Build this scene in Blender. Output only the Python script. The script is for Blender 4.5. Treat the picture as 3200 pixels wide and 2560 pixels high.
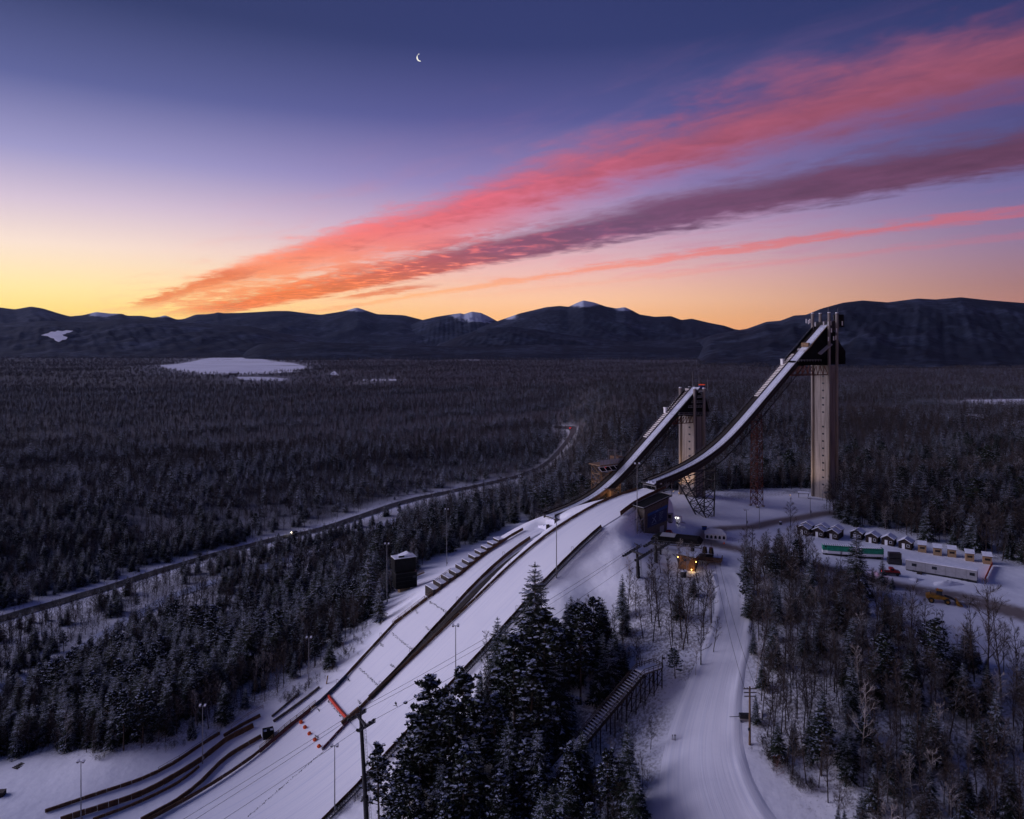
import bpy, math, random
import numpy as np
from mathutils import Matrix, Vector
random.seed(7)
RNG = np.random.default_rng(11)
for o in list(bpy.data.objects): bpy.data.objects.remove(o)
SC = bpy.context.scene
COL = SC.collection
R = math.radians
# ------------------------------------------------------------------ camera
FPX, HZ = 2300.0, 1060.0            # focal length and horizon row, in pixels of a 3200 x 2560 frame
cam = bpy.data.cameras.new('camera'); camo = bpy.data.objects.new('camera', cam); COL.objects.link(camo)
cam.sensor_width = 36.0; cam.lens = 36.0*FPX/3200.0
cam.shift_y = -(1280.0-HZ)/3200.0
cam.clip_start = 1.0; cam.clip_end = 60000.0
camo.location = (0, 0, 0); camo.rotation_euler = (R(90), 0, 0)
SC.camera = camo
# ------------------------------------------------------------------ exposure
SC.render.engine = 'CYCLES'
SC.view_settings.view_transform = 'Standard'; SC.view_settings.look = 'None'
SC.view_settings.exposure = 0.0; SC.view_settings.gamma = 1.0
SC.view_settings.use_curve_mapping = False
SC.cycles.use_denoising = True; SC.cycles.use_adaptive_sampling = True; SC.cycles.adaptive_threshold = .02
SC.cycles.max_bounces = 4; SC.cycles.diffuse_bounces = 2; SC.cycles.transparent_max_bounces = 4
# ------------------------------------------------------------------ sky
SUN_AZ = R(-80.0)                    # measured from straight ahead (+Y), negative to the left
SUN_EL = R(7.0)
def lin(c):
    return tuple(((v/255)/12.92 if v <= 10 else (((v/255)+.055)/1.055)**2.4) for v in c) + (1.0,)
class NT:
    """small helper to write node trees"""
    def __init__(s, tree): s.t = tree; s.n = tree.nodes; s.l = tree.links
    def node(s, typ, **kw):
        n = s.n.new(typ)
        for k, v in kw.items(): setattr(n, k, v)
        return n
    def inp(s, n, i, v):
        if v is None: return
        if isinstance(v, bpy.types.NodeSocket): s.l.new(v, n.inputs[i])
        else: n.inputs[i].default_value = v
    def m(s, op, a, b=None, c=None, clamp=False):
        n = s.node('ShaderNodeMath', operation=op); n.use_clamp = clamp
        s.inp(n, 0, a); s.inp(n, 1, b); s.inp(n, 2, c); return n.outputs[0]
    def vm(s, op, a, b=None):
        n = s.node('ShaderNodeVectorMath', operation=op); s.inp(n, 0, a); s.inp(n, 1, b)
        return n.outputs['Value'] if op in ('DOT_PRODUCT', 'LENGTH') else n.outputs[0]
    def ramp(s, f, stops, interp='LINEAR'):
        n = s.node('ShaderNodeValToRGB'); n.color_ramp.interpolation = interp
        e = n.color_ramp.elements
        while len(e) < len(stops): e.new(0.5)
        for el, (p, c) in zip(e, stops): el.position = p; el.color = c
        s.inp(n, 0, f); return n.outputs[0]
    def smooth(s, x, a, b):
        n = s.node('ShaderNodeMapRange', interpolation_type='SMOOTHSTEP')
        s.inp(n, 0, x); n.inputs[1].default_value = a; n.inputs[2].default_value = b
        n.inputs[3].default_value = 0; n.inputs[4].default_value = 1; return n.outputs[0]
    def mix(s, f, a, b, blend='MIX'):
        n = s.node('ShaderNodeMix', data_type='RGBA', blend_type=blend)
        s.inp(n, 0, f); s.inp(n, 6, a); s.inp(n, 7, b); return n.outputs[2]
    def noise(s, vec, scale, detail=3, rough=.5, dist=0.0):
        n = s.node('ShaderNodeTexNoise'); s.inp(n, 'Vector', vec)
        n.inputs['Scale'].default_value = scale; n.inputs['Detail'].default_value = detail
        n.inputs['Roughness'].default_value = rough; n.inputs['Distortion'].default_value = dist
        return n.outputs[0]
    def comb(s, x, y, z):
        n = s.node('ShaderNodeCombineXYZ'); s.inp(n, 0, x); s.inp(n, 1, y); s.inp(n, 2, z); return n.outputs[0]
world = bpy.data.worlds.new('World'); SC.world = world; world.use_nodes = True
def build_sky():
    w = NT(world.node_tree); w.n.clear()
    d = w.vm('NORMALIZE', w.node('ShaderNodeTexCoord').outputs['Generated'])
    sx = w.node('ShaderNodeSeparateXYZ'); w.l.new(d, sx.inputs[0])
    x, y, z = sx.outputs
    horiz = w.vm('NORMALIZE', w.comb(x, y, 0.0))
    az = w.vm('DOT_PRODUCT', horiz, (math.sin(SUN_AZ), math.cos(SUN_AZ), 0))
    wob = w.noise(d, 2.2, 1)
    u = w.m('ADD', az, w.m('MULTIPLY', w.m('SUBTRACT', wob, .5), .10))
    t1 = w.smooth(u, -.60, .16); t2 = w.smooth(u, .12, .82)
    e = w.m('MULTIPLY', w.m('MAXIMUM', z, 0.0), 1.6)       # z 0..0.62 fills the ramp
    def sky_ramp(stops): return w.ramp(e, [(p*1.6, lin(c)) for p, c in stops])
    sunward = sky_ramp([(0.0, (255, 212, 90)), (.030, (254, 222, 118)), (.060, (252, 228, 158)), (.11, (246, 224, 206)), (.16, (214, 196, 214)), (.215, (160, 156, 202)), (.29, (96, 102, 156)), (.38, (54, 63, 108)), (.62, (38, 46, 90))])
    middle = sky_ramp([(0.0, (252, 172, 96)), (.030, (250, 186, 124)), (.052, (246, 192, 152)), (.09, (232, 182, 174)), (.145, (200, 166, 192)), (.205, (148, 132, 186)), (.285, (90, 90, 150)), (.37, (54, 62, 114)), (.62, (37, 46, 90))])
    away = sky_ramp([(0.0, (178, 112, 92)), (.030, (164, 108, 100)), (.060, (142, 100, 108)), (.11, (120, 102, 140)), (.17, (92, 94, 150)), (.25, (60, 68, 126)), (.34, (46, 56, 108)), (.43, (34, 44, 92)), (.62, (30, 39, 84))])
    col = w.mix(t2, w.mix(t1, away, middle), sunward)
    # streaks of altocumulus lying in one flat layer, all running the same way, so that they meet at the horizon
    hh = w.m('ADD', z, 0.05)
    px = w.m('DIVIDE', x, hh); py = w.m('DIVIDE', y, hh)
    A = R(-41.0)
    along = w.m('ADD', w.m('MULTIPLY', px, math.sin(A)), w.m('MULTIPLY', py, math.cos(A)))
    cross = w.m('SUBTRACT', w.m('MULTIPLY', px, math.cos(A)), w.m('MULTIPLY', py, math.sin(A)))
    broad = w.noise(w.comb(w.m('MULTIPLY', along, .16), cross, 1.7), .8, 2, .55)
    fine = w.noise(w.comb(w.m('MULTIPLY', along, .42), cross, 4.1), 3.4, 4, .62, .3)
    puff = w.noise(w.comb(w.m('MULTIPLY', along, .9), cross, 9.3), 6.0, 3, .6, .4)
    cw = w.m('ADD', cross, w.m('MULTIPLY', w.m('SUBTRACT', broad, .5), .55))
    cw = w.m('ADD', cw, w.m('MULTIPLY', w.m('SUBTRACT', fine, .5), .62))
    cw = w.m('ADD', cw, w.m('MULTIPLY', w.m('SUBTRACT', puff, .5), .34))
    def band(c0, c1, s0, s1, v=None):
        v = cw if v is None else v
        return w.m('MULTIPLY', w.smooth(v, c0-s0, c0+s0), w.m('SUBTRACT', 1.0, w.smooth(v, c1-s1, c1+s1)))
    def gate(a0, a1, b0=None, b1=None):
        g = w.smooth(along, a0, a1)
        if b0 is not None: g = w.m('MULTIPLY', g, w.m('SUBTRACT', 1.0, w.smooth(along, b0, b1)))
        return g
    pink = w.m('MULTIPLY', band(2.34, 3.00, .17, .24), w.m('SUBTRACT', 1.0, w.smooth(along, 5.4, 9.6)))
    core = band(2.55, 2.85, .16, .22)
    dark = w.m('MULTIPLY', band(3.36, 4.16, .30, .15), w.m('SUBTRACT', 1.0, w.smooth(along, 10.0, 13.0)))
    thin = w.m('MULTIPLY', band(4.98, 5.24, .12, .12), gate(-.4, 2.0, 9.0, 13.0))
    wisp = w.m('MULTIPLY', band(5.75, 5.95, .16, .16), gate(-4.0, -1.0, 4.0, 8.0))
    top = w.m('MULTIPLY', band(2.00, 2.16, .11, .11), w.m('SUBTRACT', 1.0, w.smooth(along, -1.2, 1.0)))
    veil = w.m('MULTIPLY', w.m('MULTIPLY', w.smooth(fine, .42, .72), band(2.1, 6.2, .5, .8)), gate(-2.0, 4.0))
    fill = w.m('MULTIPLY', w.m('MULTIPLY', band(2.62, 3.72, .3, .3), gate(2.6, 4.6, 9.5, 12.0)), w.smooth(w.m('ADD', fine, w.m('MULTIPLY', puff, .5)), .52, .86))
    bits = w.m('ADD', w.m('MULTIPLY', band(2.50, 2.74, .10, .10), gate(6.2, 7.2, 9.8, 11.6)), w.m('MULTIPLY', band(4.42, 4.74, .12, .12), gate(6.4, 7.1, 8.0, 8.8)))
    # the low glow reaches the streaks' far ends first: colour by how near the sunset they lie
    nr = w.smooth(along, 0.5, 8.5)
    c_pink = w.ramp(nr, [(0.0, lin((146, 78, 100))), (.12, lin((182, 88, 110))), (.30, lin((222, 100, 116))), (.5, lin((236, 112, 112))), (.75, lin((244, 128, 92))), (1.0, lin((238, 122, 62)))])
    c_dark = w.ramp(nr, [(0.0, lin((100, 58, 84))), (.30, lin((106, 66, 102))), (.52, lin((134, 72, 98))), (.72, lin((186, 84, 78))), (1.0, lin((228, 112, 52)))])
    c_thin = w.ramp(nr, [(0.0, lin((190, 96, 116))), (.4, lin((232, 132, 122))), (1.0, lin((250, 178, 120)))])
    c_veil = w.ramp(nr, [(0.0, lin((150, 104, 150))), (.5, lin((226, 150, 160))), (1.0, lin((250, 186, 140)))])
    lumps = w.m('ADD', .30, w.m('MULTIPLY', w.m('ADD', fine, w.m('MULTIPLY', puff, .8)), .80))
    pinkc = w.mix(1.0, c_pink, w.comb(lumps, lumps, lumps), 'MULTIPLY')
    darkc = w.mix(w.m('MULTIPLY', w.smooth(puff, .48, .70), w.smooth(nr, .15, .8)), c_dark, c_pink)
    darkc = w.mix(1.0, darkc, w.comb(lumps, lumps, lumps), 'MULTIPLY')
    col = w.mix(w.m('MULTIPLY', veil, .42), col, c_veil)
    col = w.mix(w.m('MULTIPLY', top, .34), col, c_pink)
    col = w.mix(w.m('MULTIPLY', wisp, .35), col, c_thin)
    col = w.mix(w.m('MULTIPLY', thin, .80), col, c_thin)
    col = w.mix(w.m('MULTIPLY', pink, w.m('ADD', .62, w.m('MULTIPLY', core, .32))), col, pinkc)
    col = w.mix(w.m('MULTIPLY', fill, .80), col, w.mix(.25, c_pink, c_thin))
    col = w.mix(w.m('MULTIPLY', dark, .92), col, darkc)
    col = w.mix(w.m('MULTIPLY', bits, .75), col, c_dark)
    lift = w.m('ADD', 1.0, w.m('MULTIPLY', w.m('SUBTRACT', 1.0, w.smooth(z, .03, .22)), .16))   # the air in front of the horizon takes some of its glow
    col = w.mix(1.0, col, w.comb(lift, lift, lift), 'MULTIPLY')
    # a little of the physical twilight sky on top
    sk = w.node('ShaderNodeTexSky', sky_type='NISHITA'); sk.sun_disc = False
    sk.sun_elevation = R(1.0); sk.sun_rotation = SUN_AZ; sk.altitude = 600
    bg = w.node('ShaderNodeBackground'); w.l.new(col, bg.inputs[0]); bg.inputs[1].default_value = 1.0
    bg2 = w.node('ShaderNodeBackground'); w.l.new(sk.outputs[0], bg2.inputs[0]); bg2.inputs[1].default_value = 0.006
    add = w.node('ShaderNodeAddShader'); w.l.new(bg.outputs[0], add.inputs[0]); w.l.new(bg2.outputs[0], add.inputs[1])
    out = w.node('ShaderNodeOutputWorld'); w.l.new(add.outputs[0], out.inputs[0])
build_sky()
world.cycles.sampling_method = 'MANUAL'; world.cycles.sample_map_resolution = 256
# ------------------------------------------------------------------ last low light from the left
sun = bpy.data.lights.new('sun', 'SUN'); suno = bpy.data.objects.new('sun', sun); COL.objects.link(suno)
sun.energy = 2.9; sun.angle = R(42.0); sun.color = (.79, .73, 1.0)
_sd = Vector((math.sin(SUN_AZ)*math.cos(SUN_EL+R(8)), math.cos(SUN_AZ)*math.cos(SUN_EL+R(8)), math.sin(SUN_EL+R(8))))
suno.rotation_euler = _sd.to_track_quat('Z', 'Y').to_euler()

# ================================================================== materials
MATS = {}
def mat(name, col, rough=.8, var=.25, scale=1.0, bump=.0, bscale=8.0, metal=0.0, col2=None, coords='Object', spec=.3):
    if name in MATS: return MATS[name]
    m = bpy.data.materials.new(name); m.use_nodes = True; MATS[name] = m
    t = NT(m.node_tree); b = m.node_tree.nodes['Principled BSDF']
    b.inputs['Roughness'].default_value = rough; b.inputs['Metallic'].default_value = metal
    b.inputs['Specular IOR Level'].default_value = spec
    tc = t.node('ShaderNodeNewGeometry').outputs['Position'] if coords == 'World' else t.node('ShaderNodeTexCoord').outputs['Object']
    n = t.noise(tc, scale, 3, .6)
    c1 = tuple(col)+(1,); c2 = (tuple(col2)+(1,)) if col2 else tuple(v*(1-var) for v in col)+(1,)
    c0 = c1 if col2 else tuple(min(1, v*(1+var*.6)) for v in col)+(1,)
    t.l.new(t.ramp(n, [(.32, c0), (.68, c2)]), b.inputs['Base Color'])
    if bump:
        bn = t.node('ShaderNodeBump'); bn.inputs['Strength'].default_value = bump; bn.inputs['Distance'].default_value = .1
        t.l.new(t.noise(tc, bscale, 4), bn.inputs['Height']); t.l.new(bn.outputs[0], b.inputs['Normal'])
    return m
def emit(name, col, strength):
    if name in MATS: return MATS[name]
    m = bpy.data.materials.new(name); m.use_nodes = True; MATS[name] = m
    t = NT(m.node_tree); t.n.clear()
    e = t.node('ShaderNodeEmission'); e.inputs[0].default_value = tuple(col)+(1,); e.inputs[1].default_value = strength
    o = t.node('ShaderNodeOutputMaterial'); t.l.new(e.outputs[0], o.inputs[0]); return m
M_SNOW = mat('snow', (.80, .82, .87), .65, .06, .35, .25, 1.2, coords='World')
M_ROOFSNOW = mat('roof_snow', (.76, .79, .86), .7, .12, .8, .3, 3)
M_BROWN = mat('brown_board', (.105, .055, .030), .8, .45, 1.2, .3, 6)
M_DWOOD = mat('dark_wood', (.030, .022, .018), .8, .4, 1.5, .3, 8)
M_TIMBER = mat('timber', (.20, .125, .07), .8, .35, 1.5, .3, 8)
M_GREYWOOD = mat('grey_wood', (.10, .085, .075), .85, .35, 2, .3, 8)
M_BLACK = mat('black_cladding', (.009, .009, .010), .8, .35, .8, .1, 6, spec=.08)
M_STEEL = mat('grey_steel', (.20, .20, .22), .5, .25, 2, metal=.4)
M_DSTEEL = mat('dark_steel', (.035, .035, .04), .5, .3, 2, metal=.3)
M_RUST = mat('rusty_steel', (.10, .030, .020), .75, .45, 1.2)
M_WHITE = mat('white_paint', (.75, .75, .76), .5, .1, 2)
M_GLASS = mat('dark_glass', (.02, .022, .03), .15, .2, 1, spec=.6)
M_RED = mat('red_paint', (.30, .018, .016), .5, .4, 2)
M_YELLOW = mat('machine_yellow', (.30, .145, .015), .6, .45, 2)
M_RUBBER = mat('tyre_rubber', (.02, .02, .02), .9, .2, 3)
M_GREEN = mat('green_paint', (.02, .25, .15), .5, .3, 1)
M_GREY = mat('grey_panel', (.30, .30, .32), .6, .15, .7)
M_TAN = mat('tan_siding', (.33, .22, .12), .8, .25, 1.2)
M_ORANGE = mat('orange_plastic', (.75, .10, .02), .6, .2, 3)
M_BARK = mat('bark', (.075, .058, .050), .9, .4, 3)
M_BLUE = mat('blue_paint', (.02, .06, .25), .5, .2, 2)
M_TRACK = mat('track_snow', (.62, .65, .74), .6, .14, .9, .25, 3)
def concrete():
    m = bpy.data.materials.new('concrete'); m.use_nodes = True
    t = NT(m.node_tree); b = t.n['Principled BSDF']; b.inputs['Roughness'].default_value = .85
    pos = t.node('ShaderNodeNewGeometry').outputs['Position']
    sp = t.node('ShaderNodeSeparateXYZ'); t.l.new(pos, sp.inputs[0])
    streak = t.noise(t.comb(t.m('MULTIPLY', sp.outputs[0], 1.0), t.m('MULTIPLY', sp.outputs[1], 1.0), t.m('MULTIPLY', sp.outputs[2], .045)), 1.3, 5, .6)
    blotch = t.noise(pos, .16, 4, .6)
    lift = t.m('FRACT', t.m('MULTIPLY', sp.outputs[2], 1/2.4))
    joint = t.m('LESS_THAN', lift, .045)
    c = t.ramp(streak, [(.3, (.27, .235, .21, 1)), (.5, (.20, .172, .155, 1)), (.66, (.105, .088, .078, 1))])
    c = t.mix(t.m('MULTIPLY', t.smooth(blotch, .5, .75), .5), c, (.17, .14, .12, 1))
    c = t.mix(t.m('MULTIPLY', joint, .35), c, (.12, .10, .09, 1))
    t.l.new(c, b.inputs['Base Color']); return m
M_CONC = concrete()
def needles():
    m = bpy.data.materials.new('needles'); m.use_nodes = True
    t = NT(m.node_tree); b = t.n['Principled BSDF']; b.inputs['Roughness'].default_value = .8
    b.inputs['Specular IOR Level'].default_value = .15
    oi = t.node('ShaderNodeObjectInfo').outputs['Random']
    n = t.noise(t.node('ShaderNodeNewGeometry').outputs['Position'], .8, 3)
    c = t.ramp(n, [(.3, (.014, .024, .017, 1)), (.7, (.034, .045, .030, 1))])
    c = t.mix(t.m('MULTIPLY', oi, .5), c, (.030, .032, .024, 1))
    t.l.new(c, b.inputs['Base Color']); return m
M_NEEDLE = needles()
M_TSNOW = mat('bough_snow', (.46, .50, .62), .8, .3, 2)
def twigs(name, c1, c2, snow):
    """bark with snow lying on the upper side of the limbs"""
    m = bpy.data.materials.new(name); m.use_nodes = True
    t = NT(m.node_tree); b = t.n['Principled BSDF']; b.inputs['Roughness'].default_value = .9
    b.inputs['Specular IOR Level'].default_value = .1
    g = t.node('ShaderNodeNewGeometry')
    n = t.noise(g.outputs['Position'], 1.1, 3)
    sp = t.node('ShaderNodeSeparateXYZ'); t.l.new(g.outputs['Normal'], sp.inputs[0])
    up = t.m('MULTIPLY', t.smooth(sp.outputs[2], .35, .8), t.smooth(n, .42, .6))
    oi = t.node('ShaderNodeObjectInfo').outputs['Random']
    c = t.mix(oi, c1+(1,), c2+(1,))
    c = t.mix(t.m('MULTIPLY', up, snow), c, (.55, .57, .65, 1))
    t.l.new(c, b.inputs['Base Color']); return m
M_TWIG = twigs('twig_bark', (.034, .027, .026), (.054, .040, .036), .45)
M_BIRCH = twigs('birch_bark', (.34, .31, .30), (.26, .23, .22), .5)
M_RUSSET = twigs('russet_leaves', (.12, .045, .03), (.10, .04, .03), .25)
def ground_mat():
    m = bpy.data.materials.new('snowy_ground'); m.use_nodes = True
    t = NT(m.node_tree); b = t.n['Principled BSDF']; b.inputs['Roughness'].default_value = .7
    b.inputs['Specular IOR Level'].default_value = .15
    pos = t.node('ShaderNodeNewGeometry').outputs['Position']
    at = t.node('ShaderNodeAttribute', attribute_name='forest').outputs['Fac']
    di = t.node('ShaderNodeAttribute', attribute_name='dirt').outputs['Fac']
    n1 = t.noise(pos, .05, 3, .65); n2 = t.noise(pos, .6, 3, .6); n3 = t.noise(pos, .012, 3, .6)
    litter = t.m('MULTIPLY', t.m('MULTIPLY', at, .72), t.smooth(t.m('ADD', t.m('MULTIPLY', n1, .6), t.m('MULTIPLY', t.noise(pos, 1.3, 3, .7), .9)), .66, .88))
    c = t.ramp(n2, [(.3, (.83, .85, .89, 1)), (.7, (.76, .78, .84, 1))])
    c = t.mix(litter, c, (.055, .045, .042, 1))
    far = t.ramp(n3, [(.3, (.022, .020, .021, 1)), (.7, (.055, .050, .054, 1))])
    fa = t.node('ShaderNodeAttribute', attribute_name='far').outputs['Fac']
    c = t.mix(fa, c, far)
    dm = t.m('MULTIPLY', di, t.smooth(t.m('ADD', n1, t.m('MULTIPLY', n2, .6)), .42, .72))
    c = t.mix(dm, c, (.20, .165, .15, 1))
    t.l.new(c, b.inputs['Base Color'])
    bn = t.node('ShaderNodeBump'); bn.inputs['Strength'].default_value = .38; bn.inputs['Distance'].default_value = .7
    t.l.new(t.noise(pos, .25, 3, .5), bn.inputs['Height']); t.l.new(bn.outputs[0], b.inputs['Normal'])
    return m
M_GROUND = ground_mat()
def slope_mat():
    """groomed snow: faint ruts running down the hill"""
    m = bpy.data.materials.new('groomed_snow'); m.use_nodes = True
    t = NT(m.node_tree); b = t.n['Principled BSDF']; b.inputs['Roughness'].default_value = .6
    b.inputs['Specular IOR Level'].default_value = .2
    uv = t.node('ShaderNodeAttribute', attribute_name='sw').outputs['Vector']
    sp = t.node('ShaderNodeSeparateXYZ'); t.l.new(uv, sp.inputs[0])
    ruts = t.noise(t.comb(t.m('MULTIPLY', sp.outputs[0], .012), sp.outputs[1], 0.0), .85, 4, .7)
    fine = t.noise(uv, .5, 4, .6); pt = t.noise(uv, .07, 4, .55)
    c = t.ramp(ruts, [(.30, (.66, .69, .78, 1)), (.46, (.84, .85, .89, 1)), (.56, (.80, .82, .87, 1)), (.68, (.70, .73, .81, 1))])
    c = t.mix(t.m('MULTIPLY', t.smooth(pt, .5, .7), .18), c, (.66, .69, .78, 1))
    t.l.new(c, b.inputs['Base Color'])
    bn = t.node('ShaderNodeBump'); bn.inputs['Strength'].default_value = .32; bn.inputs['Distance'].default_value = .35
    t.l.new(t.m('ADD', t.m('MULTIPLY', ruts, 1.0), t.m('MULTIPLY', fine, .22)), bn.inputs['Height']); t.l.new(bn.outputs[0], b.inputs['Normal'])
    return m
M_SLOPE = slope_mat()

# ================================================================== mesh helpers
class MB:
    def __init__(s): s.v = []; s.f = []; s.mi = []; s.k = 0
    def add(s, vs, fs):
        b = len(s.v); s.v += [tuple(v) for v in vs]
        for q in fs: s.f.append(tuple(b+i for i in q)); s.mi.append(s.k)
        return s
    def hexa(s, p):            # 8 corners: bottom ring 0-3, top ring 4-7
        return s.add(p, [(3, 2, 1, 0), (4, 5, 6, 7), (0, 1, 5, 4), (1, 2, 6, 5), (2, 3, 7, 6), (3, 0, 4, 7)])
    def box(s, x0, x1, y0, y1, z0, z1):
        return s.hexa([(x0, y0, z0), (x1, y0, z0), (x1, y1, z0), (x0, y1, z0), (x0, y0, z1), (x1, y0, z1), (x1, y1, z1), (x0, y1, z1)])
    def beam(s, a, b, w=.2, h=None, up=(0, 0, 1)):
        h = w if h is None else h
        a, b = Vector(a), Vector(b); d = b-a
        if d.length < 1e-6: return s
        d.normalize(); u = Vector(up)
        sd = d.cross(u)
        if sd.length < 1e-3: sd = d.cross(Vector((1, 0, 0)))
        sd.normalize(); u = sd.cross(d)
        p = []
        for q in (a, b):
            for i, j in ((-1, -1), (1, -1), (1, 1), (-1, 1)): p.append(q+sd*(i*w/2)+u*(j*h/2))
        return s.add(p, [(0, 1, 2, 3), (7, 6, 5, 4), (0, 4, 5, 1), (1, 5, 6, 2), (2, 6, 7, 3), (3, 7, 4, 0)])
    def tube(s, a, b, r0, r1=None, n=8, cap=True):
        r1 = r0 if r1 is None else r1
        a, b = Vector(a), Vector(b); d = (b-a).normalized()
        x = d.cross(Vector((0, 0, 1)))
        if x.length < 1e-3: x = Vector((1, 0, 0))
        x.normalize(); y = d.cross(x)
        p = []
        for q, r in ((a, r0), (b, r1)):
            for i in range(n):
                an = 2*math.pi*i/n; p.append(q+x*(r*math.cos(an))+y*(r*math.sin(an)))
        fs = [(i, (i+1) % n, n+(i+1) % n, n+i) for i in range(n)]
        if cap: fs += [tuple(range(n-1, -1, -1)), tuple(range(n, 2*n))]
        return s.add(p, fs)
    def path(s, pts, r, n=6):
        for a, b in zip(pts[:-1], pts[1:]): s.tube(a, b, r, r, n)
        return s
    def prism(s, poly, off):   # polygon of 3-D points pushed along off
        n = len(poly); o = Vector(off)
        p = [Vector(q) for q in poly]+[Vector(q)+o for q in poly]
        return s.add(p, [tuple(range(n-1, -1, -1)), tuple(range(n, 2*n))]+[(i, (i+1) % n, n+(i+1) % n, n+i) for i in range(n)])
    def mesh(s, name, mats):
        me = bpy.data.meshes.new(name); me.from_pydata(s.v, [], s.f)
        for m in (mats if isinstance(mats, (list, tuple)) else [mats]): me.materials.append(m)
        if any(s.mi): me.polygons.foreach_set('material_index', s.mi)
        me.update(); return me
def link(name, data, parent=None, loc=(0, 0, 0), rz=0.0):
    o = bpy.data.objects.new(name, data); COL.objects.link(o)
    o.location = loc; o.rotation_euler = (0, 0, rz)
    if parent is not None: o.parent = parent
    return o
def tag(o, label=None, cat=None, group=None, kind=None):
    for k, v in (('label', label), ('category', cat), ('group', group), ('kind', kind)):
        if v: o[k] = v
    return o
def thing(name, label, cat, loc=(0, 0, 0), rz=0.0, group=None):
    return tag(link(name, None, None, loc, rz), label, cat, group)
def part(name, mb, mats, parent, smooth=False):
    """mb holds points in the thing's own frame"""
    o = link(name, mb.mesh(name, mats), parent)
    if smooth: o.data.polygons.foreach_set('use_smooth', [True]*len(o.data.polygons))
    return o
def wpart(name, mb, mats, parent, smooth=False):
    """mb holds points in the scene's frame; the thing is not turned"""
    l = parent.location; l = Vector(l)
    if parent.parent: l = l+parent.parent.location
    mb.v = [(v[0]-l.x, v[1]-l.y, v[2]-l.z) for v in mb.v]
    return part(name, mb, mats, parent, smooth)
def unit_box(name, m):
    """a board of unit size with a slightly worn, bevelled edge"""
    b = MB(); e = .04
    for z, k in ((-.5, 1-e), (-.5+e, 1), (.5-e, 1), (.5, 1-e)):
        for x, y in ((-1, -1), (1, -1), (1, 1), (-1, 1)): b.v.append((x*.5*k, y*.5*k, z))
    for r in range(3):
        for i in range(4): b.f.append((4*r+i, 4*r+(i+1) % 4, 4*r+4+(i+1) % 4, 4*r+4+i)); b.mi.append(0)
    b.f += [(3, 2, 1, 0), (12, 13, 14, 15)]; b.mi += [0, 0]
    return b.mesh(name, m)
UB = {}
def piece(name, parent, a, c, w, h, m, lift=0.0, up=(0, 0, 1)):
    """a board from a to c (scene points), w thick, h high: one object, shared mesh"""
    if m.name not in UB: UB[m.name] = unit_box('board_'+m.name, m)
    a, c = Vector(a), Vector(c); d = c-a; L = d.length; d.normalize(); u = Vector(up)
    sd = u.cross(d).normalized(); u = d.cross(sd)
    o = bpy.data.objects.new(name, UB[m.name]); COL.objects.link(o); o.parent = parent
    pl = Vector(parent.location)
    if parent.parent: pl = pl+parent.parent.location
    rot = Matrix((d, sd, u)).transposed().to_4x4()
    o.matrix_local = Matrix.Translation((a+c)/2+u*lift-pl) @ rot @ Matrix.Diagonal((L, w, h, 1))
    return o

# ================================================================== the lie of the land
def ray(px, py): return np.array([(px-1600.0)/FPX, 1.0, -(py-HZ)/FPX])
AZ = R(213.5)
U = np.array([math.cos(AZ), math.sin(AZ)]); N = np.array([-U[1], U[0]])   # downhill; across, towards the viewer
T0 = ray(2030, 1510)*300.0                                               # lip of the large take-off
def HP(s, w, z): p = T0[:2]+U*s+N*w; return Vector((p[0], p[1], T0[2]+z))
def SWof(x, y): dx, dy = x-T0[0], y-T0[1]; return dx*U[0]+dy*U[1], dx*N[0]+dy*N[1]
def VP(px, py, w):
    """where the line of sight meets the upright plane w = const of the hill frame"""
    r = ray(px, py); Y = (w+T0[:2]@N)/(r[:2]@N); P = Y*r
    return float((P[:2]-T0[:2])@U), float(P[2]-T0[2])
def VPW(px, py, w): s, z = VP(px, py, w); return HP(s, w, z)
_ss = np.linspace(-60, 420, 961)
def _integrate(ks, kt, s0, z0):
    t = np.interp(_ss, ks, kt); z = -np.concatenate([[0], np.cumsum((t[1:]+t[:-1])/2*.5)])
    return z-np.interp(s0, _ss, z)+z0
_ZL = _integrate([-60, 0, 75, 108, 185, 420], [.06, .16, .68, .68, .02, 0.0], 0, -3.0)
_ZS = _integrate([-60, 31, 78, 108, 185, 420], [.05, .14, .665, .665, .02, 0.0], 125, float(np.interp(125, _ss, _ZL)))
def profL(s): return np.interp(s, _ss, _ZL)
def profS(s): return np.interp(s, _ss, _ZS)
ZFLAT = float(profL(400))
def hit(px, py, pf):
    r = ray(px, py); Y = np.linspace(110, 420, 6201); P = Y[:, None]*r
    d = P[:, :2]-T0[:2]; s = d@U; w = d@N
    g = P[:, 2]-(T0[2]+pf(s)); k = np.where((g[:-1] > 0) & (g[1:] <= 0))[0]
    k = k[0]; return float(s[k]), float(w[k])
# side boards of the two landing hills, followed in the picture
LRp = [hit(*p, profL) for p in [(1880, 1648), (1745, 1776), (1620, 1912), (1500, 2046), (1372, 2180), (1200, 2368), (1015, 2560), (900, 2680)]]
LLp = [hit(*p, profL) for p in [(1997, 1530), (1878, 1572), (1693, 1687), (1500, 1862), (1249, 2097), (1137, 2205), (1090, 2252)]]
SLp = [hit(*p, profS) for p in [(1636, 1657), (1450, 1790), (1234, 1952), (1120, 2075), (1026, 2175), (900, 2276), (800, 2362), (631, 2474), (482, 2556), (380, 2620)]]
SRp = [hit(*p, profS) for p in [(1683, 1669), (1494, 1819), (1249, 2086), (1152, 2190), (1096, 2248)]]
def wof(pl, s):
    a = sorted(pl); return np.interp(s, [q[0] for q in a], [q[1] for q in a])
def G0(px, py, z): Y = -z*FPX/(py-HZ); r = ray(px, py)*Y; return (r[0], r[1], z)
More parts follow.
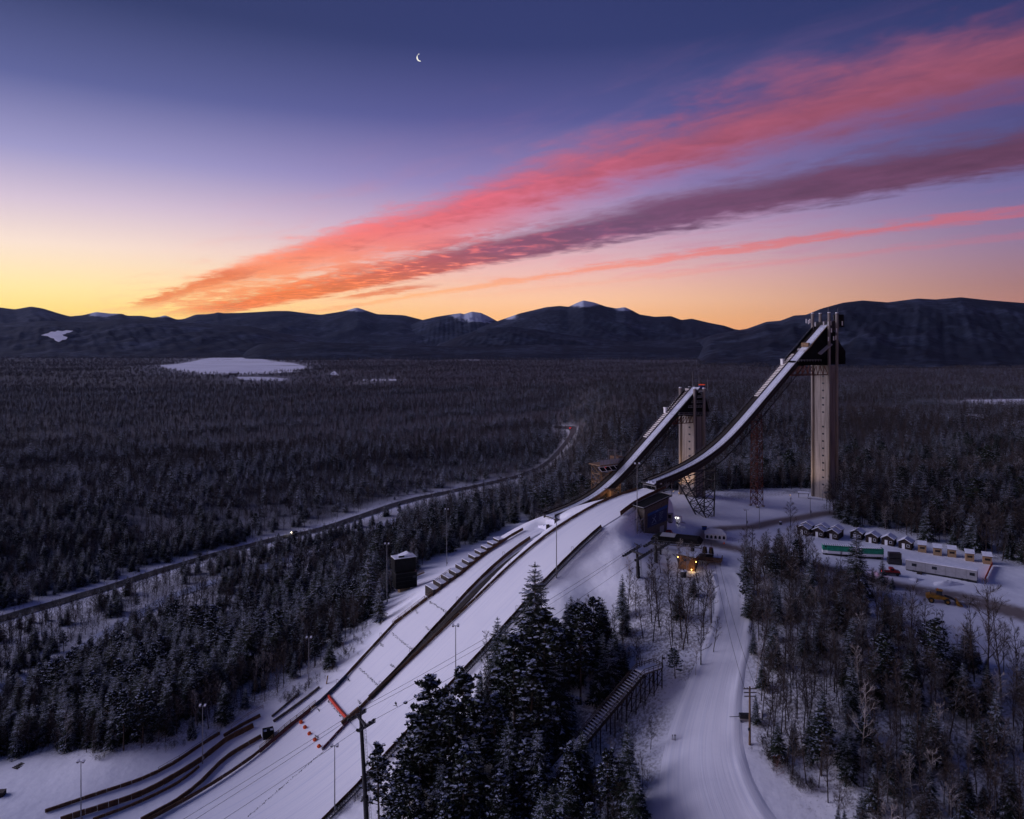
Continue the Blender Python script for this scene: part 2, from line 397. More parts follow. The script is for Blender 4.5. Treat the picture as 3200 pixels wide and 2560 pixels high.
CP = [G0(*q) for q in [
 (2240, 1620, -77), (2370, 1590, -77), (2155, 1545, -74.5), (2640, 1560, -80), (2500, 1580, -78), (2430, 1640, -77.5), (2300, 1680, -77.5),
 (2700, 1640, -79), (2600, 1700, -79), (2840, 1720, -79.5), (3100, 1760, -80), (2900, 1800, -80.5), (2700, 1750, -79.5), (2450, 1700, -78),
 (2250, 1780, -79), (2150, 1700, -77.5), (2130, 1770, -80), (3000, 1900, -82), (3200, 1900, -82), (3150, 2100, -86), (3200, 2560, -100),
 (2290, 1850, -82), (2280, 2000, -87.5), (2240, 2150, -93), (2200, 2300, -98), (2250, 2560, -105), (2500, 2560, -104), (2800, 2560, -102),
 (2350, 2325, -98), (2600, 2200, -92), (2500, 1950, -85), (2800, 2000, -84.5), (2800, 2250, -92),
 (2045, 1672, -76), (1990, 1690, -73.5), (1900, 1800, -81), (1850, 2000, -95), (1800, 1900, -88), (1650, 2050, -99), (1960, 1900, -87), (2050, 1900, -86), (2100, 2000, -90),
 (1500, 2560, -123), (1900, 2560, -113), (2000, 2300, -103), (2065, 2210, -99), (1700, 2450, -115), (2150, 2500, -104), (1600, 2300, -110), (1250, 2560, -129),
 (3050, 1300, -80), (3200, 1500, -79), (2900, 1500, -79.5), (2700, 1450, -84), (3100, 1200, -100), (2800, 1250, -108)]]
def hp3(s, w, z): p = HP(s, w, z); return (p.x, p.y, p.z)
for s, w, z in [(0, -45, -20), (-30, -50, -19), (30, -48, -22), (60, -50, -35), (90, -52, -53), (120, -55, -66), (150, -60, -74), (0, -80, -40), (40, -80, -48), (80, -92, -64),
                (120, -110, -74), (-60, -60, -20), (-60, -105, -40), (-120, -60, -26), (-120, -110, -46), (-30, -27, -16.5), (-15, -14, -16), (-20, 5, -17.5), (-60, 0, -18), (-119, 0, -19.5),
                (2, 15, -17.4), (9, 14, -17.4), (-8, 10, -17.5), (-2, 22, -17.6), (14, 17, -16.8),
                (180, -60, -77), (210, -20, ZFLAT), (210, 30, ZFLAT), (250, 0, ZFLAT), (190, -110, ZFLAT), (100, -160, ZFLAT), (30, -160, ZFLAT+8), (-60, -180, ZFLAT+10), (-150, -180, ZFLAT+16),
                (100, -230, ZFLAT), (0, -260, ZFLAT), (-120, -300, ZFLAT), (-250, -250, ZFLAT+16), (-260, -60, -42)]:
    CP.append(hp3(s, w, z))
for s in range(10, 186, 17):
    for w in (-30, -16, -4, 6):
        if w < -12 and s < 36: continue
        if w > 0 and s < 30: continue
        CP.append(hp3(s, w, float(profS(s) if w < -12 else profL(s))-.3))
CP = np.array(CP)
def _phi(r): return -np.sqrt(r*r+12.0**2)
_r = np.hypot(CP[:, None, 0]-CP[None, :, 0], CP[:, None, 1]-CP[None, :, 1])
_A = np.ones((len(CP)+1,)*2); _A[-1, -1] = 0; _A[:-1, :-1] = _phi(_r)+np.eye(len(CP))*2.5
_VAL = T0[2]+ZFLAT
_Wt = np.linalg.solve(_A, np.append(CP[:, 2]-_VAL, 0)); _W0 = _Wt[-1]; _Wt = _Wt[:-1]
def sstep(a, b, x): t = np.clip((x-a)/(b-a), 0, 1); return t*t*(3-2*t)
def wave(x, y, sc, seed):
    r = np.random.default_rng(seed); o = 0
    for i in range(7):
        a = r.uniform(0, 6.283); k = 6.283/(sc*r.uniform(.5, 1.9)); o = o+np.sin((x*math.cos(a)+y*math.sin(a))*k+r.uniform(0, 6.283))*r.uniform(.4, 1)
    return o/3.2
def H(x, y):
    x = np.asarray(x, float); y = np.asarray(y, float); sh = x.shape; x = x.ravel(); y = y.ravel()
    z = np.zeros(len(x))
    for k in range(0, len(x), 60000):
        xs, ys = x[k:k+60000], y[k:k+60000]
        z[k:k+60000] = _VAL+_W0+_phi(np.hypot(xs[:, None]-CP[None, :, 0], ys[:, None]-CP[None, :, 1]))@_Wt
    rr = np.hypot(x-40, y-260)
    left = sstep(60, -60, x-.10*y)                     # the right-hand plateau sinks more slowly than the left
    k0 = sstep(330, 620, rr)
    farz = _VAL+np.where(True, (1-left)*52*(1-sstep(500, 2600, rr)), 0)
    z = z*(1-k0)+farz*k0
    far_ = sstep(700, 1800, y)*sstep(6500, 3500, np.hypot(x, y)); z = z+(wave(x, y, 900, 3)*7.0+wave(x, y*.6, 420, 4)*4.0)*far_+wave(x, y, 240, 5)*1.6*sstep(450, 800, rr)
    z = z+wave(x, y, 34, 8)*.35
    bank = np.exp(-(((x-36)/26)**2+((y-252)/26)**2)); z = z+bank*(wave(x*.9+y*.5, y*.25-x*.1, 17, 12)*2.3+wave(x, y, 7, 13)*.6)
    s, w = SWof(x, y)
    # the landing hills cut into it
    wl = np.where(s > 30, wof(SLp, s), wof(LLp, s)); wr = wof(LRp, s)
    wm = np.where(s > 30, (wof(LLp, s)+wof(SRp, s))/2, -60)
    zz = np.where(w < wm, profS(s), profL(s)); k = sstep(-1.5, 1.5, w-wm)
    zz = T0[2]+np.where(s > 30, profS(s)*(1-k)+profL(s)*k, profL(s))
    out = np.maximum(np.maximum(wl-w, w-wr), np.maximum(-2-s, (s-200)*.2))
    edge = np.where((w > 0) & (s < 32), 2.6+6.4*sstep(12, 24, s), 5.0)
    k = sstep(edge, 0.8, out)
    z = z*(1-k)+(zz-.30)*k
    return z.reshape(sh)
def h1(x, y): return float(H(np.array([x]), np.array([y]))[0])
def G(px, py, y0=112, y1=2200):
    """where the line of sight meets the ground"""
    r = ray(px, py); Y = np.concatenate([np.linspace(y0, 520, 1200), np.linspace(521, y1, 800)]); P = Y[:, None]*r
    g = P[:, 2]-H(P[:, 0], P[:, 1]); k = np.where((g[:-1] > 0) & (g[1:] <= 0))[0]
    i = k[0] if len(k) else int(np.argmin(np.abs(g)))
    a = g[i]/(g[i]-g[i+1]) if len(k) else 0
    y = Y[i]+a*((Y[i+1]-Y[i]) if len(k) else 0); p = r*y
    return Vector((p[0], p[1], h1(p[0], p[1])))
def inpoly(x, y, poly):
    x = np.asarray(x); y = np.asarray(y); c = np.zeros(x.shape, bool); n = len(poly)
    for i in range(n):
        x0, y0 = poly[i]; x1, y1 = poly[(i+1) % n]
        if y0 == y1: continue
        m = ((y0 > y) != (y1 > y)) & (x < (x1-x0)*(y-y0)/(y1-y0)+x0); c ^= m
    return c
def gpoly(pts): return [tuple(G(*p)[:2]) for p in pts]
def dpoly(x, y, line):
    """distance to a polyline in plan"""
    d = np.full(np.shape(x), 1e9)
    for (ax, ay), (bx, by) in zip(line[:-1], line[1:]):
        L = (bx-ax)**2+(by-ay)**2; t = np.clip(((x-ax)*(bx-ax)+(y-ay)*(by-ay))/L, 0, 1)
        d = np.minimum(d, np.hypot(x-ax-t*(bx-ax), y-ay-t*(by-ay)))
    return d
# ================================================================== clearings and roads, in plan
CLEAR = [gpoly(p) for p in (
 [(1640, 1612), (1500, 1690), (1330, 1755), (1220, 1860), (1130, 1960), (1000, 2080), (880, 2160), (760, 2235), (650, 2290), (500, 2340), (300, 2362), (150, 2352), (0, 2375), (-500, 2400), (-500, 3200), (900, 3200), (1020, 2560), (1500, 2050), (1880, 1650)],
 [(1880, 1650), (1500, 2050), (1300, 2260), (1150, 2430), (1020, 2560), (900, 3200), (1060, 3200), (1180, 2520), (1290, 2400), (1440, 2280), (1540, 2165), (1620, 2080), (1700, 2030), (1800, 2000), (1880, 2010), (1940, 1900), (1990, 1810), (2100, 1770), (2190, 1770), (2040, 1680)],
 [(2190, 1770), (2215, 1830), (2240, 1900), (2240, 2040), (2180, 2140), (2080, 2140), (2085, 2230), (2050, 2400), (1990, 2560), (1950, 3100), (2900, 3100), (2560, 2560), (2450, 2420), (2365, 2330), (2350, 2100), (2325, 1900), (2310, 1780)],
 [(2040, 1680), (2190, 1775), (2310, 1785), (2430, 1745), (2560, 1762), (2720, 1805), (2830, 1855), (2950, 1905), (3200, 1975), (3500, 2040), (3500, 1830), (3200, 1775), (2900, 1695), (2760, 1655), (2640, 1640), (2575, 1600), (2545, 1556), (2420, 1567), (2250, 1572), (2160, 1550), (2050, 1545)],
 [(2850, 1850), (2950, 1900), (3200, 1930), (3500, 1990), (3500, 2200), (3230, 2110), (3120, 2085), (3010, 2030), (2920, 1950), (2820, 1890)])]
def P0(px, py): q = G0(px, py, _VAL); return (q[0], q[1])
def dense(line, step):
    """smooth polyline in plan (Catmull-Rom)"""
    p = [np.array(q, float) for q in line]; p = [2*p[0]-p[1]]+p+[2*p[-1]-p[-2]]; out = []
    for i in range(1, len(p)-2):
        n = max(2, int(np.linalg.norm(p[i+1]-p[i])/step))
        for k in range(n):
            t = k/n; a, b, c, d = p[i-1], p[i], p[i+1], p[i+2]
            out.append(.5*((2*b)+(-a+c)*t+(2*a-5*b+4*c-d)*t*t+(-a+3*b-3*c+d)*t**3))
    out.append(p[-2]); return out
HIGHWAY = dense([P0(*q) for q in [(-500, 2010), (-200, 1935), (300, 1812), (600, 1728), (850, 1667), (1000, 1637), (1250, 1563), (1400, 1535), (1560, 1507), (1660, 1480), (1735, 1440), (1782, 1395), (1790, 1368), (1768, 1350), (1730, 1335)]], 8)
RIVER = dense([P0(*q) for q in [(-200, 2200), (40, 2112), (140, 2070), (240, 2005), (330, 1952), (430, 1900), (520, 1855), (640, 1815), (760, 1785), (900, 1745), (1010, 1712), (1120, 1672), (1240, 1610)]], 6)
LOT = [[tuple(G(*q)[:2]) for q in l] for l in ([(2600, 1603), (2560, 1607), (2472, 1623), (2356, 1647), (2264, 1651), (2215, 1662), (2200, 1682), (2240, 1700), (2330, 1722), (2420, 1742)], [(2150, 1686), (2190, 1692), (2280, 1712), (2400, 1735), (2600, 1780), (2800, 1828), (3000, 1862), (3250, 1925)], [(2900, 1860), (3100, 1900), (3300, 1960)])]
FIELDS = [[P0(*q) for q in l] for l in ([(492, 1148), (600, 1130), (690, 1112), (760, 1114), (850, 1128), (968, 1146), (900, 1164), (760, 1172), (640, 1170), (560, 1162)], [(1425, 1121), (1440, 1111), (1475, 1109), (1515, 1119), (1512, 1124)], [(1130, 1190), (1132, 1183), (1240, 1187), (1238, 1194)], [(722, 1180), (900, 1184), (890, 1190), (760, 1192)], [(1030, 1172), (1045, 1166), (1060, 1174)], [(3005, 1326), (3010, 1303), (3200, 1294), (3420, 1300), (3400, 1345), (3160, 1352)])]
SPUR = [[P0(*q) for q in l] for l in ([(1660, 1478), (1720, 1438), (1760, 1402)],)]
def is_open(x, y):
    o = np.zeros(np.shape(x), bool)
    for p in CLEAR: o |= inpoly(x, y, p)
    s, w = SWof(x, y)
    o |= (s > -62) & (s < 45) & (w > -40) & (w < 11)
    o |= (s > -130) & (s < -60) & (w > -12) & (w < 12)
    return o
# ---------------------------------------------------------------- the ground: one sheet to the horizon
def lines(a, b, step, lo, hi, g):
    m = list(np.arange(a, b+.01, step)); d = step
    while m[-1] < hi: d *= g; m.append(m[-1]+d)
    d = step
    while m[0] > lo: d *= g; m.insert(0, m[0]-d)
    return np.array(m)
gx = lines(-150, 230, 2.0, -16000, 16000, 1.06); gy = lines(122, 420, 2.0, -2500, 17000, 1.06)
XX, YY = np.meshgrid(gx, gy); ZZ = H(XX, YY)
ZZ = np.where(YY < 60, ZZ*0+_VAL+8, ZZ)
nx, ny = len(gx), len(gy)
me = bpy.data.meshes.new('ground')
V = np.stack([XX.ravel(), YY.ravel(), ZZ.ravel()], 1)
ii, jj = np.meshgrid(np.arange(ny-1), np.arange(nx-1), indexing='ij'); b0 = (ii*nx+jj).ravel()
F = np.stack([b0, b0+1, b0+1+nx, b0+nx], 1)
def npmesh(me, V, F, smooth=True):
    me.vertices.add(len(V)); me.vertices.foreach_set('co', np.asarray(V, np.float32).ravel())
    k = F.shape[1]; me.loops.add(F.size); me.loops.foreach_set('vertex_index', F.astype(np.int32).ravel())
    me.polygons.add(len(F)); me.polygons.foreach_set('loop_start', np.arange(0, F.size, k, dtype=np.int32))
    if smooth: me.polygons.foreach_set('use_smooth', np.ones(len(F), bool))
    me.update(calc_edges=True); me.validate(); return me
npmesh(me, V, F)
xs, ys = XX.ravel(), YY.ravel(); rr = np.hypot(xs, ys)
op = is_open(xs, ys); 
for f_ in FIELDS: op |= inpoly(xs, ys, f_)
dh = dpoly(xs, ys, HIGHWAY); dr = dpoly(xs, ys, RIVER)
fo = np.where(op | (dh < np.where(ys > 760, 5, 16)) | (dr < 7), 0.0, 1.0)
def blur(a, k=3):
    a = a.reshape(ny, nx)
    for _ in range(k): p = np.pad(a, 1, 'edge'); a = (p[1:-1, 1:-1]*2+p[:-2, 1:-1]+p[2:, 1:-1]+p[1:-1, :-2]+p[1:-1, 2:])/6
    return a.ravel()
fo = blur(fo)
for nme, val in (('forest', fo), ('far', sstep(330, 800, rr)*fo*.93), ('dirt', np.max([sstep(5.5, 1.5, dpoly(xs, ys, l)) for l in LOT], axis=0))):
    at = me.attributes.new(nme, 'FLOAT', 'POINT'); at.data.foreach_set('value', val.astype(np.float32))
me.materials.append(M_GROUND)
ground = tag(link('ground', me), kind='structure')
# ---------------------------------------------------------------- strips laid on it
def strip(name, line, half, lift, m, jitter=0.0, label=None):
    b = MB(); n = len(line); k = 4
    P = np.array(line); t = np.gradient(P, axis=0); t /= np.linalg.norm(t, axis=1)[:, None]; nn = np.stack([-t[:, 1], t[:, 0]], 1)
    for j in range(k+1):
        o = (j/k*2-1)*half
        jit = (RNG.normal(0, jitter, n) if jitter and j in (0, k) else np.zeros(n))
        q = P+nn*(o+jit)[:, None]; z = H(q[:, 0], q[:, 1])+lift
        b.v += [tuple(v) for v in np.stack([q[:, 0], q[:, 1], z], 1)]
    for j in range(k):
        for i in range(n-1): b.f.append((j*n+i, j*n+i+1, (j+1)*n+i+1, (j+1)*n+i)); b.mi.append(0)
    o = link(name, b.mesh(name, m)); o.data.polygons.foreach_set('use_smooth', [True]*len(o.data.polygons))
    return tag(o, label, kind='structure')
M_ASPH = mat('wet_asphalt', (.028, .027, .030), .7, .4, .15, coords='World')
M_LINE = mat('road_line', (.35, .33, .30), .8, .3, .3)
strip('road', HIGHWAY, 5.2, .55, M_ASPH)
def off(line, o):
    P = np.array(line); t = np.gradient(P, axis=0); t /= np.linalg.norm(t, axis=1)[:, None]
    return list(P+np.stack([-t[:, 1], t[:, 0]], 1)*o)
for o_ in (-4.6, 4.6): strip('road_edge_line', off(HIGHWAY, o_), .12, .56+.04, M_LINE)
M_ICE = mat('river_ice', (.60, .64, .74), .5, .35, .05, coords='World', col2=(.36, .42, .55))
strip('river', RIVER, 4.5, .45, M_ICE, 1.4)
def patch(name, poly, lift, m):
    xs_ = [p[0] for p in poly]; ys_ = [p[1] for p in poly]
    b = MB(); nxx, nyy = 40, 24
    # a fan of rows between the outline's sides
    pp = [np.array(q, float) for q in list(poly)+[poly[0]]]; P = [a+(c_-a)*k/8 for a, c_ in zip(pp[:-1], pp[1:]) for k in range(8)]+[pp[-1]]; c = np.mean(P, axis=0)
    n = len(P); rings = 8
    for r_ in range(rings+1):
        q = c+(np.array(P)-c)*(r_/rings); z = H(q[:, 0], q[:, 1])+lift
        b.v += [tuple(v) for v in np.stack([q[:, 0], q[:, 1], z], 1)]
    for r_ in range(rings):
        for i in range(n-1): b.f.append((r_*n+i, r_*n+i+1, (r_+1)*n+i+1, (r_+1)*n+i)); b.mi.append(0)
    o = link(name, b.mesh(name, m)); o.data.polygons.foreach_set('use_smooth', [True]*len(o.data.polygons)); return tag(o, kind='structure')
M_FIELD = mat('field_snow', (.80, .82, .88), .7, .10, .004, coords='World')
for f_ in FIELDS: patch('snow_field', f_, .8, M_FIELD)
# groomed trail: a rolled lane with low banks thrown up along both sides
def trail():
    line = dense([tuple(G(*q)[:2]) for q in [(2262, 1792), (2287, 1850), (2292, 1920), (2272, 2010), (2240, 2110), (2212, 2220), (2196, 2330), (2204, 2440), (2240, 2560), (2280, 2640)]], 1.6)
    P = np.array(line); n = len(P); t = np.gradient(P, axis=0); t /= np.linalg.norm(t, axis=1)[:, None]; nn = np.stack([-t[:, 1], t[:, 0]], 1)
    hw = np.interp(np.arange(n)/(n-1), [0, .2, .5, .8, 1], [3.3, 3.9, 4.8, 6.8, 8.5]); b = MB(); sw = []; prof = [(-1.62, -.3), (-1.40, .06), (-1.20, .30), (-1.06, .26), (-.94, .14), (-.5, .10), (0, .13), (.5, .10), (.94, .14), (1.06, .30), (1.22, .38), (1.42, .08), (1.62, -.3)]
    for a, dz in prof:
        q = P+nn*(hw*a)[:, None]; z = H(q[:, 0], q[:, 1]); r = np.arange(n)
        z = z+dz*(1+.35*np.sin(r*.31+a*9)+.25*np.sin(r*.83+a*5)) if abs(a) > 1 and dz > 0 else z+dz
        b.v += [tuple(v) for v in np.stack([q[:, 0], q[:, 1], z], 1)]; sw += [(i*1.6, float(a*4.5), 0) for i in range(n)]
    for j in range(len(prof)-1):
        for i in range(n-1): b.f.append((j*n+i, j*n+i+1, (j+1)*n+i+1, (j+1)*n+i)); b.mi.append(0)
    o = link('trail', b.mesh('trail', M_SLOPE)); o.data.polygons.foreach_set('use_smooth', [True]*len(o.data.polygons))
    a = o.data.attributes.new('sw', 'FLOAT_VECTOR', 'POINT'); a.data.foreach_set('vector', np.array(sw, np.float32).ravel()); tag(o, kind='structure')
trail()
# ---------------------------------------------------------------- landing hills
def loft(name, s0, s1, wl, wr, pf, m, step=1.5, lift=.05):
    S_ = np.arange(s0, s1+.01, step); k = 22; b = MB(); sw = []
    for s in S_:
        a, c = float(wl(s)), float(wr(s))
        for j in range(k+1):
            w = a+(c-a)*j/k; e = min(j, k-j)/k
            z = float(pf(s))+lift-.10*math.exp(-e*14)+.03*math.sin(s*.21+w*1.3)*math.sin(w*.6)
            b.v.append(tuple(HP(s, w, z))); sw.append((s, w, 0))
    for i in range(len(S_)-1):
        for j in range(k): b.f.append((i*(k+1)+j, i*(k+1)+j+1, (i+1)*(k+1)+j+1, (i+1)*(k+1)+j)); b.mi.append(0)
    o = link(name, b.mesh(name, m)); o.data.polygons.foreach_set('use_smooth', [True]*len(o.data.polygons))
    a = o.data.attributes.new('sw', 'FLOAT_VECTOR', 'POINT'); a.data.foreach_set('vector', np.array(sw, np.float32).ravel())
    return tag(o, kind='structure')
JOIN = LLp[-1][0]
def wr_large(s):      # near the lip the right-hand board swings in towards the take-off
    return np.interp(s, [-1, 14, 24, 33], [5.2, 6.2, 8.2, float(wof(LRp, 33))]) if s < 33 else wof(LRp, s)
loft('large_landing_hill', -1, JOIN, lambda s: wof(LLp, s), wr_large, profL, M_SLOPE)
loft('small_landing_hill', 36, JOIN, lambda s: np.interp(s, [36, 46, 60], [-27.5, -26.5, float(wof(SLp, 60))]) if s < 60 else wof(SLp, s), lambda s: wof(SRp, s), profS, M_SLOPE)
loft('outrun', JOIN, 215, lambda s: wof(SLp, s), lambda s: wof(LRp, s), lambda s: profL(s), M_SLOPE)
# ---------------------------------------------------------------- mountains
def mountain_mat():
    m = bpy.data.materials.new('wooded_mountain'); m.use_nodes = True
    t = NT(m.node_tree); b = t.n['Principled BSDF']; b.inputs['Roughness'].default_value = .9; b.inputs['Specular IOR Level'].default_value = .05
    pos = t.node('ShaderNodeNewGeometry').outputs['Position']
    sn = t.node('ShaderNodeAttribute', attribute_name='snow').outputs['Fac']
    sp = t.node('ShaderNodeSeparateXYZ'); t.l.new(pos, sp.inputs[0])
    n1 = t.noise(pos, .0016, 5, .68); n2 = t.noise(pos, .012, 4, .65)
    gul = t.noise(t.comb(sp.outputs[0], t.m('MULTIPLY', sp.outputs[1], .6), t.m('MULTIPLY', sp.outputs[2], .35)), .004, 4, .7, .6)
    c = t.ramp(n2, [(.3, (.005, .007, .012, 1)), (.7, (.018, .022, .036, 1))])
    c = t.mix(t.m('MULTIPLY', t.smooth(t.m('ADD', n1, t.m('MULTIPLY', n2, .4)), .66, .95), .6), c, (.085, .105, .16, 1))
    f = t.smooth(t.m('ADD', sn, t.m('MULTIPLY', t.m('SUBTRACT', gul, .5), 1.3)), .46, .80)
    c = t.mix(f, c, (.46, .51, .63, 1))
    t.l.new(c, b.inputs['Base Color'])
    bn = t.node('ShaderNodeBump'); bn.inputs['Strength'].default_value = .45; bn.inputs['Distance'].default_value = 30
    t.l.new(t.noise(pos, .006, 4, .65), bn.inputs['Height']); t.l.new(bn.outputs[0], b.inputs['Normal'])
    return m
M_MOUNT = mountain_mat()
def ridge(name, sil, D, front, back, seed, snowpeaks=(), rough=1.0, n=340):
    """a range whose crest line is sil (picture columns and rows) at distance D"""
    pxs = np.array([p[0] for p in sil], float); pys = np.array([p[1] for p in sil], float)
    cx = np.linspace(pxs[0], pxs[-1], n); cr = np.interp(cx, pxs, pys)
    ker = np.array([1, 2, 1])/4; crs = np.convolve(np.pad(cr, 1, 'edge'), ker, 'valid')
    X = (cx-1600)/FPX*D; Zc = (HZ-crs)/FPX*D
    base = _VAL-20
    rows = 46; vs = np.concatenate([np.linspace(-1, 0, 12)[:-1], np.linspace(0, 1, rows-11)])
    VV = []; SN = []
    rg = np.random.default_rng(seed)
    ends = np.clip(np.minimum(np.arange(n), n-1-np.arange(n))/(n*.04), 0, 1)
    for v in vs:
        y = D-(v*front if v > 0 else v*back)
        g = (1-v)**1.25 if v > 0 else (1-abs(v))**1.1
        xx = X*(y/D) if v > 0 else X
        spur = wave(xx, np.full(n, y*.7), D*.055, seed)*.5+wave(xx, np.full(n, y), D*.021, seed+1)*.28+wave(xx, np.full(n, y), D*.009, seed+2)*.12
        hgt = (Zc-base)*sstep(0, 1, ends)
        z = base+hgt*g*(1+rough*spur*.55*(1-g)*min(1, abs(v)*5))
        VV.append(np.stack([xx, np.full(n, y), z], 1))
        sn = np.zeros(n)
        for (c0, wd, top, amt) in snowpeaks:
            zz = (HZ-top)/FPX*D; hg = np.interp(c0, cx, Zc)
            sn = np.maximum(sn, amt*np.exp(-((cx-c0)/wd)**2)*sstep(zz, hg, z))
        SN.append(sn)
    VV = np.concatenate(VV); r = len(vs)
    ii, jj = np.meshgrid(np.arange(r-1), np.arange(n-1), indexing='ij'); b = (ii*n+jj).ravel()
    me = npmesh(bpy.data.meshes.new(name), VV, np.stack([b, b+n, b+n+1, b+1], 1))
    a = me.attributes.new('snow', 'FLOAT', 'POINT'); a.data.foreach_set('value', np.concatenate(SN).astype(np.float32))
    me.materials.append(M_MOUNT); return tag(link(name, me), kind='structure')
FARR = [(-700, 975), (-400, 950), (-150, 970), (0, 961), (46, 967), (97, 958), (134, 964), (185, 980), (218, 989), (260, 985), (301, 975), (343, 980), (385, 981), (394, 987), (445, 987), (478, 993), (500, 990), (515, 985), (552, 999), (575, 997), (612, 983), (649, 982), (672, 979), (682, 975), (692, 979), (751, 978), (807, 975), (853, 972), (904, 972), (965, 980), (1002, 984), (1072, 973), (1116, 961), (1178, 982), (1262, 985), (1317, 999), (1350, 1010), (1450, 1025)]
ridge('mountain_range', FARR, 13000, 5200, 3000, 21, [(320, 60, 1014, 1.15), (515, 34, 1004, 1.0), (1116, 60, 992, 1.15)], rough=.7)
ridge('mountain_range', [(1230, 1040), (1317, 1001), (1364, 990), (1415, 982), (1438, 979), (1450, 982), (1475, 974), (1503, 978), (1525, 988), (1554, 1004), (1600, 1018), (1680, 1035)], 11800, 3600, 2500, 33, [(1495, 75, 1055, 1.1), (1420, 45, 1022, .8)], rough=.8, n=200)
ridge('mountain_range', [(1380, 1062), (1480, 1030), (1554, 1004), (1623, 980), (1707, 960), (1749, 956), (1777, 959), (1800, 948), (1823, 939), (1855, 945), (1893, 958), (1925, 964), (1953, 960), (1975, 970), (1999, 983), (2046, 990), (2097, 988), (2129, 1000), (2162, 996), (2217, 1009), (2264, 1018), (2296, 1029), (2400, 1045), (2500, 1062)], 10500, 4200, 3000, 45, [(1823, 62, 990, 1.25), (1953, 42, 990, 1.0), (1590, 36, 1016, .85)], rough=.7)
ridge('mountain_range', [(2150, 1075), (2230, 1046), (2296, 1033), (2333, 1028), (2394, 1006), (2440, 1002), (2482, 986), (2519, 984), (2565, 965), (2635, 946), (2695, 939), (2774, 945), (2868, 933), (2924, 936), (3002, 929), (3085, 938), (3200, 947), (3350, 955), (3600, 940), (3900, 980)], 6800, 3400, 2500, 57)
ridge('foothill', [(-700, 1030), (-300, 1015), (0, 1012), (150, 1003), (280, 1008), (371, 998), (480, 1000), (603, 1010), (700, 1016), (788, 1021), (880, 1042), (1000, 1066), (1100, 1085)], 8600, 3300, 2200, 63, [(170, 60, 1075, .0)])
ridge('foothill', [(1330, 1084), (1387, 1070), (1450, 1045), (1520, 1024), (1596, 1020), (1680, 1030), (1781, 1048), (1880, 1060), (1980, 1068), (2100, 1064), (2230, 1050), (2340, 1056), (2480, 1078)], 7600, 2300, 1800, 71)
ridge('foothill', [(700, 1086), (850, 1072), (1000, 1068), (1130, 1074), (1300, 1080), (1480, 1084), (1700, 1078), (1900, 1080), (2200, 1082), (2500, 1076), (2800, 1066), (3100, 1062), (3500, 1058), (3800, 1080)], 6300, 1500, 1300, 83)
# the snowy clearing high on the left-hand foothill
def hillpatch():
    b = MB(); D = 7300
    pts = [(128, 1048), (138, 1045), (149, 1043), (156, 1038), (168, 1039), (176, 1035), (190, 1037), (203, 1034), (224, 1036), (216, 1040), (206, 1041), (201, 1045), (189, 1047), (194, 1052), (206, 1056), (203, 1062), (192, 1063), (183, 1069), (172, 1064), (168, 1058), (158, 1056), (150, 1051)]
    b.prism([tuple(ray(*p)*(D-600*(p[1]-1035)/33)) for p in pts], (0, 25, 6)); tag(link('snow_field', b.mesh('snow_field', M_FIELD)), kind='structure')
hillpatch()
# ---------------------------------------------------------------- the moon
def moon():
    D = 26000.0; c = Vector(ray(1313, 181)*D); r = 11.5/FPX*D
    b = MB(); n = 24; a0 = R(12)
    outer = []; inner = []
    for i in range(n+1):
        t = R(90)+R(180)*i/n
        outer.append((math.cos(t)*r, math.sin(t)*r)); inner.append((math.cos(t)*r*.62, math.sin(t)*r))
    rot = lambda p: (p[0]*math.cos(a0)-p[1]*math.sin(a0), p[0]*math.sin(a0)+p[1]*math.cos(a0))
    # the lit limb bulges towards the viewer like the ball it belongs to
    for o_, i_ in zip(outer, inner):
        for q, dz in ((o_, 0), ((o_[0]*.5+i_[0]*.5, o_[1]), -r*.3), (i_, -r*.5)):
            p = rot(q); b.v.append((c.x+p[0], c.y+dz, c.z+p[1]))
    for i in range(n):
        for j in range(2): b.f.append((i*3+j, i*3+j+1, i*3+3+j+1, i*3+3+j)); b.mi.append(0)
    tag(link('moon', b.mesh('moon', emit('moonlight', (1.0, .95, .85), 1.0))), 'thin white crescent moon high in the dusk sky', 'moon')
moon()
# ================================================================== the two ski jumps
def SP(px, py, s):
    """where the line of sight meets the upright plane s = const"""
    r = ray(px, py); Y = (s+T0[:2]@U)/(r[:2]@U); P = Y*r
    return float((P[:2]-T0[:2])@N), float(P[2]-T0[2])
_IL = (np.array([-125, -64, -51, -38, -24, -9, 2]), np.array([.70, .72, .65, .46, .285, .19, .18]))
_IS = (np.array([-60, -15, -6, 2, 10, 20, 33]), np.array([.76, .76, .66, .50, .32, .20, .15]))
def _mk(ks, s_end, z_end):
    g = np.linspace(ks[0][0], ks[0][-1], 1201); t = np.interp(g, *ks); z = -np.concatenate([[0], np.cumsum((t[1:]+t[:-1])/2*(g[1]-g[0]))])
    z += z_end-np.interp(s_end, g, z); return lambda s: float(np.interp(s, g, z))
ZIL = _mk(_IL, 0, 0.0); ZIS = _mk(_IS, 31, -14.8)
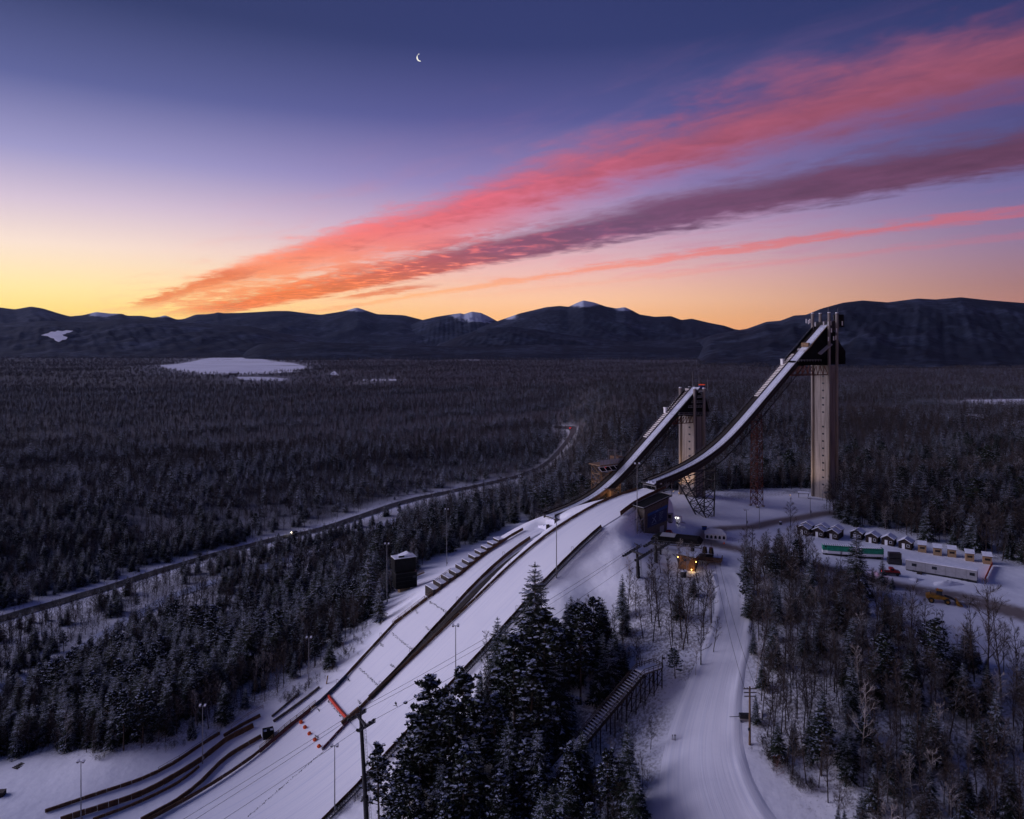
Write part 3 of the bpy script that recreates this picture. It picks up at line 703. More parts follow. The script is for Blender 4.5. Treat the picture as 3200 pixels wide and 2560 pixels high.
def sweep(mb, sec, s0, s1, zf, w0, step=1.5):
    """push a closed section [(w, z)] along the in-run"""
    n = max(2, int(abs(s1-s0)/step)); k = len(sec); b = len(mb.v)
    for i in range(n+1):
        s = s0+(s1-s0)*i/n
        for w, z in sec: mb.v.append(tuple(HP(s, w0+w, zf(s)+z)))
    for i in range(n):
        for j in range(k): mb.f.append((b+i*k+j, b+i*k+(j+1) % k, b+(i+1)*k+(j+1) % k, b+(i+1)*k+j)); mb.mi.append(mb.k)
    mb.f.append(tuple(b+j for j in range(k-1, -1, -1))); mb.mi.append(mb.k)
    mb.f.append(tuple(b+n*k+j for j in range(k))); mb.mi.append(mb.k)
    return mb
def rect(w0, w1, z0, z1): return [(w0, z0), (w1, z0), (w1, z1), (w0, z1)]
def railing(mb, pts, hgt=1.0, r=.04, posts=True, mid=True):
    up = Vector((0, 0, hgt)); P = [Vector(p) for p in pts]
    for a, c in zip(P[:-1], P[1:]):
        mb.beam(a+up, c+up, r*2)
        if mid: mb.beam(a+up*.55, c+up*.55, r*1.5)
    if posts:
        for p in P: mb.beam(p, p+up, r*2)
    return mb
def inrun(name, label, w0, zf, sa, sb, steps, truss, label2):
    """sa = top, sb = lip (larger s)"""
    t = thing(name, label, 'ski ramp', HP(sb, w0, zf(sb)))
    wpart('deck', sweep(MB(), rect(-5.0, 3.0, -.55, -.12), sa, sb, zf, w0), M_DSTEEL, t)
    wpart('track', sweep(MB(), [(-2.1, -.10), (2.5, -.10), (2.5, .12), (1.0, .03), (.55, .03), (.45, -.04), (-.45, -.04), (-.55, .03), (-1.2, .03), (-2.1, .10)], sa, sb, zf, w0), M_TRACK, t)
    wpart('side_wall', sweep(MB(), rect(2.55, 2.75, -2.3, .85), sa+2, sb-1, zf, w0), M_DWOOD, t)
    wpart('side_cap', sweep(MB(), rect(2.50, 2.82, .87, .97), sa+2, sb-1, zf, w0), M_GREY, t)
    wpart('side_wall', sweep(MB(), rect(-5.15, -5.0, -2.0, .35), sa+2, sb-1, zf, w0), M_DWOOD, t)
    wpart('kerb', sweep(MB(), rect(-2.35, -2.13, -.10, .45), sa, sb, zf, w0), M_DWOOD, t)
    # stair beside the track
    m = MB(); s = sa+1
    while s < sb-3:
        a, c = HP(s, w0-4.9, zf(s)+.02), HP(s, w0-2.4, zf(s)+.02); m.beam(a, c, .5, .10); s += .62
    wpart('stair_treads', m, M_GREYWOOD, t)
    n = int((sb-sa)/2.6)
    for wr_, hgt in ((-5.05, 1.15), (2.66, 1.55)):
        m = MB(); railing(m, [HP(sa+2+(sb-sa-3)*i/n, w0+wr_, zf(sa+2+(sb-sa-3)*i/n)+.3) for i in range(n+1)], hgt, .035)
        wpart('railing', m, M_STEEL, t)
    # start steps, white with snow
    for i, s in enumerate(steps):
        a, c = HP(s, w0-4.7, zf(s)+.42), HP(s, w0-2.35, zf(s)+.42)
        piece('start_step', t, a, c, .70, .42, M_STEPW)
    # truss below
    s0, s1, dep = truss
    dz = lambda s: -1.6-dep*np.interp(s, [sa, s0, s0+8, s1-14, s1], [.4, .5, 1, 1, .12])
    m = MB(); k = 16
    for ww in (-4.4, 2.3):
        q = [HP(s, w0+ww, zf(s)+dz(s)) for s in np.linspace(s0, s1, k)]; tp = [HP(s, w0+ww, zf(s)-.7) for s in np.linspace(s0, s1, k)]
        for i in range(k-1):
            m.beam(q[i], q[i+1], .38); m.beam(tp[i], tp[i+1], .3)
            m.beam(q[i] if i % 2 else tp[i], tp[i+1] if i % 2 else q[i+1], .22); m.beam(q[i], tp[i], .18)
    for s in np.linspace(s0, s1, k):
        m.beam(HP(s, w0-4.4, zf(s)+dz(s)), HP(s, w0+2.3, zf(s)+dz(s)), .2); m.beam(HP(s, w0-4.4, zf(s)+dz(s)), HP(s, w0+2.3, zf(s)-.7), .15)
    wpart('truss', m, M_DSTEEL, t)
    return t
M_STEPW = mat('snowy_step', (.84, .80, .76), .7, .15, .8)
ramp_l = inrun('inrun_ramp', 'long curved snow-covered in-run ramp coming down from the tall tower', 0.0, ZIL, -121.5, 0.0, np.arange(-98, -71, .98), (-104, -22, 4.6), '')
ramp_s = inrun('inrun_ramp', 'shorter steep in-run ramp coming down from the lower tower', -27.0, ZIS, -56.5, 31.0, np.arange(-54.5, -26.5, .95), (-48, -4, 3.4), '')
# small white start house on each ramp
for rp, w0, zf, s in ((ramp_l, 0, ZIL, -91.5), (ramp_s, -27, ZIS, -40.5)):
    m = MB(); a = HP(s, w0-4.4, zf(s)); 
    for k_, (z0, z1, g) in enumerate(((.2, 2.7, .55), (2.7, 2.95, .75))):
        m.hexa([HP(s+i*g, w0-4.3+j*g*1.1, zf(s)+z) for z in (z0, z1) for i, j in ((-1, -1), (1, -1), (1, 1), (-1, 1))])
    wpart('start_cabin', m, M_WHITE, rp)
# lip of the large take-off: frame, stair, snow lumps
m = MB()
for s in (-1.0, -5.5, -10):
    for w in (-4.6, 2.6): m.beam(HP(s, w, float(profL(0))-3.2), HP(s, w, ZIL(s)-.5), .25)
    m.beam(HP(s, -4.6, -1.2), HP(s, 2.6, -1.2), .2)
for w in (-4.6, 2.6): m.beam(HP(-1, w, -3), HP(-5.5, w, ZIL(-5)-.6), .16); m.beam(HP(-5.5, w, -3), HP(-10, w, ZIL(-10)-.6), .16)
wpart('lip_frame', m, M_STEEL, ramp_l)
m = MB(); rg = random.Random(4)
for i in range(9):
    c = HP(-.6-rg.random()*3.5, -1.8+i*.5, .1+rg.random()*.25); r_ = .5+.4*rg.random()
    for k_ in range(1): m.hexa([(c.x+dx*r_, c.y+dy*r_, c.z+dz_) for dz_, q in ((-.5, 1), (.45, .55)) for dx, dy in ((-q, -q), (q, -q), (q, q), (-q, q))])
wpart('snow_lump', m, M_TRACK, ramp_l, True)
m = MB(); s0_, s1_ = -6.0, 3.5
for i in range(18):
    s = s0_+(s1_-s0_)*i/17; z = -.4+(-6.5)*i/17
    m.beam(HP(s, 3.6, z), HP(s, 5.0, z), .32, .07)
for w in (3.55, 5.05): m.beam(HP(s0_, w, -.4), HP(s1_, w, -6.9), .14, .3); railing(m, [HP(s0_+(s1_-s0_)*i/5, w, -.4-6.5*i/5) for i in range(6)], 1.0, .04)
wpart('access_stair', m, M_STEEL, ramp_l)
# ---------------------------------------------------------------- towers
def tower(name, label, s0, w0, zb, zc, zt, win_z, col_top):
    t = thing(name, label, 'tower', HP(s0, w0, zb))
    A, B = 3.2, 4.55            # half depth along the hill, half width across it
    q = [HP(s0+i*(A-.15), w0+j*(B-.25), z) for z in (zb-3, zc) for i, j in ((-1, -1), (1, -1), (1, 1), (-1, 1))]
    wpart('shaft', MB().hexa(q), M_CONC, t)
    for i in (-1, 1):
        for j in (-1, 1):
            m = MB(); m.tube(HP(s0+i*A, w0+j*B, zb-3), HP(s0+i*A, w0+j*B, zt), .72, .72, 20)
            m.k = 1; m.tube(HP(s0+i*A, w0+j*B, zt), HP(s0+i*A, w0+j*B, zt+.35), .78, .70, 20)
            wpart('corner_column', m, [M_CONC, M_ROOFSNOW], t, True)
    for z in win_z:
        m = MB(); m.hexa([HP(s0+A-.15+a, w0+1.2+b, z+c) for c in (-.38, .38) for a, b in ((-.35, -.55), (.06, -.55), (.06, .55), (-.35, .55))])
        wpart('window', m, M_GLASS, t)
    # dark lift recess on the near side
    m = MB(); m.hexa([HP(s0+A-1.5+a, w0+B-.25+b, z) for z in (zb-2, zc) for a, b in ((-.45, -.2), (.45, -.2), (.45, .05), (-.45, .05))])
    wpart('lift_recess', m, M_DSTEEL, t)
    return t, A, B
big_win = [SP(2573, 900+y*.4638, -115.9)[1] for y in (595, 643, 691, 741, 788, 837, 935, 983, 1032, 1081, 1130, 1179, 1228, 1277, 1325)]
TB, A_, B_ = tower('jump_tower', 'tall concrete ski jump tower crowned with dark cladding and antennas', -119.0, 0.0, -19.5, 45.8, 71.5, big_win, 72)
small_win = [SP(2157, 1180+y*.2203, -50.9)[1] for y in (708, 808, 910, 1014, 1115, 1425, 1525)]
TS, _, _ = tower('jump_tower', 'shorter concrete ski jump tower behind the long ramp, floodlit from below', -54.0, -27.0, -15.6, 22.0, 35.2, small_win, 35)
def vpoly(pts, w): return [VPW(px, py, w) for px, py in pts]
# head of the tall tower
far = Vector((-N[0], -N[1], 0))
head = [(2496, 1143), (2496, 1129), (2514, 1103), (2533, 1085), (2545, 1068), (2588, 1016), (2610, 1040), (2625, 1075), (2642, 1101), (2642, 1138)]
wpart('head_wall', MB().prism(vpoly(head, 3.6), far*.35), M_BLACK, TB)
wpart('head_wall', MB().prism([p+far*7.6 for p in vpoly(head, 3.6)], far*.35), M_BLACK, TB)
h2 = vpoly([(2496, 1143), (2496, 1129), (2642, 1101), (2642, 1138)], 3.6)
wpart('head_floor', MB().prism([h2[0], h2[1], h2[2], h2[3]], far*7.6), M_BLACK, TB)
a, c = vpoly([(2625, 1075), (2642, 1101)], 3.6); wpart('head_roof', MB().prism([a, c, c+Vector((0, 0, .4)), a+Vector((0, 0, .4))], far*7.6), M_BLACK, TB)
a, c = vpoly([(2610, 1040), (2625, 1075)], 3.6); wpart('head_roof', MB().prism([a, c, c+Vector((0, 0, .4)), a+Vector((0, 0, .4))], far*7.6), M_BLACK, TB)
m = MB(); q = vpoly([(2514, 1102), (2533, 1084), (2545, 1067), (2590, 1013)], 3.7)
for p_, r_ in zip(q[:-1], q[1:]): m.beam(p_, r_, .22, .16)
wpart('head_rail', m, M_TIMBER, TB)
q = vpoly([(2556, 1103), (2592, 1072)], 3.7); nn_ = Vector((N[0], N[1], 0))
m = MB(); m.add([q[0], q[0]+nn_*1.7-Vector((0, 0, .6)), q[1]+nn_*1.7-Vector((0, 0, .6)), q[1], q[0]-Vector((0, 0, .35)), q[0]+nn_*1.7-Vector((0, 0, .95)), q[1]+nn_*1.7-Vector((0, 0, .95)), q[1]-Vector((0, 0, .35))],
                [(0, 1, 2, 3), (7, 6, 5, 4), (0, 4, 5, 1), (1, 5, 6, 2), (2, 6, 7, 3), (3, 7, 4, 0)])
wpart('canopy', m, M_GREY, TB)
m = MB(); q = vpoly([(2496, 1127), (2530, 1127), (2566, 1126)], 4.3)
railing(m, [q[0]+(q[2]-q[0])*i/8-Vector((0, 0, .6)) for i in range(9)], 1.0, .05); wpart('balcony_rail', m, M_GREY, TB)
b0_, b1_ = vpoly([(2518, 1090)], 2.0)[0], None
m = MB(); m.hexa([HP(-103.5+i, 0+j, ZIL(-103.5)+z) for z in (.2, 2.2) for i, j in ((-.6, -2), (.6, -2), (.6, 2), (-.6, 2))]); wpart('start_gate', m, M_TIMBER, TB)
m = MB(); railing(m, [HP(-100.5, -2.2+i*.55, ZIL(-100.5)+.3) for i in range(9)], 1.1, .06); wpart('gate_rail', m, M_WHITE, TB)
m = MB(); k = 7
for w in (-4.2, 4.2):
    lo = vpoly([(2470, 1174), (2588, 1171)], w if w > 0 else 4.2); hi = vpoly([(2498, 1145), (2588, 1144)], 4.2)
    dd = Vector((N[0], N[1], 0))*(w-4.2)
    for i in range(k):
        a, b_ = lo[0]+(lo[1]-lo[0])*i/k+dd, lo[0]+(lo[1]-lo[0])*(i+1)/k+dd; c, d_ = hi[0]+(hi[1]-hi[0])*i/k+dd, hi[0]+(hi[1]-hi[0])*(i+1)/k+dd
        m.beam(a, b_, .4); m.beam(a, c, .25); m.beam(c, b_, .25)
wpart('head_truss', m, M_RUST, TB)
q = vpoly([(2621, 983), (2637, 983), (2637, 1023), (2621, 1023)], 3.0)
wpart('equipment_box', MB().prism(q, far*3.0), M_BLACK, TB)
q = vpoly([(2596, 1006), (2622, 1000), (2622, 1030), (2598, 1036)], 3.4)
wpart('equipment_box', MB().prism(q, far*6), M_DSTEEL, TB)
rg = random.Random(3)
for px, py, w in ((2520, 1004, -4.9), (2527, 1007, -5.2), (2531, 1004, -4.9), (2548, 1014, 3.8), (2574, 1012, 3.9), (2589, 1012, 4.6), (2596, 1011, 5.0), (2632, 1011, 4.2), (2598, 1033, 5.2), (2614, 1033, 4.8), (2605, 1058, 5.2), (2612, 1056, 5.0), (2589, 1060, 4.8), (2527, 1054, -4.5)):
    c = VPW(px, py, w); m = MB(); m.box(c.x-.24, c.x+.24, c.y-.16, c.y+.16, c.z-1.0, c.z+1.1); m.k = 1; m.beam(c+Vector((.1, .25, -.4)), c+Vector((.3, 1.2, -.4)), .12)
    wpart('antenna_panel', m, [M_WHITE, M_DSTEEL], TB)
for px, y0_, y1_ in ((2588, 955, 985), (2618, 962, 985), (2604, 985, 1000)):
    m = MB(); a = VPW(px, y1_, 3.0); c = VPW(px, y0_, 3.0); m.tube(a, c, .07, .04, 5); wpart('whip_antenna', m, M_GREY, TB)
# foot of the tall tower: stair and door hut
m = MB(); g_ = HP(-115, 5.2, -19.5)
for i in range(14): m.beam(HP(-115-i*.42, 5.0, -15.6-i*.28), HP(-115-i*.42, 6.6, -15.6-i*.28), .3, .08)
railing(m, [HP(-115-i*1.1, 6.6, -15.6-i*.73) for i in range(6)], 1.0, .05); m.hexa([HP(-112.5+i, 5.8+j, z) for z in (-15.8, -15.5) for i, j in ((-2.4, -1.2), (2.4, -1.2), (2.4, 1.2), (-2.4, 1.2))])
for i, j in ((-2.3, 1.1), (2.3, 1.1), (2.3, -1.1)): m.beam(HP(-112.5+i, 5.8+j, -21), HP(-112.5+i, 5.8+j, -14.6), .18)
wpart('entrance_stair', m, M_STEEL, TB)
# head of the lower tower
sh = vpoly([(2118, 1300), (2122, 1287), (2175, 1222), (2205, 1240), (2216, 1282), (2212, 1298)], -23.0)
wpart('head_wall', MB().prism(sh, far*.3), M_BLACK, TS)
wpart('head_wall', MB().prism([p+far*7.4 for p in sh], far*.3), M_BLACK, TS)
for i_, (pa, pb) in enumerate((((2122, 1299), (2213, 1297)), ((2152, 1277), (2200, 1275)), ((2162, 1262), (2196, 1261)), ((2180, 1246), (2196, 1244)), ((2184, 1229), (2198, 1228)))):
    a, c = vpoly([pa, pb], -22.6); m = MB(); m.prism([a, c, c+Vector((0, 0, .35)), a+Vector((0, 0, .35))], far*8); m.k = 1
    a2, c2 = a+Vector((0, 0, .36)), c+Vector((0, 0, .36)); m.prism([a2, c2, c2+Vector((0, 0, .14)), a2+Vector((0, 0, .14))], far*.8)
    railing(m, [a+(c-a)*k_/6+Vector((0, 0, .5)) for k_ in range(7)], .9, .04)
    wpart('head_floor', m, [M_BLACK, M_GREY], TS)
m = MB(); lo = vpoly([(2100, 1325), (2165, 1321)], -23); hi = vpoly([(2122, 1302), (2168, 1301)], -23)
for i in range(6):
    a, b_ = lo[0]+(lo[1]-lo[0])*i/6, lo[0]+(lo[1]-lo[0])*(i+1)/6; c = hi[0]+(hi[1]-hi[0])*i/6
    m.beam(a, b_, .35); m.beam(a, c, .2); m.beam(c, b_, .2)
wpart('head_truss', m, M_RUST, TS)
q = vpoly([(2184, 1201), (2203, 1201), (2203, 1204), (2184, 1204)], -25); wpart('red_sign', MB().prism(q, far*.2), emit('red_sign_light', (1.0, .10, .05), .4), TS)
q = vpoly([(2186, 1206), (2201, 1206), (2201, 1214), (2186, 1214)], -25); wpart('sign_backing', MB().prism(q, far*.4), M_BLUE, TS)
for px, y0_, y1_ in ((2164, 1162, 1214), (2184, 1160, 1214), (2211, 1178, 1222)):
    m = MB(); m.tube(VPW(px, y1_, -26), VPW(px, y0_, -26), .08, .05, 5); wpart('whip_antenna', m, M_GREY, TS)
# rust lattice column half way along the long ramp
def lattice(name, label, s, w, half, zb, zt, m_, bays, wx=.28):
    t = thing(name, label, 'lattice tower', HP(s, w, zb)); 
    C = [(-half, -half), (half, -half), (half, half), (-half, half)]
    for i, j in C:
        mm = MB(); mm.beam(HP(s+i, w+j, zb-2), HP(s+i*.8, w+j*.8, zt), wx); wpart('leg', mm, m_, t)
        mm = MB(); mm.hexa([HP(s+i+a, w+j+b, z) for z in (zb-1, zb+.35) for a, b in ((-.5, -.5), (.5, -.5), (.5, .5), (-.5, .5))]); wpart('footing', mm, M_CONC, t)
    mm = MB()
    for k in range(bays):
        z0, z1 = zb+(zt-zb)*k/bays, zb+(zt-zb)*(k+1)/bays; f0, f1 = 1-.2*k/bays, 1-.2*(k+1)/bays
        for (i, j), (i2, j2) in zip(C, C[1:]+C[:1]):
            mm.beam(HP(s+i*f0, w+j*f0, z0), HP(s+i2*f1, w+j2*f1, z1), wx*.55); mm.beam(HP(s+i2*f0, w+j2*f0, z0), HP(s+i*f1, w+j*f1, z1), wx*.55)
            mm.beam(HP(s+i*f1, w+j*f1, z1), HP(s+i2*f1, w+j2*f1, z1), wx*.6)
    wpart('bracing', mm, m_, t); return t
s_ = VP(2369, 1585, 0)[0]
lattice('lattice_column', 'slender rusty lattice column under the middle of the long ramp', s_, -.8, 2.0, VP(2369, 1585, 0)[1]+.5, ZIL(s_)-5.5, M_RUST, 13)
# black raking support
def raking():
    b = VP(2218, 1618, 1.0); t = thing('raking_support', 'black raking steel trestle under the lower end of the long ramp', 'trestle', HP(b[0], 0, b[1]))
    zb = b[1]
    for w in (-3.6, 2.0):
        top1, top2 = VP(2134, 1496, w), VP(2226, 1432, w); f0, f1 = (b[0]+3.0, zb), (b[0]-1.5, zb)
        def P(q): return HP(q[0], w, q[1])
        top1 = (-17.5, ZIL(-17.5)-2.2); top2 = (-37, ZIL(-37)-4.5)
        for q0, q1 in ((top1, f0), (top2, f1)):
            m = MB(); m.beam(P(q0), P(q1), .45); wpart('leg', m, M_DSTEEL, t)
        m = MB(); n = 6
        for k in range(n):
            def L(a, c, f): return (a[0]+(c[0]-a[0])*f, a[1]+(c[1]-a[1])*f)
            l0, l1, r0, r1 = L(top1, f0, k/n), L(top1, f0, (k+1)/n), L(top2, f1, k/n), L(top2, f1, (k+1)/n)
            m.beam(P(l0), P(r1), .25); m.beam(P(r0), P(l1), .25); m.beam(P(l1), P(r1), .25)
            if w < 0:
                for a_ in (l1, r1): m.beam(HP(a_[0], -3.6, a_[1]), HP(a_[0], 2.0, a_[1]), .22)
                m.beam(HP(l0[0], -3.6, l0[1]), HP(l1[0], 2.0, l1[1]), .18); m.beam(HP(r0[0], -3.6, r0[1]), HP(r1[0], 2.0, r1[1]), .18)
        wpart('bracing', m, M_DSTEEL, t)
    m = MB(); m.hexa([HP(b[0]+.7+i, -.8+j, z) for z in (zb-1.5, zb+.1) for i, j in ((-3.2, -4), (3.2, -4), (3.2, 4), (-3.2, 4))]); wpart('footing', m, M_CONC, t)
raking()
# floodlights at the foot of the lower tower
def floodlight(name, label, p, aim, col, power, spot=True, size=.5):
    t = thing(name, label, 'floodlight', p)
    m = MB(); m.tube((0, 0, -1.2), (0, 0, .1), .06, .06, 6); part('post', m, M_DSTEEL, t)
    d = (Vector(aim)-Vector(p)).normalized(); m = MB(); m.beam(-d*.25, d*.12, .55, .4); part('housing', m, M_DSTEEL, t)
    m = MB(); m.beam(d*.13, d*.17, .48, .34); part('lens', m, emit('lens_'+name, col, 4), t)
    L = bpy.data.lights.new(name+'_light', 'SPOT' if spot else 'POINT'); L.energy = power; L.color = col
    if spot: L.spot_size = R(95); L.spot_blend = .8
    L.shadow_soft_size = .25
    o = link('lamp_light', L, t, d*.5); o.rotation_euler = (-d).to_track_quat('Z', 'Y').to_euler()
    return t
WARM = (1.0, .62, .34)
floodlight('floodlight', 'lit floodlight on the snow at the foot of the lower tower', HP(-44.5, -26.5, -14.0), HP(-51, -26.3, 2), WARM, 5200)
floodlight('floodlight', 'second lit floodlight beside the footing of the lower tower', HP(-45.5, -31.0, -14.0), HP(-51, -29, 0), WARM, 3200)
floodlight('floodlight', 'added floodlight under the long ramp aimed at the tall tower', HP(-102, -7.5, -18.3), HP(-115.8, -2.0, 8), (1.0, .70, .46), 6500)  # added lamp with no known source, warms the tall tower's face
# ---------------------------------------------------------------- side boards
def board_run(name, label, pts, hgt, thick, m_, lift=.3, gap=.06, seg=3.2, lean=0):
    P = [Vector(p) for p in pts]
    t = thing(name, label, 'side board', P[0])
    out = [P[0]]; acc = 0
    for a, c in zip(P[:-1], P[1:]):
        n = max(1, int(round((c-a).length/seg)))
        for k in range(1, n+1): out.append(a+(c-a)*k/n)
    for i, (a, c) in enumerate(zip(out[:-1], out[1:])):
        d = (c-a); g = d.normalized()*gap*.5
        piece('board', t, a+g, c-g, thick, hgt*(1+.05*math.sin(i*2.3)), m_, lift+hgt/2-.3)
    return t
def hillpts(pl, pf, s0, s1, dw=0.0, dz=0.0, step=6):
    n = max(2, int((s1-s0)/step)); return [HP(s, float(wof(pl, s))+dw, float(pf(s))+dz) for s in np.linspace(s0, s1, n+1)]
board_run('side_board', 'brown side board along the right edge of the large landing hill', hillpts(LRp, profL, LRp[0][0], 200, .1), 1.25, .16, M_BROWN)
board_run('side_board', 'brown side board along the left edge of the large landing hill', hillpts(LLp, profL, 2, JOIN-4, -.1), 1.05, .14, M_BROWN)
board_run('side_board', 'brown side board between the small landing hill and the middle stair', hillpts(SRp, profS, 44, JOIN-4, .1), 1.25, .14, M_BROWN)
board_run('side_board', 'long brown side board along the outer left edge of the small landing hill and outrun', hillpts(SLp, profS, SLp[0][0], 212, -.1), 1.15, .16, M_BROWN)
board_run('side_board', 'short brown board along the knoll beside the metal stair below the long ramp', [HP(s, float(wr_large(s))+.2, float(profL(s))) for s in np.arange(-4, 25, 3.0)], 1.7, .16, M_BROWN)
board_run('side_board', 'tail board of dark brown timber where the two landing hills join', [HP(s, float(wof(LLp, JOIN)), float(profL(s))) for s in (JOIN-4, JOIN+2)], 1.6, .8, M_BROWN)
# stairs beside the boards
def hill_stair(name, label, line, wid, m_):
    t = thing(name, label, 'stair', line[0]); P = [Vector(p) for p in line]
    nn = Vector((N[0], N[1], 0)); m = MB(); L = 0
    for a, c in zip(P[:-1], P[1:]):
        n = max(1, int((c-a).length/.75))
        for k in range(n):
            q = a+(c-a)*k/n; m.beam(q-nn*wid/2, q+nn*wid/2, .34, .09)
    wpart('treads', m, m_, t)
    for sg in (-1, 1):
        m = MB()
        for a, c in zip(P[:-1], P[1:]): m.beam(a+nn*sg*wid/2-Vector((0, 0, .1)), c+nn*sg*wid/2-Vector((0, 0, .1)), .1, .3)
        wpart('stringer', m, M_DSTEEL, t)
    m = MB(); railing(m, [p+nn*wid/2 for p in P], 1.0, .035); wpart('handrail', m, M_DSTEEL, t)
    return t
hill_stair('hill_stair', 'steel stair along the outside of the large hill right-hand board', hillpts(LRp, profL, 34, 196, 1.35, .75, 4), 1.5, M_STEEL)
def midpts(s0, s1, dz): return [HP(s, float((wof(LLp, s)+wof(SRp, s))/2-.3), float(profS(s))+dz) for s in np.linspace(s0, s1, 18)]
board_run('stair_bed', 'dark timber bed under the middle stair between the landing hills', midpts(46, JOIN-8, .2), .5, 2.6, M_DWOOD, seg=4)['category'] = 'stair bed'
hill_stair('hill_stair', 'dark middle stair running between the two landing hills', midpts(46, JOIN-8, .7), 1.6, M_DSTEEL)
hill_stair('hill_stair', 'steel stair dropping beside the knoll board to the banner building', [HP(s, float(wr_large(s))+1.6, float(profL(s))+.9-.12*max(0, s)) for s in np.arange(-3, 22, 3.0)], 1.7, M_STEEL)
# distance markers on the boards
mk = 0
for pl, pf, lst, nm in ((LRp, profL, (48, 74, 98), 'large hill right-hand board'), (LLp, profL, (20, 62, 96), 'large hill left-hand board'), (SRp, profS, (58, 80, 100, 112), 'small hill inner board'), (SLp, profS, (84, 102, 120), 'small hill outer board')):
    for j, s in enumerate(lst):
        p = HP(s, float(wof(pl, s)), float(pf(s))+.6); m = MB()
        for dx in (-.35, .35): m.beam(p+Vector((dx, 0, 0)), p+Vector((dx, 0, 2.0)), .09)
        m.beam(p+Vector((-.35, 0, 2.0)), p+Vector((.35, 0, 2.0)), .09)
        l_ = p.copy(); m.v = [(v[0]-l_.x, v[1]-l_.y, v[2]-l_.z) for v in m.v]
        tag(link('distance_marker', m.mesh('distance_marker', M_STEEL), None, l_), 'small steel hoop marker number %s down the %s' % (('one', 'two', 'three', 'four')[j], nm), 'marker', 'hoop markers on the hill boards')
# pine twig lines laid across the small hill
M_TWIGL = mat('pine_twigs', (.02, .022, .02), .9, .3, 4)
def twigline(s, f0, f1, n, lab, tilt=6):
    b = MB(); rg = random.Random(int(s*10+f0*100))
    wl, wr = float(wof(SLp, s)), float(wof(SRp, s)); p0 = HP(s, wl+(wr-wl)*f0, float(profS(s)))
    for i in range(n):
        f = f0+(f1-f0)*(i+rg.random()*.9)/n; ss = s+(rg.random()-.5)*.6; w = wl+(wr-wl)*f; c = HP(ss, w, float(profS(ss))+.12)
        a = rg.random()*6.28; l_ = .22+.3*rg.random(); d = Vector((math.cos(a)*l_, math.sin(a)*l_, .05)); e = Vector((-d.y, d.x, 0))*.35
        b.add([c-d, c+e, c+d+Vector((0, 0, .15)), c-e], [(0, 1, 2, 3)])
    b.v = [(v[0]-p0.x, v[1]-p0.y, v[2]-p0.z) for v in b.v]
    tag(link('twig_line', b.mesh('twig_line', M_TWIGL), None, p0), lab, 'twigs', 'pine twig lines on the small landing hill')
for k, s in enumerate((84, 98.5, 112, 124.5)):
    twigline(s, .12, .92, 46, 'full line of pine twigs across the small landing hill, %s from the top' % ('first', 'second', 'third', 'fourth')[k])
for k, (s, f0, f1) in enumerate(((89, .08, .22), (91, .74, .9), (103, .08, .22), (105.5, .74, .9), (116.5, .08, .2), (118.5, .76, .9), (128, .1, .2), (133, .7, .85))):
    twigline(s, f0, f1, 11, 'short dash of pine twigs near the %s board of the small hill, %s down' % (('left', 'right')[k % 2], ('first', 'second', 'third', 'fourth')[k//2]))
# the coaches' terraces beside the small hill
def terraces():
    t = thing('terraced_stand', 'stepped timber terraces with snow beside the upper small landing hill', 'terrace', HP(60, -34, float(profS(60))))
    n = 11
    for i in range(n):
        s = 50+i*2.9; w1 = float(wof(SLp, s))-.5; w0_ = w1-4.2-.25*i; z = float(profS(s))+.55
        z2 = float(profS(s+2.9))
        m = MB(); m.hexa([HP(a, b, c) for c in (z2-1.5, z-.12) for a, b in ((s, w0_), (s+2.85, w0_), (s+2.85, w1), (s, w1))]); wpart('retaining_board', m, M_DWOOD, t)
        m = MB(); m.hexa([HP(a, b, c) for c in (z-.12, z+.15) for a, b in ((s-.05, w0_-.05), (s+2.8, w0_-.05), (s+2.8, w1+.05), (s-.05, w1+.05))]); wpart('tread_snow', m, M_ROOFSNOW, t)
terraces()
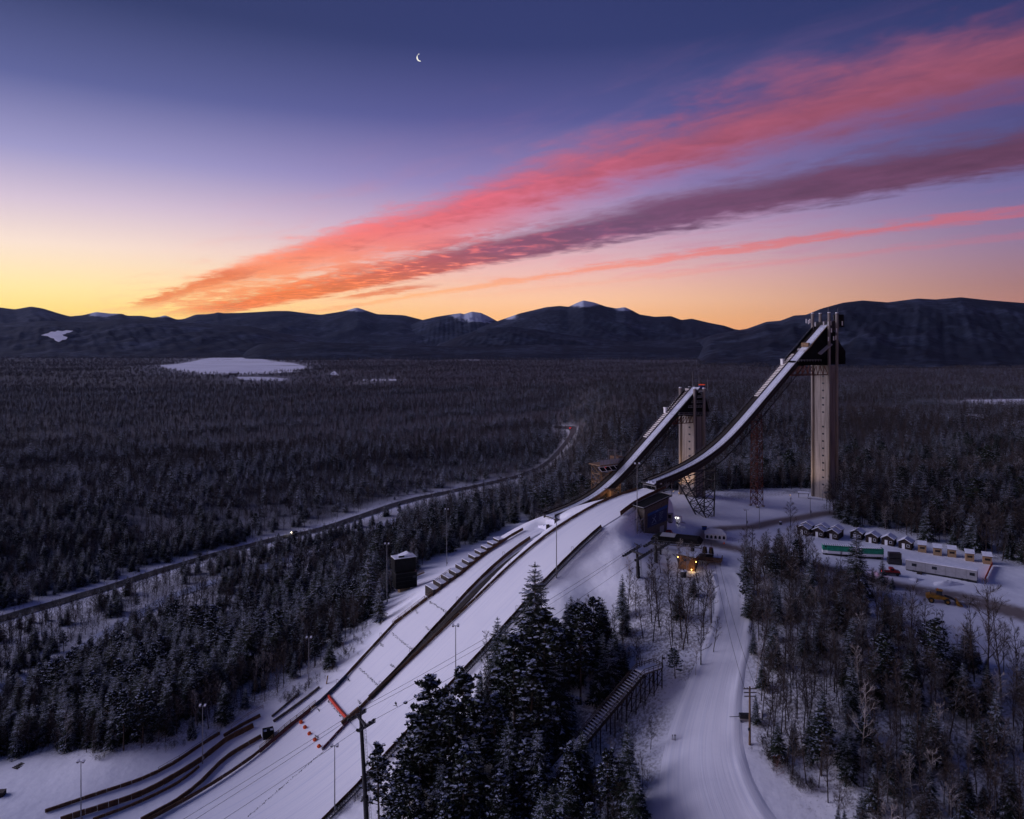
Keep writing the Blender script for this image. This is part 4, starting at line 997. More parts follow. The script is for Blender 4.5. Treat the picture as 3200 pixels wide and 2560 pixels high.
# judges' tower
def judges():
    g = G(1266, 1846); ex = Vector((.90, .43, 0)); ey = Vector((-.43, .90, 0)); sc = g.y/FPX
    t = thing('judges_tower', 'black two-storey judges tower with snow on its roof beside the small hill', 'judges tower', g)
    def bx(x0, x1, y0, y1, z0, z1, name, m_, sh=0.0):
        m = MB(); m.hexa([g+ex*a+ey*b+Vector((0, 0, c+sh*(a-x0)/(x1-x0))) for c in (z0, z1) for a, b in ((x0, y0), (x1, y0), (x1, y1), (x0, y1))]); return wpart(name, m, m_, t)
    bx(-2.6, 2.8, .3, 4.5, -2, 3.6, 'base', M_TAN)
    bx(-5.2, 6.0, -1.2, 5.0, 1.6, 9.2, 'lower_storey', M_BLACK); bx(-5.4, 6.2, -1.4, 5.2, 9.2, 9.4, 'floor_band', M_DSTEEL)
    bx(-5.0, 5.2, 0, 5.0, 9.4, 10.8, 'window_band', M_BLACK)
    bx(-5.9, 5.4, -1.3, 5.2, 10.8, 17.0, 'upper_storey', M_BLACK); bx(-6.0, 5.5, -1.4, 5.3, 17.0, 17.35, 'roof_snow', M_ROOFSNOW)
    m = MB(); a = [g+ex*x+ey*y+Vector((0, 0, z)) for x, y, z in ((-3, .2, 17.4), (4.6, .2, 17.4), (2.0, .2, 18.9))]; m.prism(a, ey*4.6); wpart('roof', m, M_ROOFSNOW, t)
    bx(-3.6, -.6, -.8, -.4, 17.4, 18.2, 'speaker', M_BLACK); bx(3.9, 5.6, -1.26, -1.21, 6.0, 7.6, 'window', M_GLASS)
    for k in range(3): bx(-5.25+.0*k, 6.05, -1.26, -1.21, 3.2+2.0*k, 3.32+2.0*k, 'trim', M_DSTEEL)
    m = MB(); a = g+ex*6.0+ey*2+Vector((0, 0, 6.0)); c = a+ex*5.5+ey*2.5+Vector((0, 0, .4))
    m.beam(a, c, 1.5, .2); railing(m, [a+(c-a)*i/4+ey*.7 for i in range(5)], 1.1, .06); railing(m, [a+(c-a)*i/4-ey*.7 for i in range(5)], 1.1, .06); wpart('footbridge', m, M_TIMBER, t)
judges()
def timber_rail(name, label, pts, hgt=1.2, m_=M_TIMBER, r=.07):
    t = thing(name, label, 'railing', pts[0]); P = [Vector(p) for p in pts]
    for p in P: m = MB(); m.beam(p-Vector((0, 0, .4)), p+Vector((0, 0, hgt)), r*2); wpart('post', m, m_, t)
    m = MB()
    for k in (1.0, .55):
        for a, c in zip(P[:-1], P[1:]): m.beam(a+Vector((0, 0, hgt*k)), c+Vector((0, 0, hgt*k)), r*1.6)
    wpart('rails', m, m_, t); return t
timber_rail('timber_railing', 'brown railing along the small hill below the judges tower', [HP(s, float(wof(SLp, s))-1.2, float(profS(s))+.3) for s in np.arange(82, 97, 2.4)])
timber_rail('timber_railing', 'brown ramp railing beside the terraces and the judges tower', [HP(s, float(wof(SLp, s))-2.5, float(profS(s))+2.6) for s in np.arange(74, 82, 2.0)], 1.3)
timber_rail('timber_railing', 'brown railing along the outrun board at the red fence', [HP(s, float(wof(SLp, s))-.9, float(profS(s))+.5) for s in np.arange(128, 150, 2.2)])
# ---------------------------------------------------------------- wooden stand by the lower ramp's pillar
def stand():
    w1, w2 = -33.5, -39.5; b = HP(-4, -36, -22); t = thing('timber_stand', 'open timber scaffold stand with a railed deck beside the lower ramp', 'stand', b)
    S0, S1 = VP(1938, 1500, w1)[0], VP(1876, 1500, w1)[0]; zt = VP(1895, 1454, w1)[1]; zb = VP(1895, 1530, w1)[1]-8
    for s in (S0, (S0+S1)/2, S1):
        for w in (w1, w2): m = MB(); m.beam(HP(s, w, zb), HP(s, w, zt), .38); wpart('post', m, M_TIMBER, t)
    m = MB(); n = 5
    for w in (w1, w2):
        for k in range(n):
            z0, z1 = zb+(zt-zb)*k/n, zb+(zt-zb)*(k+1)/n; sm = (S0+S1)/2
            for a, c in ((S0, sm), (sm, S1)):
                m.beam(HP(a, w, z0), HP(c, w, z1), .22); m.beam(HP(c, w, z0), HP(a, w, z1), .22)
            m.beam(HP(S0, w, z1), HP(S1, w, z1), .26)
    for s in (S0, S1):
        for k in range(n): z0, z1 = zb+(zt-zb)*k/n, zb+(zt-zb)*(k+1)/n; m.beam(HP(s, w1, z0), HP(s, w2, z1), .22); m.beam(HP(s, w1, z1), HP(s, w2, z1), .26)
    wpart('bracing', m, M_TIMBER, t)
    m = MB(); m.hexa([HP(s, w, z) for z in (zt, zt+.35) for s, w in ((S0-1, w2-1), (S1+1, w2-1), (S1+1, w1+1), (S0-1, w1+1))]); wpart('deck', m, M_TIMBER, t)
    m = MB(); railing(m, [HP(S1+1-(S1-S0+2)*k/7, w1+1, zt+.3) for k in range(8)], 2.6, .06); m.k = 1
    for k in range(7): m.hexa([HP(S1+1-(S1-S0+2)*(k+i)/7, w1+1.05+j, zt+z) for z in (.5, 2.6) for i, j in ((.08, 0), (.92, 0), (.92, .05), (.08, .05))])
    wpart('deck_screen', m, [M_STEEL, M_GREY], t)
    # tilted rack of dark panels in white frames
    for k in range(4):
        a0 = S1+2.2-(S1-S0+.5)*k/4; a1 = a0-(S1-S0+.5)/4+.15; m = MB()
        q = [HP(a0, w1+1.3, zt-.4), HP(a1, w1+1.3, zt-.4), HP(a1-.9, w1+2.6, zt-2.2), HP(a0-.9, w1+2.6, zt-2.2)]
        m.prism(q, (0, 0, .12)); m.k = 1
        for a, c in zip(q, q[1:]+q[:1]): m.beam(a+Vector((0, 0, .1)), c+Vector((0, 0, .1)), .16)
        wpart('tilted_panel', m, [M_BLACK, M_WHITE], t)
    m = MB(); m.hexa([HP(s, w, z) for z in (zt+.4, zt+3.0) for s, w in ((S0-2.6, w2), (S0+1.0, w2), (S0+1.0, w1), (S0-2.6, w1))]); wpart('cabin', m, M_BROWN, t)
    for k, (px0, px1, py0) in enumerate(((1901, 1924, 1407), (1920, 1943, 1410))):
        m = MB(); w = w1-1-k*1.5
        a, c = VPW(px0, py0, w), VPW(px1, py0, w); d = Vector((0, 0, VP(px0, 1452, w)[1]-VP(px0, py0, w)[1]))
        m.beam(a, a+d, .3); m.beam(c, c+d, .3); m.beam(a, c, .34)
        m.k = 1; m.beam(a+(c-a)*.5-Vector((0, 0, .3)), a+(c-a)*.5-Vector((0, 0, 1.0)), .5)
        wpart('hoist_frame', m, [M_STEEL, M_DSTEEL], t)
    m = MB(); c = VPW(1893, 1461, w1+2.6); m.box(c.x-.13, c.x+.13, c.y-.13, c.y+.13, c.z-.13, c.z+.13); wpart('warning_light', m, emit('red_lamp', (1, .06, .03), 1.2), t)
    L = bpy.data.lights.new('stand_lamp', 'POINT'); L.energy = 1100; L.color = WARM; L.shadow_soft_size = .3; o = link('lamp_light', L, t); o.location = HP((S0+S1)/2+1.0, w1+3.5, zt-6.5)-b  # added warm fill light to brighten the stand, no fitting behind it
stand()
def pillar():
    b = VP(1905, 1560, -23.4); t = thing('timber_pillar', 'square brown timber pillar carrying the lower ramp beside the knoll', 'pillar', HP(b[0], -23.4, b[1]))
    s0 = b[0]; zt = ZIS(s0)-.2
    for k in range(5):
        w = -24.6+k*.62; m = MB(); m.hexa([HP(s0+i, w+j, z) for z in (b[1]-2.5, zt) for i, j in ((-1.0, 0), (1.0, 0), (1.0, .58), (-1.0, .58))]); wpart('plank', m, M_TIMBER, t)
    m = MB(); m.hexa([HP(s0+i, -23.1+j, z) for z in (zt+.2, zt+.6) for i, j in ((-1.5, -2), (1.5, -2), (1.5, 2), (-1.5, 2))]); wpart('cap', m, M_BROWN, t)
    m = MB(); a, c = HP(s0+1, -23.2, zt+.2), HP(s0+10, -23.2, ZIS(s0+10)+.2); m.beam(a, c, .3, 1.5); wpart('sloping_board', m, M_BROWN, t)
    L = bpy.data.lights.new('pillar_lamp', 'POINT'); L.energy = 160; L.color = WARM; L.shadow_soft_size = .2; o = link('lamp_light', L, t); o.location = Vector((U[0]*2.6+N[0]*2.6, U[1]*2.6+N[1]*2.6, zt-b[1]-1.5))
pillar()
# lower half of the short ramp stands on small trestles; printed hoardings at its lip
m = MB()
for s in (8, 14, 20, 26):
    for w in (-31.6, -24.5): m.beam(HP(s, w, float(profS(36))-3-.0*s), HP(s, w, ZIS(s)-.5), .22)
    m.beam(HP(s, -31.6, ZIS(s)-2.6), HP(s, -24.5, ZIS(s)-.7), .14)
wpart('trestle', m, M_GREYWOOD, ramp_s)
def hoarding_mat():
    m = bpy.data.materials.new('printed_hoarding'); m.use_nodes = True
    t = NT(m.node_tree); b = t.n['Principled BSDF']; b.inputs['Roughness'].default_value = .5
    tc = t.node('ShaderNodeTexCoord').outputs['Generated']; sp = t.node('ShaderNodeSeparateXYZ'); t.l.new(tc, sp.inputs[0])
    n = t.noise(tc, 2.4, 3, .5, 1.2)
    v = t.m('ADD', t.m('MULTIPLY', sp.outputs[0], .9), t.m('ADD', sp.outputs[2], t.m('MULTIPLY', n, .5)))
    c = t.ramp(v, [(.50, lin((40, 72, 120))), (.56, lin((235, 238, 245))), (.64, lin((30, 110, 150))), (.68, lin((236, 238, 246))), (.95, lin((228, 230, 242)))], 'CONSTANT')
    t.l.new(c, b.inputs['Base Color']); return m
M_HOARD = hoarding_mat()
def hoardings():
    for px0, px1, y0, y1, s, lab in ((1705, 1732, 1621, 1656, 32.5, 'upper white and blue printed hoarding at the lip of the lower ramp'), (1681, 1706, 1640, 1678, 35.0, 'lower white and blue printed hoarding in front of the lower ramp lip')):
        q = []
        for px, py in ((px0, y1), (px1, y1-9), (px1, y0), (px0, y0+3)): w, z = SP(px, py, s); q.append(HP(s, w, z))
        t = thing('hoarding', lab, 'hoarding', q[0])
        wpart('printed_sheet', MB().prism(q, Vector((-U[0], -U[1], 0))*.12), M_HOARD, t)
        wpart('backing', MB().prism([p-Vector((U[0], U[1], 0))*.14 for p in q], Vector((-U[0], -U[1], 0))*1.6), M_DWOOD, t)
        # emblem: three leaning strokes, too small to read
        c = q[0]+(q[1]-q[0])*.72+(q[3]-q[0])*.78; e1 = (q[1]-q[0]).normalized(); m = MB()
        for k in range(3): m.beam(c+e1*k*.22+Vector((U[0]*.05, U[1]*.05, 0)), c+e1*(k*.22+.15)+Vector((U[0]*.05, U[1]*.05, .5)), .09, .05)
        wpart('emblem', m, M_BLUE, t)
hoardings()
def lamp(name, label, p, col, power, r=.22, strength=30):
    t = thing(name, label, 'lamp', p)
    m = MB(); m.tube((0, 0, -r), (0, 0, r), r, r*.7, 10); part('bulb', m, emit('bulb_'+name+str(strength), col, strength), t)
    m = MB(); m.box(-r*1.4, r*1.4, -r*.2, r*2.2, r*1.05, r*1.5); part('hood', m, M_DSTEEL, t)
    L = bpy.data.lights.new('lamp_light', 'POINT'); L.energy = power; L.color = col; L.shadow_soft_size = r; link('lamp_light', L, t, (0, -r*2.5, 0)); return t
lamp('flood_lamp', 'bright white lamp on the railing near the lower ramp lip', VPW(1771, 1612, -22.0), (1.0, .86, .66), 160, .25, 24)
# ---------------------------------------------------------------- banner building
def banner_house():
    w = 13.0; q = [VPW(*p, w) for p in ((2012, 1678), (2083, 1655), (2090, 1552), (2014, 1591))]
    q[0].z -= 1.5; q[1].z -= 1.5
    t = thing('banner_building', 'grey timber building with slanting flat roof and big blue banner by the knoll', 'building', q[0])
    f = Vector((-N[0], -N[1], 0)); e = (q[1]-q[0]); e.z = 0; e.normalize(); up = Vector((0, 0, 1)); nv = -f
    wpart('wall', MB().prism(q, f*5.0), M_GREYWOOD, t)
    for k in range(12):
        a = q[0]+(q[1]-q[0])*(k+.5)/12; c = q[3]+(q[2]-q[3])*(k+.5)/12; m = MB(); m.beam(a+nv*.03, c+nv*.03-up*.3, .09, .05, up=tuple(nv)); wpart('batten', m, M_GREYWOOD, t)
    r0, r1 = q[3]-e*1.0+up*.1, q[2]+e*1.2+up*.1
    wpart('roof', MB().prism([r0+nv*.6, r1+nv*.6, r1+nv*.6+up*.35, r0+nv*.6+up*.35], f*6.6), M_BLACK, t)
    m = MB()
    for a, c in ((r0+nv*.6, r1+nv*.6), (r0+nv*.6, r0+f*6), (r1+nv*.6, r1+f*6), (r0+f*6, r1+f*6)): m.beam(a+up*.55, c+up*.55, .16, .3)
    wpart('roof_parapet', m, M_STEEL, t)
    # banner
    def B(u_, v_, o_=.10): a = q[0]+(q[1]-q[0])*u_; c = q[3]+(q[2]-q[3])*u_; return a+(c-a)*v_+nv*o_
    bl, br, tr, tl = B(.13, .36), B(.96, .36), B(.96, .80), B(.13, .80); H0 = (B(.96, .36)-B(.13, .36))
    def BB(u_, v_, o_=.16): a = bl+(br-bl)*u_; c = tl+(tr-tl)*u_; return a+(c-a)*v_+nv*(o_-.10)
    ban = wpart('banner', MB().prism([bl, br, tr, tl], f*.06), mat('banner_blue', (.012, .022, .085), .5, .15, .5), t)
    wpart('banner_band', MB().prism([BB(0, .82), BB(1, .82), BB(1, 1), BB(0, 1)], f*.03), mat('banner_band_blue', (.012, .06, .24), .5, .15, .5), t)
    M_PRINT = mat('banner_print', (.20, .27, .42), .6, .1, 2)
    def stroke(pts, wd, name, mm=M_PRINT):
        m = MB()
        for (a, b_), (c, d) in zip(pts[:-1], pts[1:]): m.beam(BB(a, b_, .19), BB(c, d, .19), wd, .03, up=tuple(nv))
        wpart(name, m, mm, t)
    for pts, wd in (([(.22, .22), (.33, .45), (.40, .62)], .22), ([(.24, .58), (.33, .45), (.43, .20)], .26), ([(.33, .45), (.28, .36)], .2), ([(.36, .70), (.38, .73)], .3)): stroke(pts, wd, 'emblem_stroke')
    stroke([(.20, .12), (.46, .12)], .14, 'caption')
    for k in range(6):
        x = .58
        for L in ((.12, .07), (.08, .10), (.14,), (.10, .06), (.07, .09), (.12,))[k]: stroke([(x, .70-k*.095), (x+L, .70-k*.095)], .14, 'caption'); x += L+.02
    stroke([(.40, .91), (.52, .91)], .2, 'caption')
    # lean-to steel frame on the left
    m = MB(); a0 = q[0]-e*3.6+nv*.4; hgt = 7.6
    for k in range(3):
        for d in (0, 2.4): m.beam(a0+e*k*1.7+f*d-up*2, a0+e*k*1.7+f*d+up*(hgt+k*.6), .2)
    for k in range(2):
        for j in range(4): m.beam(a0+e*k*1.7+up*(j*1.9), a0+e*(k+1)*1.7+up*((j+1)*1.9), .12); m.beam(a0+e*k*1.7+up*(j*1.9), a0+e*(k+1)*1.7+up*(j*1.9), .12)
    m.beam(a0+up*hgt, a0+e*3.4+up*(hgt+1.2), .25); m.beam(a0+f*2.4+up*hgt, a0+f*2.4+e*3.4+up*(hgt+1.2), .25)
    wpart('steel_frame', m, M_STEEL, t)
    d0 = B(.72, .02); m = MB(); m.prism([B(.68, .02), B(.86, .02), B(.86, .26), B(.68, .26)], f*.05); wpart('door', m, M_GREY, t)
banner_house()
# ================================================================== smaller structures
def onG(px, py, dz=0.0): p = G(px, py); p.z += dz; return p
def light_pole(base, top_py, label, heads=2):
    p = onG(*base); h_ = (base[1]-top_py)/FPX*p.y
    t = thing('light_pole', label, 'light pole', p, 0, 'light poles round the ski jumps')
    m = MB(); m.tube((0, 0, -1), (0, 0, h_), .19, .10, 8); part('pole', m, M_STEEL, t)
    m = MB(); m.beam((-1.0, 0, h_-.1), (1.0, 0, h_-.1), .12); part('crossarm', m, M_STEEL, t)
    for k in range(heads):
        m = MB(); x = -.8+1.6*k/max(1, heads-1); m.hexa([(x+a, b, h_+c+b*.5) for c in (-.05, .25) for a, b in ((-.32, -.45), (.32, -.45), (.32, .35), (-.32, .35))]); m.k = 1; m.hexa([(x+a, b, h_+c+b*.5) for c in (.26, .34) for a, b in ((-.32, -.4), (.32, -.4), (.32, .35), (-.32, .35))])
        part('lamp_head', m, [M_STEEL, M_ROOFSNOW], t)
    m = MB(); m.box(.12, .5, -.2, .2, 1.2, 2.3); part('control_box', m, M_STEEL, t)
for b, ty, lab in (((1624, 1624), 1489, 'light pole behind the crest left of the short ramp'), ((1739, 1806), 1622, 'light pole on the right-hand board of the large landing hill, upper'), ((1991, 1668), 1450, 'tall light pole in front of the banner building'),
                   ((1396, 1769), 1592, 'light pole standing in the stepped terraces'), ((1209, 1890), 1700, 'light pole just left of the black judges tower'), ((1424, 2156), 1955, 'light pole rising behind the foreground pines on the hill board'),
                   ((965, 2150), 1993, 'light pole in the cleared snow left of the small hill'), ((1046, 2547), 2330, 'light pole beside the gondola tower at the lower edge'), ((253, 2580), 2380, 'light pole standing lowest and farthest left in the outrun'), ((633, 2386), 2206, 'light pole on the thick curved board in the outrun')):
    light_pole(b, ty, lab)
for b, ty, lab in (((2333, 1645), 1593, 'slim lamp post on the plateau nearer the white tent'), ((2373, 1652), 1582, 'slim lamp post on the plateau beside the rusty column'), ((2532, 1612), 1556, 'slim lamp post by the bend near the tall tower')):
    light_pole(b, ty, lab, 1)
# ---------------------------------------------------------------- curved boards in the outrun
def drop(pts, lift=.1): 
    P = dense([tuple(onG(*p)[:2]) for p in pts], 3.0); return [Vector((q[0], q[1], h1(q[0], q[1])+lift)) for q in P]
C_ = ([(141, 2541), (334, 2476), (445, 2438), (538, 2393), (612, 2343), (688, 2295)], [(190, 2572), (371, 2514), (482, 2469), (631, 2380), (705, 2321), (794, 2274)], [(290, 2566), (445, 2506), (556, 2450), (623, 2399)], [(440, 2570), (556, 2506), (631, 2447), (686, 2391), (742, 2350), (819, 2306)])
for c, hgt, lab in zip(C_, (1.0, 1.7, .8, 1.3), ('thin curved brown board farthest left in the outrun', 'thick curved brown board running past the outrun light pole', 'short low curved board inside the thick one in the outrun', 'curved brown board ending at the black box in the outrun')):
    board_run('curved_board', lab, drop(c), hgt, .4, M_BROWN, seg=3.0)
timber_rail('timber_railing', 'thin railing on the farthest left curved board', drop([(495, 2412), (560, 2375), (625, 2332), (688, 2288)])[::2], 1.3, M_GREYWOOD, .05)
timber_rail('timber_railing', 'railing of the small wooden jump above the outrun', [p+Vector((0, 0, 1.0)) for p in drop([(722, 2288), (775, 2250), (822, 2224)])][::2], 1.2, M_TIMBER, .06)
board_run('curved_board', 'short brown board under the small wooden jump railing', drop([(700, 2304), (760, 2268), (815, 2240)]), 1.0, .5, M_BROWN, seg=2.6)
board_run('curved_board', 'weathered board running up the slope from the black box', drop([(855, 2258), (930, 2205), (1000, 2150)]), .8, .4, M_GREYWOOD, seg=3)
board_run('curved_board', 'second weathered board beside the cut brush on the slope', drop([(850, 2242), (900, 2200), (935, 2170)]), .6, .4, M_GREYWOOD, seg=3)
p = onG(838, 2304); t = thing('equipment_box', 'open black box standing at the head of the curved boards', 'box', p, R(25))
m = MB()
for x0, x1, y0, y1 in ((-1.7, 1.7, -1.4, -1.25), (-1.7, 1.7, 1.25, 1.4), (-1.7, -1.55, -1.25, 1.25), (1.55, 1.7, -1.25, 1.25)): m.box(x0, x1, y0, y1, 0, 2.7)
part('sides', m, M_BLACK, t); m = MB(); m.box(-1.54, 1.54, -1.24, 1.24, 0, 2.2); part('snow_fill', m, M_ROOFSNOW, t); m = MB(); m.box(-.5, .6, -.3, .5, 2.2, 3.1); part('machine', m, M_DSTEEL, t)
p = onG(1022, 2138); t = thing('leaning_board', 'pale timber board leaning beside the upper outrun railing', 'board', p, R(-35)); m = MB(); m.beam((-.3, 0, 0), (.4, 0, 3.2), .5, .12); part('board', m, M_TAN, t)
p = onG(60, 2395); t = thing('pallet', 'small dark slatted pallet lying in the snow at far left', 'pallet', p, R(-20))
for k in range(5): m = MB(); m.box(-1.3, 1.3, -1.6+k*.7, -1.2+k*.7, .05, .25); part('slat', m, M_DWOOD, t)
p = onG(4, 2487); t = thing('equipment_box', 'dark crate cut by the left picture edge in the outrun snow', 'box', p, R(8)); m = MB(); m.box(-1, 1, -1, 1, 0, 1.4); part('body', m, M_DWOOD, t); m = MB(); m.box(-1.05, 1.05, -1.05, 1.05, 1.4, 1.55); part('lid', m, M_GREYWOOD, t)
# red fence across the small outrun, patterned board, orange bags
def netfence(name, label, px, hgt, m_, seg, thick=.35):
    P = drop(px, .15); return board_run(name, label, P, hgt, thick, m_, seg=seg, gap=.02)
f_ = netfence('red_fence', 'bright red padded fence across the foot of the small hill', [(1026, 2182), (1046, 2208), (1066, 2232), (1088, 2256)], 1.1, mat('red_padding', (.62, .06, .03), .7, .2, 2), 1.2, .5); f_['category'] = 'fence'
f_ = netfence('patterned_board', 'purple-brown board with pale diamonds below the red fence', [(1094, 2256), (1050, 2302), (1008, 2348)], 1.0, mat('plum_board', (.10, .03, .045), .7, .3, 1.5), 2.4, .25); f_['category'] = 'barrier'
P_ = drop([(1094, 2256), (1050, 2302), (1008, 2348)], .15)
for a in P_[1::1]:
    for k in range(1):
        m = MB(); c = Vector(a)+Vector((N[0]*.16, N[1]*.16, .75)); e = Vector((U[0], U[1], -.3)); m.prism([c-e*.35, c-Vector((0, 0, .28)), c+e*.35, c+Vector((0, 0, .28))], Vector((N[0], N[1], 0))*.05); wpart('diamond', m, M_GREY, f_)
for i, q in enumerate(((941, 2262), (953, 2278), (967, 2298), (984, 2317), (997, 2338))):
    p = onG(*q); m = MB(); rg = random.Random(i)
    for r_ in range(5):
        for a in range(8): k = (.35, .6, .68, .55, .25)[r_]; m.v.append((math.cos(a*.785)*k*1.1, math.sin(a*.785)*k*.8, -.1+r_*.33+.05*rg.random()))
    for r_ in range(4):
        for a in range(8): m.f.append((r_*8+a, r_*8+(a+1) % 8, r_*8+8+(a+1) % 8, r_*8+8+a)); m.mi.append(0)
    m.f.append(tuple(range(32, 40))); m.mi.append(0)
    tag(link('orange_bag', m.mesh('orange_bag', M_ORANGE), None, p), 'orange bag on the outrun, %s in the row counted from the board' % ('first', 'second', 'third', 'fourth', 'fifth')[i], 'bag', 'orange bags in the outrun')
board_run('red_rail', 'dark red banded board where the red fence meets the outrun', [HP(s, float(wof(SLp, s))+.35, float(profS(s))) for s in (130, 136, 142, 148)], 1.0, .12, mat('maroon_board', (.09, .025, .03), .7, .4, 2), seg=2)['category'] = 'barrier'
board_run('blue_banner', 'dark blue banner boards along the small hill just above the red fence', [HP(s, float(wof(SLp, s))+.35, float(profS(s))) for s in (116, 122, 128)], 1.15, .1, mat('navy_banner', (.015, .025, .07), .6, .4, 1.5), seg=2)['category'] = 'banner'
# dotted line of twigs down the outrun
b = MB(); rg = random.Random(9); p0 = onG(900, 2420)
for i in range(70):
    f = i/69; px = 1150*(1-f)+770*f+rg.uniform(-3, 3) if i < 0 else 1010+(775-1010)*f; py = 2352+(2556-2352)*f
    c = onG(px+rg.uniform(-2, 2), py); a = rg.random()*6.28; l_ = .22+.2*rg.random(); d = Vector((math.cos(a)*l_, math.sin(a)*l_, .1)); e = Vector((-d.y, d.x, 0))*.5
    c.z += .38; c = c-p0; b.add([c-d, c+e, c+d, c-e], [(0, 1, 2, 3)])
tag(link('twig_line', b.mesh('twig_line', M_TWIGL), None, p0), 'long dotted line of twigs running down the middle of the outrun', 'twigs')
# ---------------------------------------------------------------- gondola lift
def lift_tower(base, top, label, d_top, sheaves):
    a = Vector(base); c = Vector(top); t = thing('lift_tower', label, 'lift tower', a)
    m = MB(); k1 = a+(c-a)*.42; m.tube(a-Vector((0, 0, 1.5)), k1, .72, .64, 14); m.tube(k1, c, .56, .46, 14); m.tube(k1-(c-a)*.012, k1+(c-a)*.012, .8, .8, 14); wpart('mast', m, M_DSTEEL, t, False)
    m = MB(); e = Vector((.9, -.1, 0))
    for s in (0, 1): m.beam(a+e+(c-a)*.05+Vector((s*.45, 0, 0)), c+e*.8+Vector((s*.4, 0, 0)), .06)
    for k in range(40): q = a+(c-a)*(.05+.92*k/40)+e*.95; m.beam(q, q+Vector((.42, 0, 0)), .05)
    wpart('ladder', m, M_STEEL, t)
    m = MB(); x = Vector((N[0], N[1], 0)); m.beam(c-x*3.2, c+x*3.2, .5, .6); m.beam(c, c+Vector((0, 0, 3.0)), .35); m.beam(c+Vector((0, 0, 3.0))-x*1.4, c+Vector((0, 0, 2.4))+x*1.2, .22); wpart('crossarm', m, M_DSTEEL, t)
    for sg in (-1, 1):
        q = c+x*3.0*sg; d = d_top.normalized(); m = MB(); m.beam(q-d*sheaves/2-Vector((0, 0, .35)), q+d*sheaves/2-Vector((0, 0, .35)), .5, .3)
        m.beam(q-d*sheaves/2+x*.9, q+d*sheaves/2+x*.9, .7, .08); n = max(4, int(sheaves/1.1))
        for k in range(n+1): r_ = q+d*(-sheaves/2+sheaves*k/n); m.tube(r_-x*.15, r_+x*.15, .36, .36, 10)
        railing(m, [q+d*(-sheaves/2+sheaves*k/4)+x*1.2 for k in range(5)], 1.0, .05)
        wpart('sheave_train', m, M_DSTEEL, t)
    return c
nb = Vector(ray(1152, 2556)*190.0); nt_ = Vector(ray(1128, 2250)*188.0)
fb = onG(1995, 1805); ft = Vector((fb.x, fb.y, 0)); ft = Vector(ray(1991, 1728)*fb.y)
dirc = (ft-nt_); dir_up = dirc.normalized()
nb.z = h1(nb.x, nb.y)
lift_tower(nb, nt_, 'large dark lift tower leaning in front of the outrun and foreground pines', dir_up, 4.6)
lift_tower(fb, ft, 'dark lift tower with long sheave trains on the snow bank by the bare trees', dir_up, 8.0)
fb2 = onG(2050, 1757); ft2 = Vector(ray(2049, 1702)*fb2.y)
lift_tower(fb2, ft2, 'short dark lift tower just in front of the lift terminal', dir_up, 6.0)
x_ = Vector((N[0], N[1], 0))
end2 = Vector(ray(2120, 1690)*270.0); low = nt_-dir_up*150; low.z += 1.5
def rope(a, c, sag, label):
    P = [Vector(a)+(Vector(c)-Vector(a))*(k/24)-Vector((0, 0, 4*sag*(k/24)*(1-k/24))) for k in range(25)]
    m = MB(); m.path(P, .045, 5); p0 = P[0]; m.v = [(v[0]-p0.x, v[1]-p0.y, v[2]-p0.z) for v in m.v]
    tag(link('lift_cable', m.mesh('lift_cable', M_DSTEEL), None, p0), label, 'cable', 'lift cables')
up_ = Vector((0, 0, .2))
for o_, lab in ((-3.0, 'far'), (3.0, 'near')):
    rope(nt_+x_*o_+up_, ft+x_*o_+up_, 2.0, '%s haul cable between the large lift tower and the snow bank tower' % lab)
    rope(low+x_*o_, nt_+x_*o_+up_, 3.0, '%s haul cable running down left from the large lift tower' % lab)
    rope(ft+x_*o_+up_, ft2+x_*o_+up_, .2, '%s haul cable between the two upper lift towers' % lab)
rope(nt_+Vector((0, 0, 3.0)), ft+Vector((0, 0, 3.0)), 1.2, 'thin signal cable above the haul cables up to the snow bank tower')
rope(low+Vector((0, 0, 3.0)), nt_+Vector((0, 0, 3.0)), 2.0, 'thin signal cable running down left from the large lift tower')
def terminal():
    p = onG(2120, 1735); t = thing('lift_terminal', 'low dark lift terminal with bullwheel and catwalks above the wooden hut', 'lift terminal', p, R(-22))
    for x, y in ((-6, -2.4), (-6, 2.4), (5, -2.4), (5, 2.4)): m = MB(); m.tube((x, y, -2), (x, y, 4.6), .38, .38, 10); part('column', m, M_DSTEEL, t)
    m = MB(); m.prism([(-9, -3.0, 4.6), (7.5, -3.0, 4.6), (8.5, -3.0, 5.6), (7.0, -3.0, 6.9), (-7.5, -3.0, 6.9), (-9.5, -3.0, 5.6)], (0, 6.0, 0)); part('canopy', m, M_BLACK, t)
    m = MB(); m.box(-6.2, -1.0, -2.6, 2.6, 6.91, 7.05); part('roof_snow', m, M_GREY, t)
    m = MB(); m.tube((3.5, 0, 3.9), (3.5, 0, 4.2), 2.5, 2.5, 28); part('bullwheel', m, M_DSTEEL, t)
    m = MB(); railing(m, [(-9+k*2.2, -3.6, 4.4) for k in range(9)], 1.1, .05); m.box(-9.2, 8.8, -3.9, -3.1, 4.2, 4.4); part('catwalk', m, M_STEEL, t)
    m = MB(); m.box(7.5, 12, -3, 3, .4, .7); railing(m, [(7.5+k, -3, .7) for k in range(5)], 1.1, .05); railing(m, [(12, -3+k, .7) for k in range(7)], 1.1, .05); part('loading_deck', m, M_DWOOD, t)
    # two hanging carriers
    for x in (9.0, 11.2):
        m = MB(); m.tube((x, 2.4, 1.2), (x, 2.4, 3.3), 1.0, .7, 10); m.beam((x, 2.4, 3.3), (x, 2.4, 5.2), .15); part('carrier', m, M_GLASS, t)
terminal()
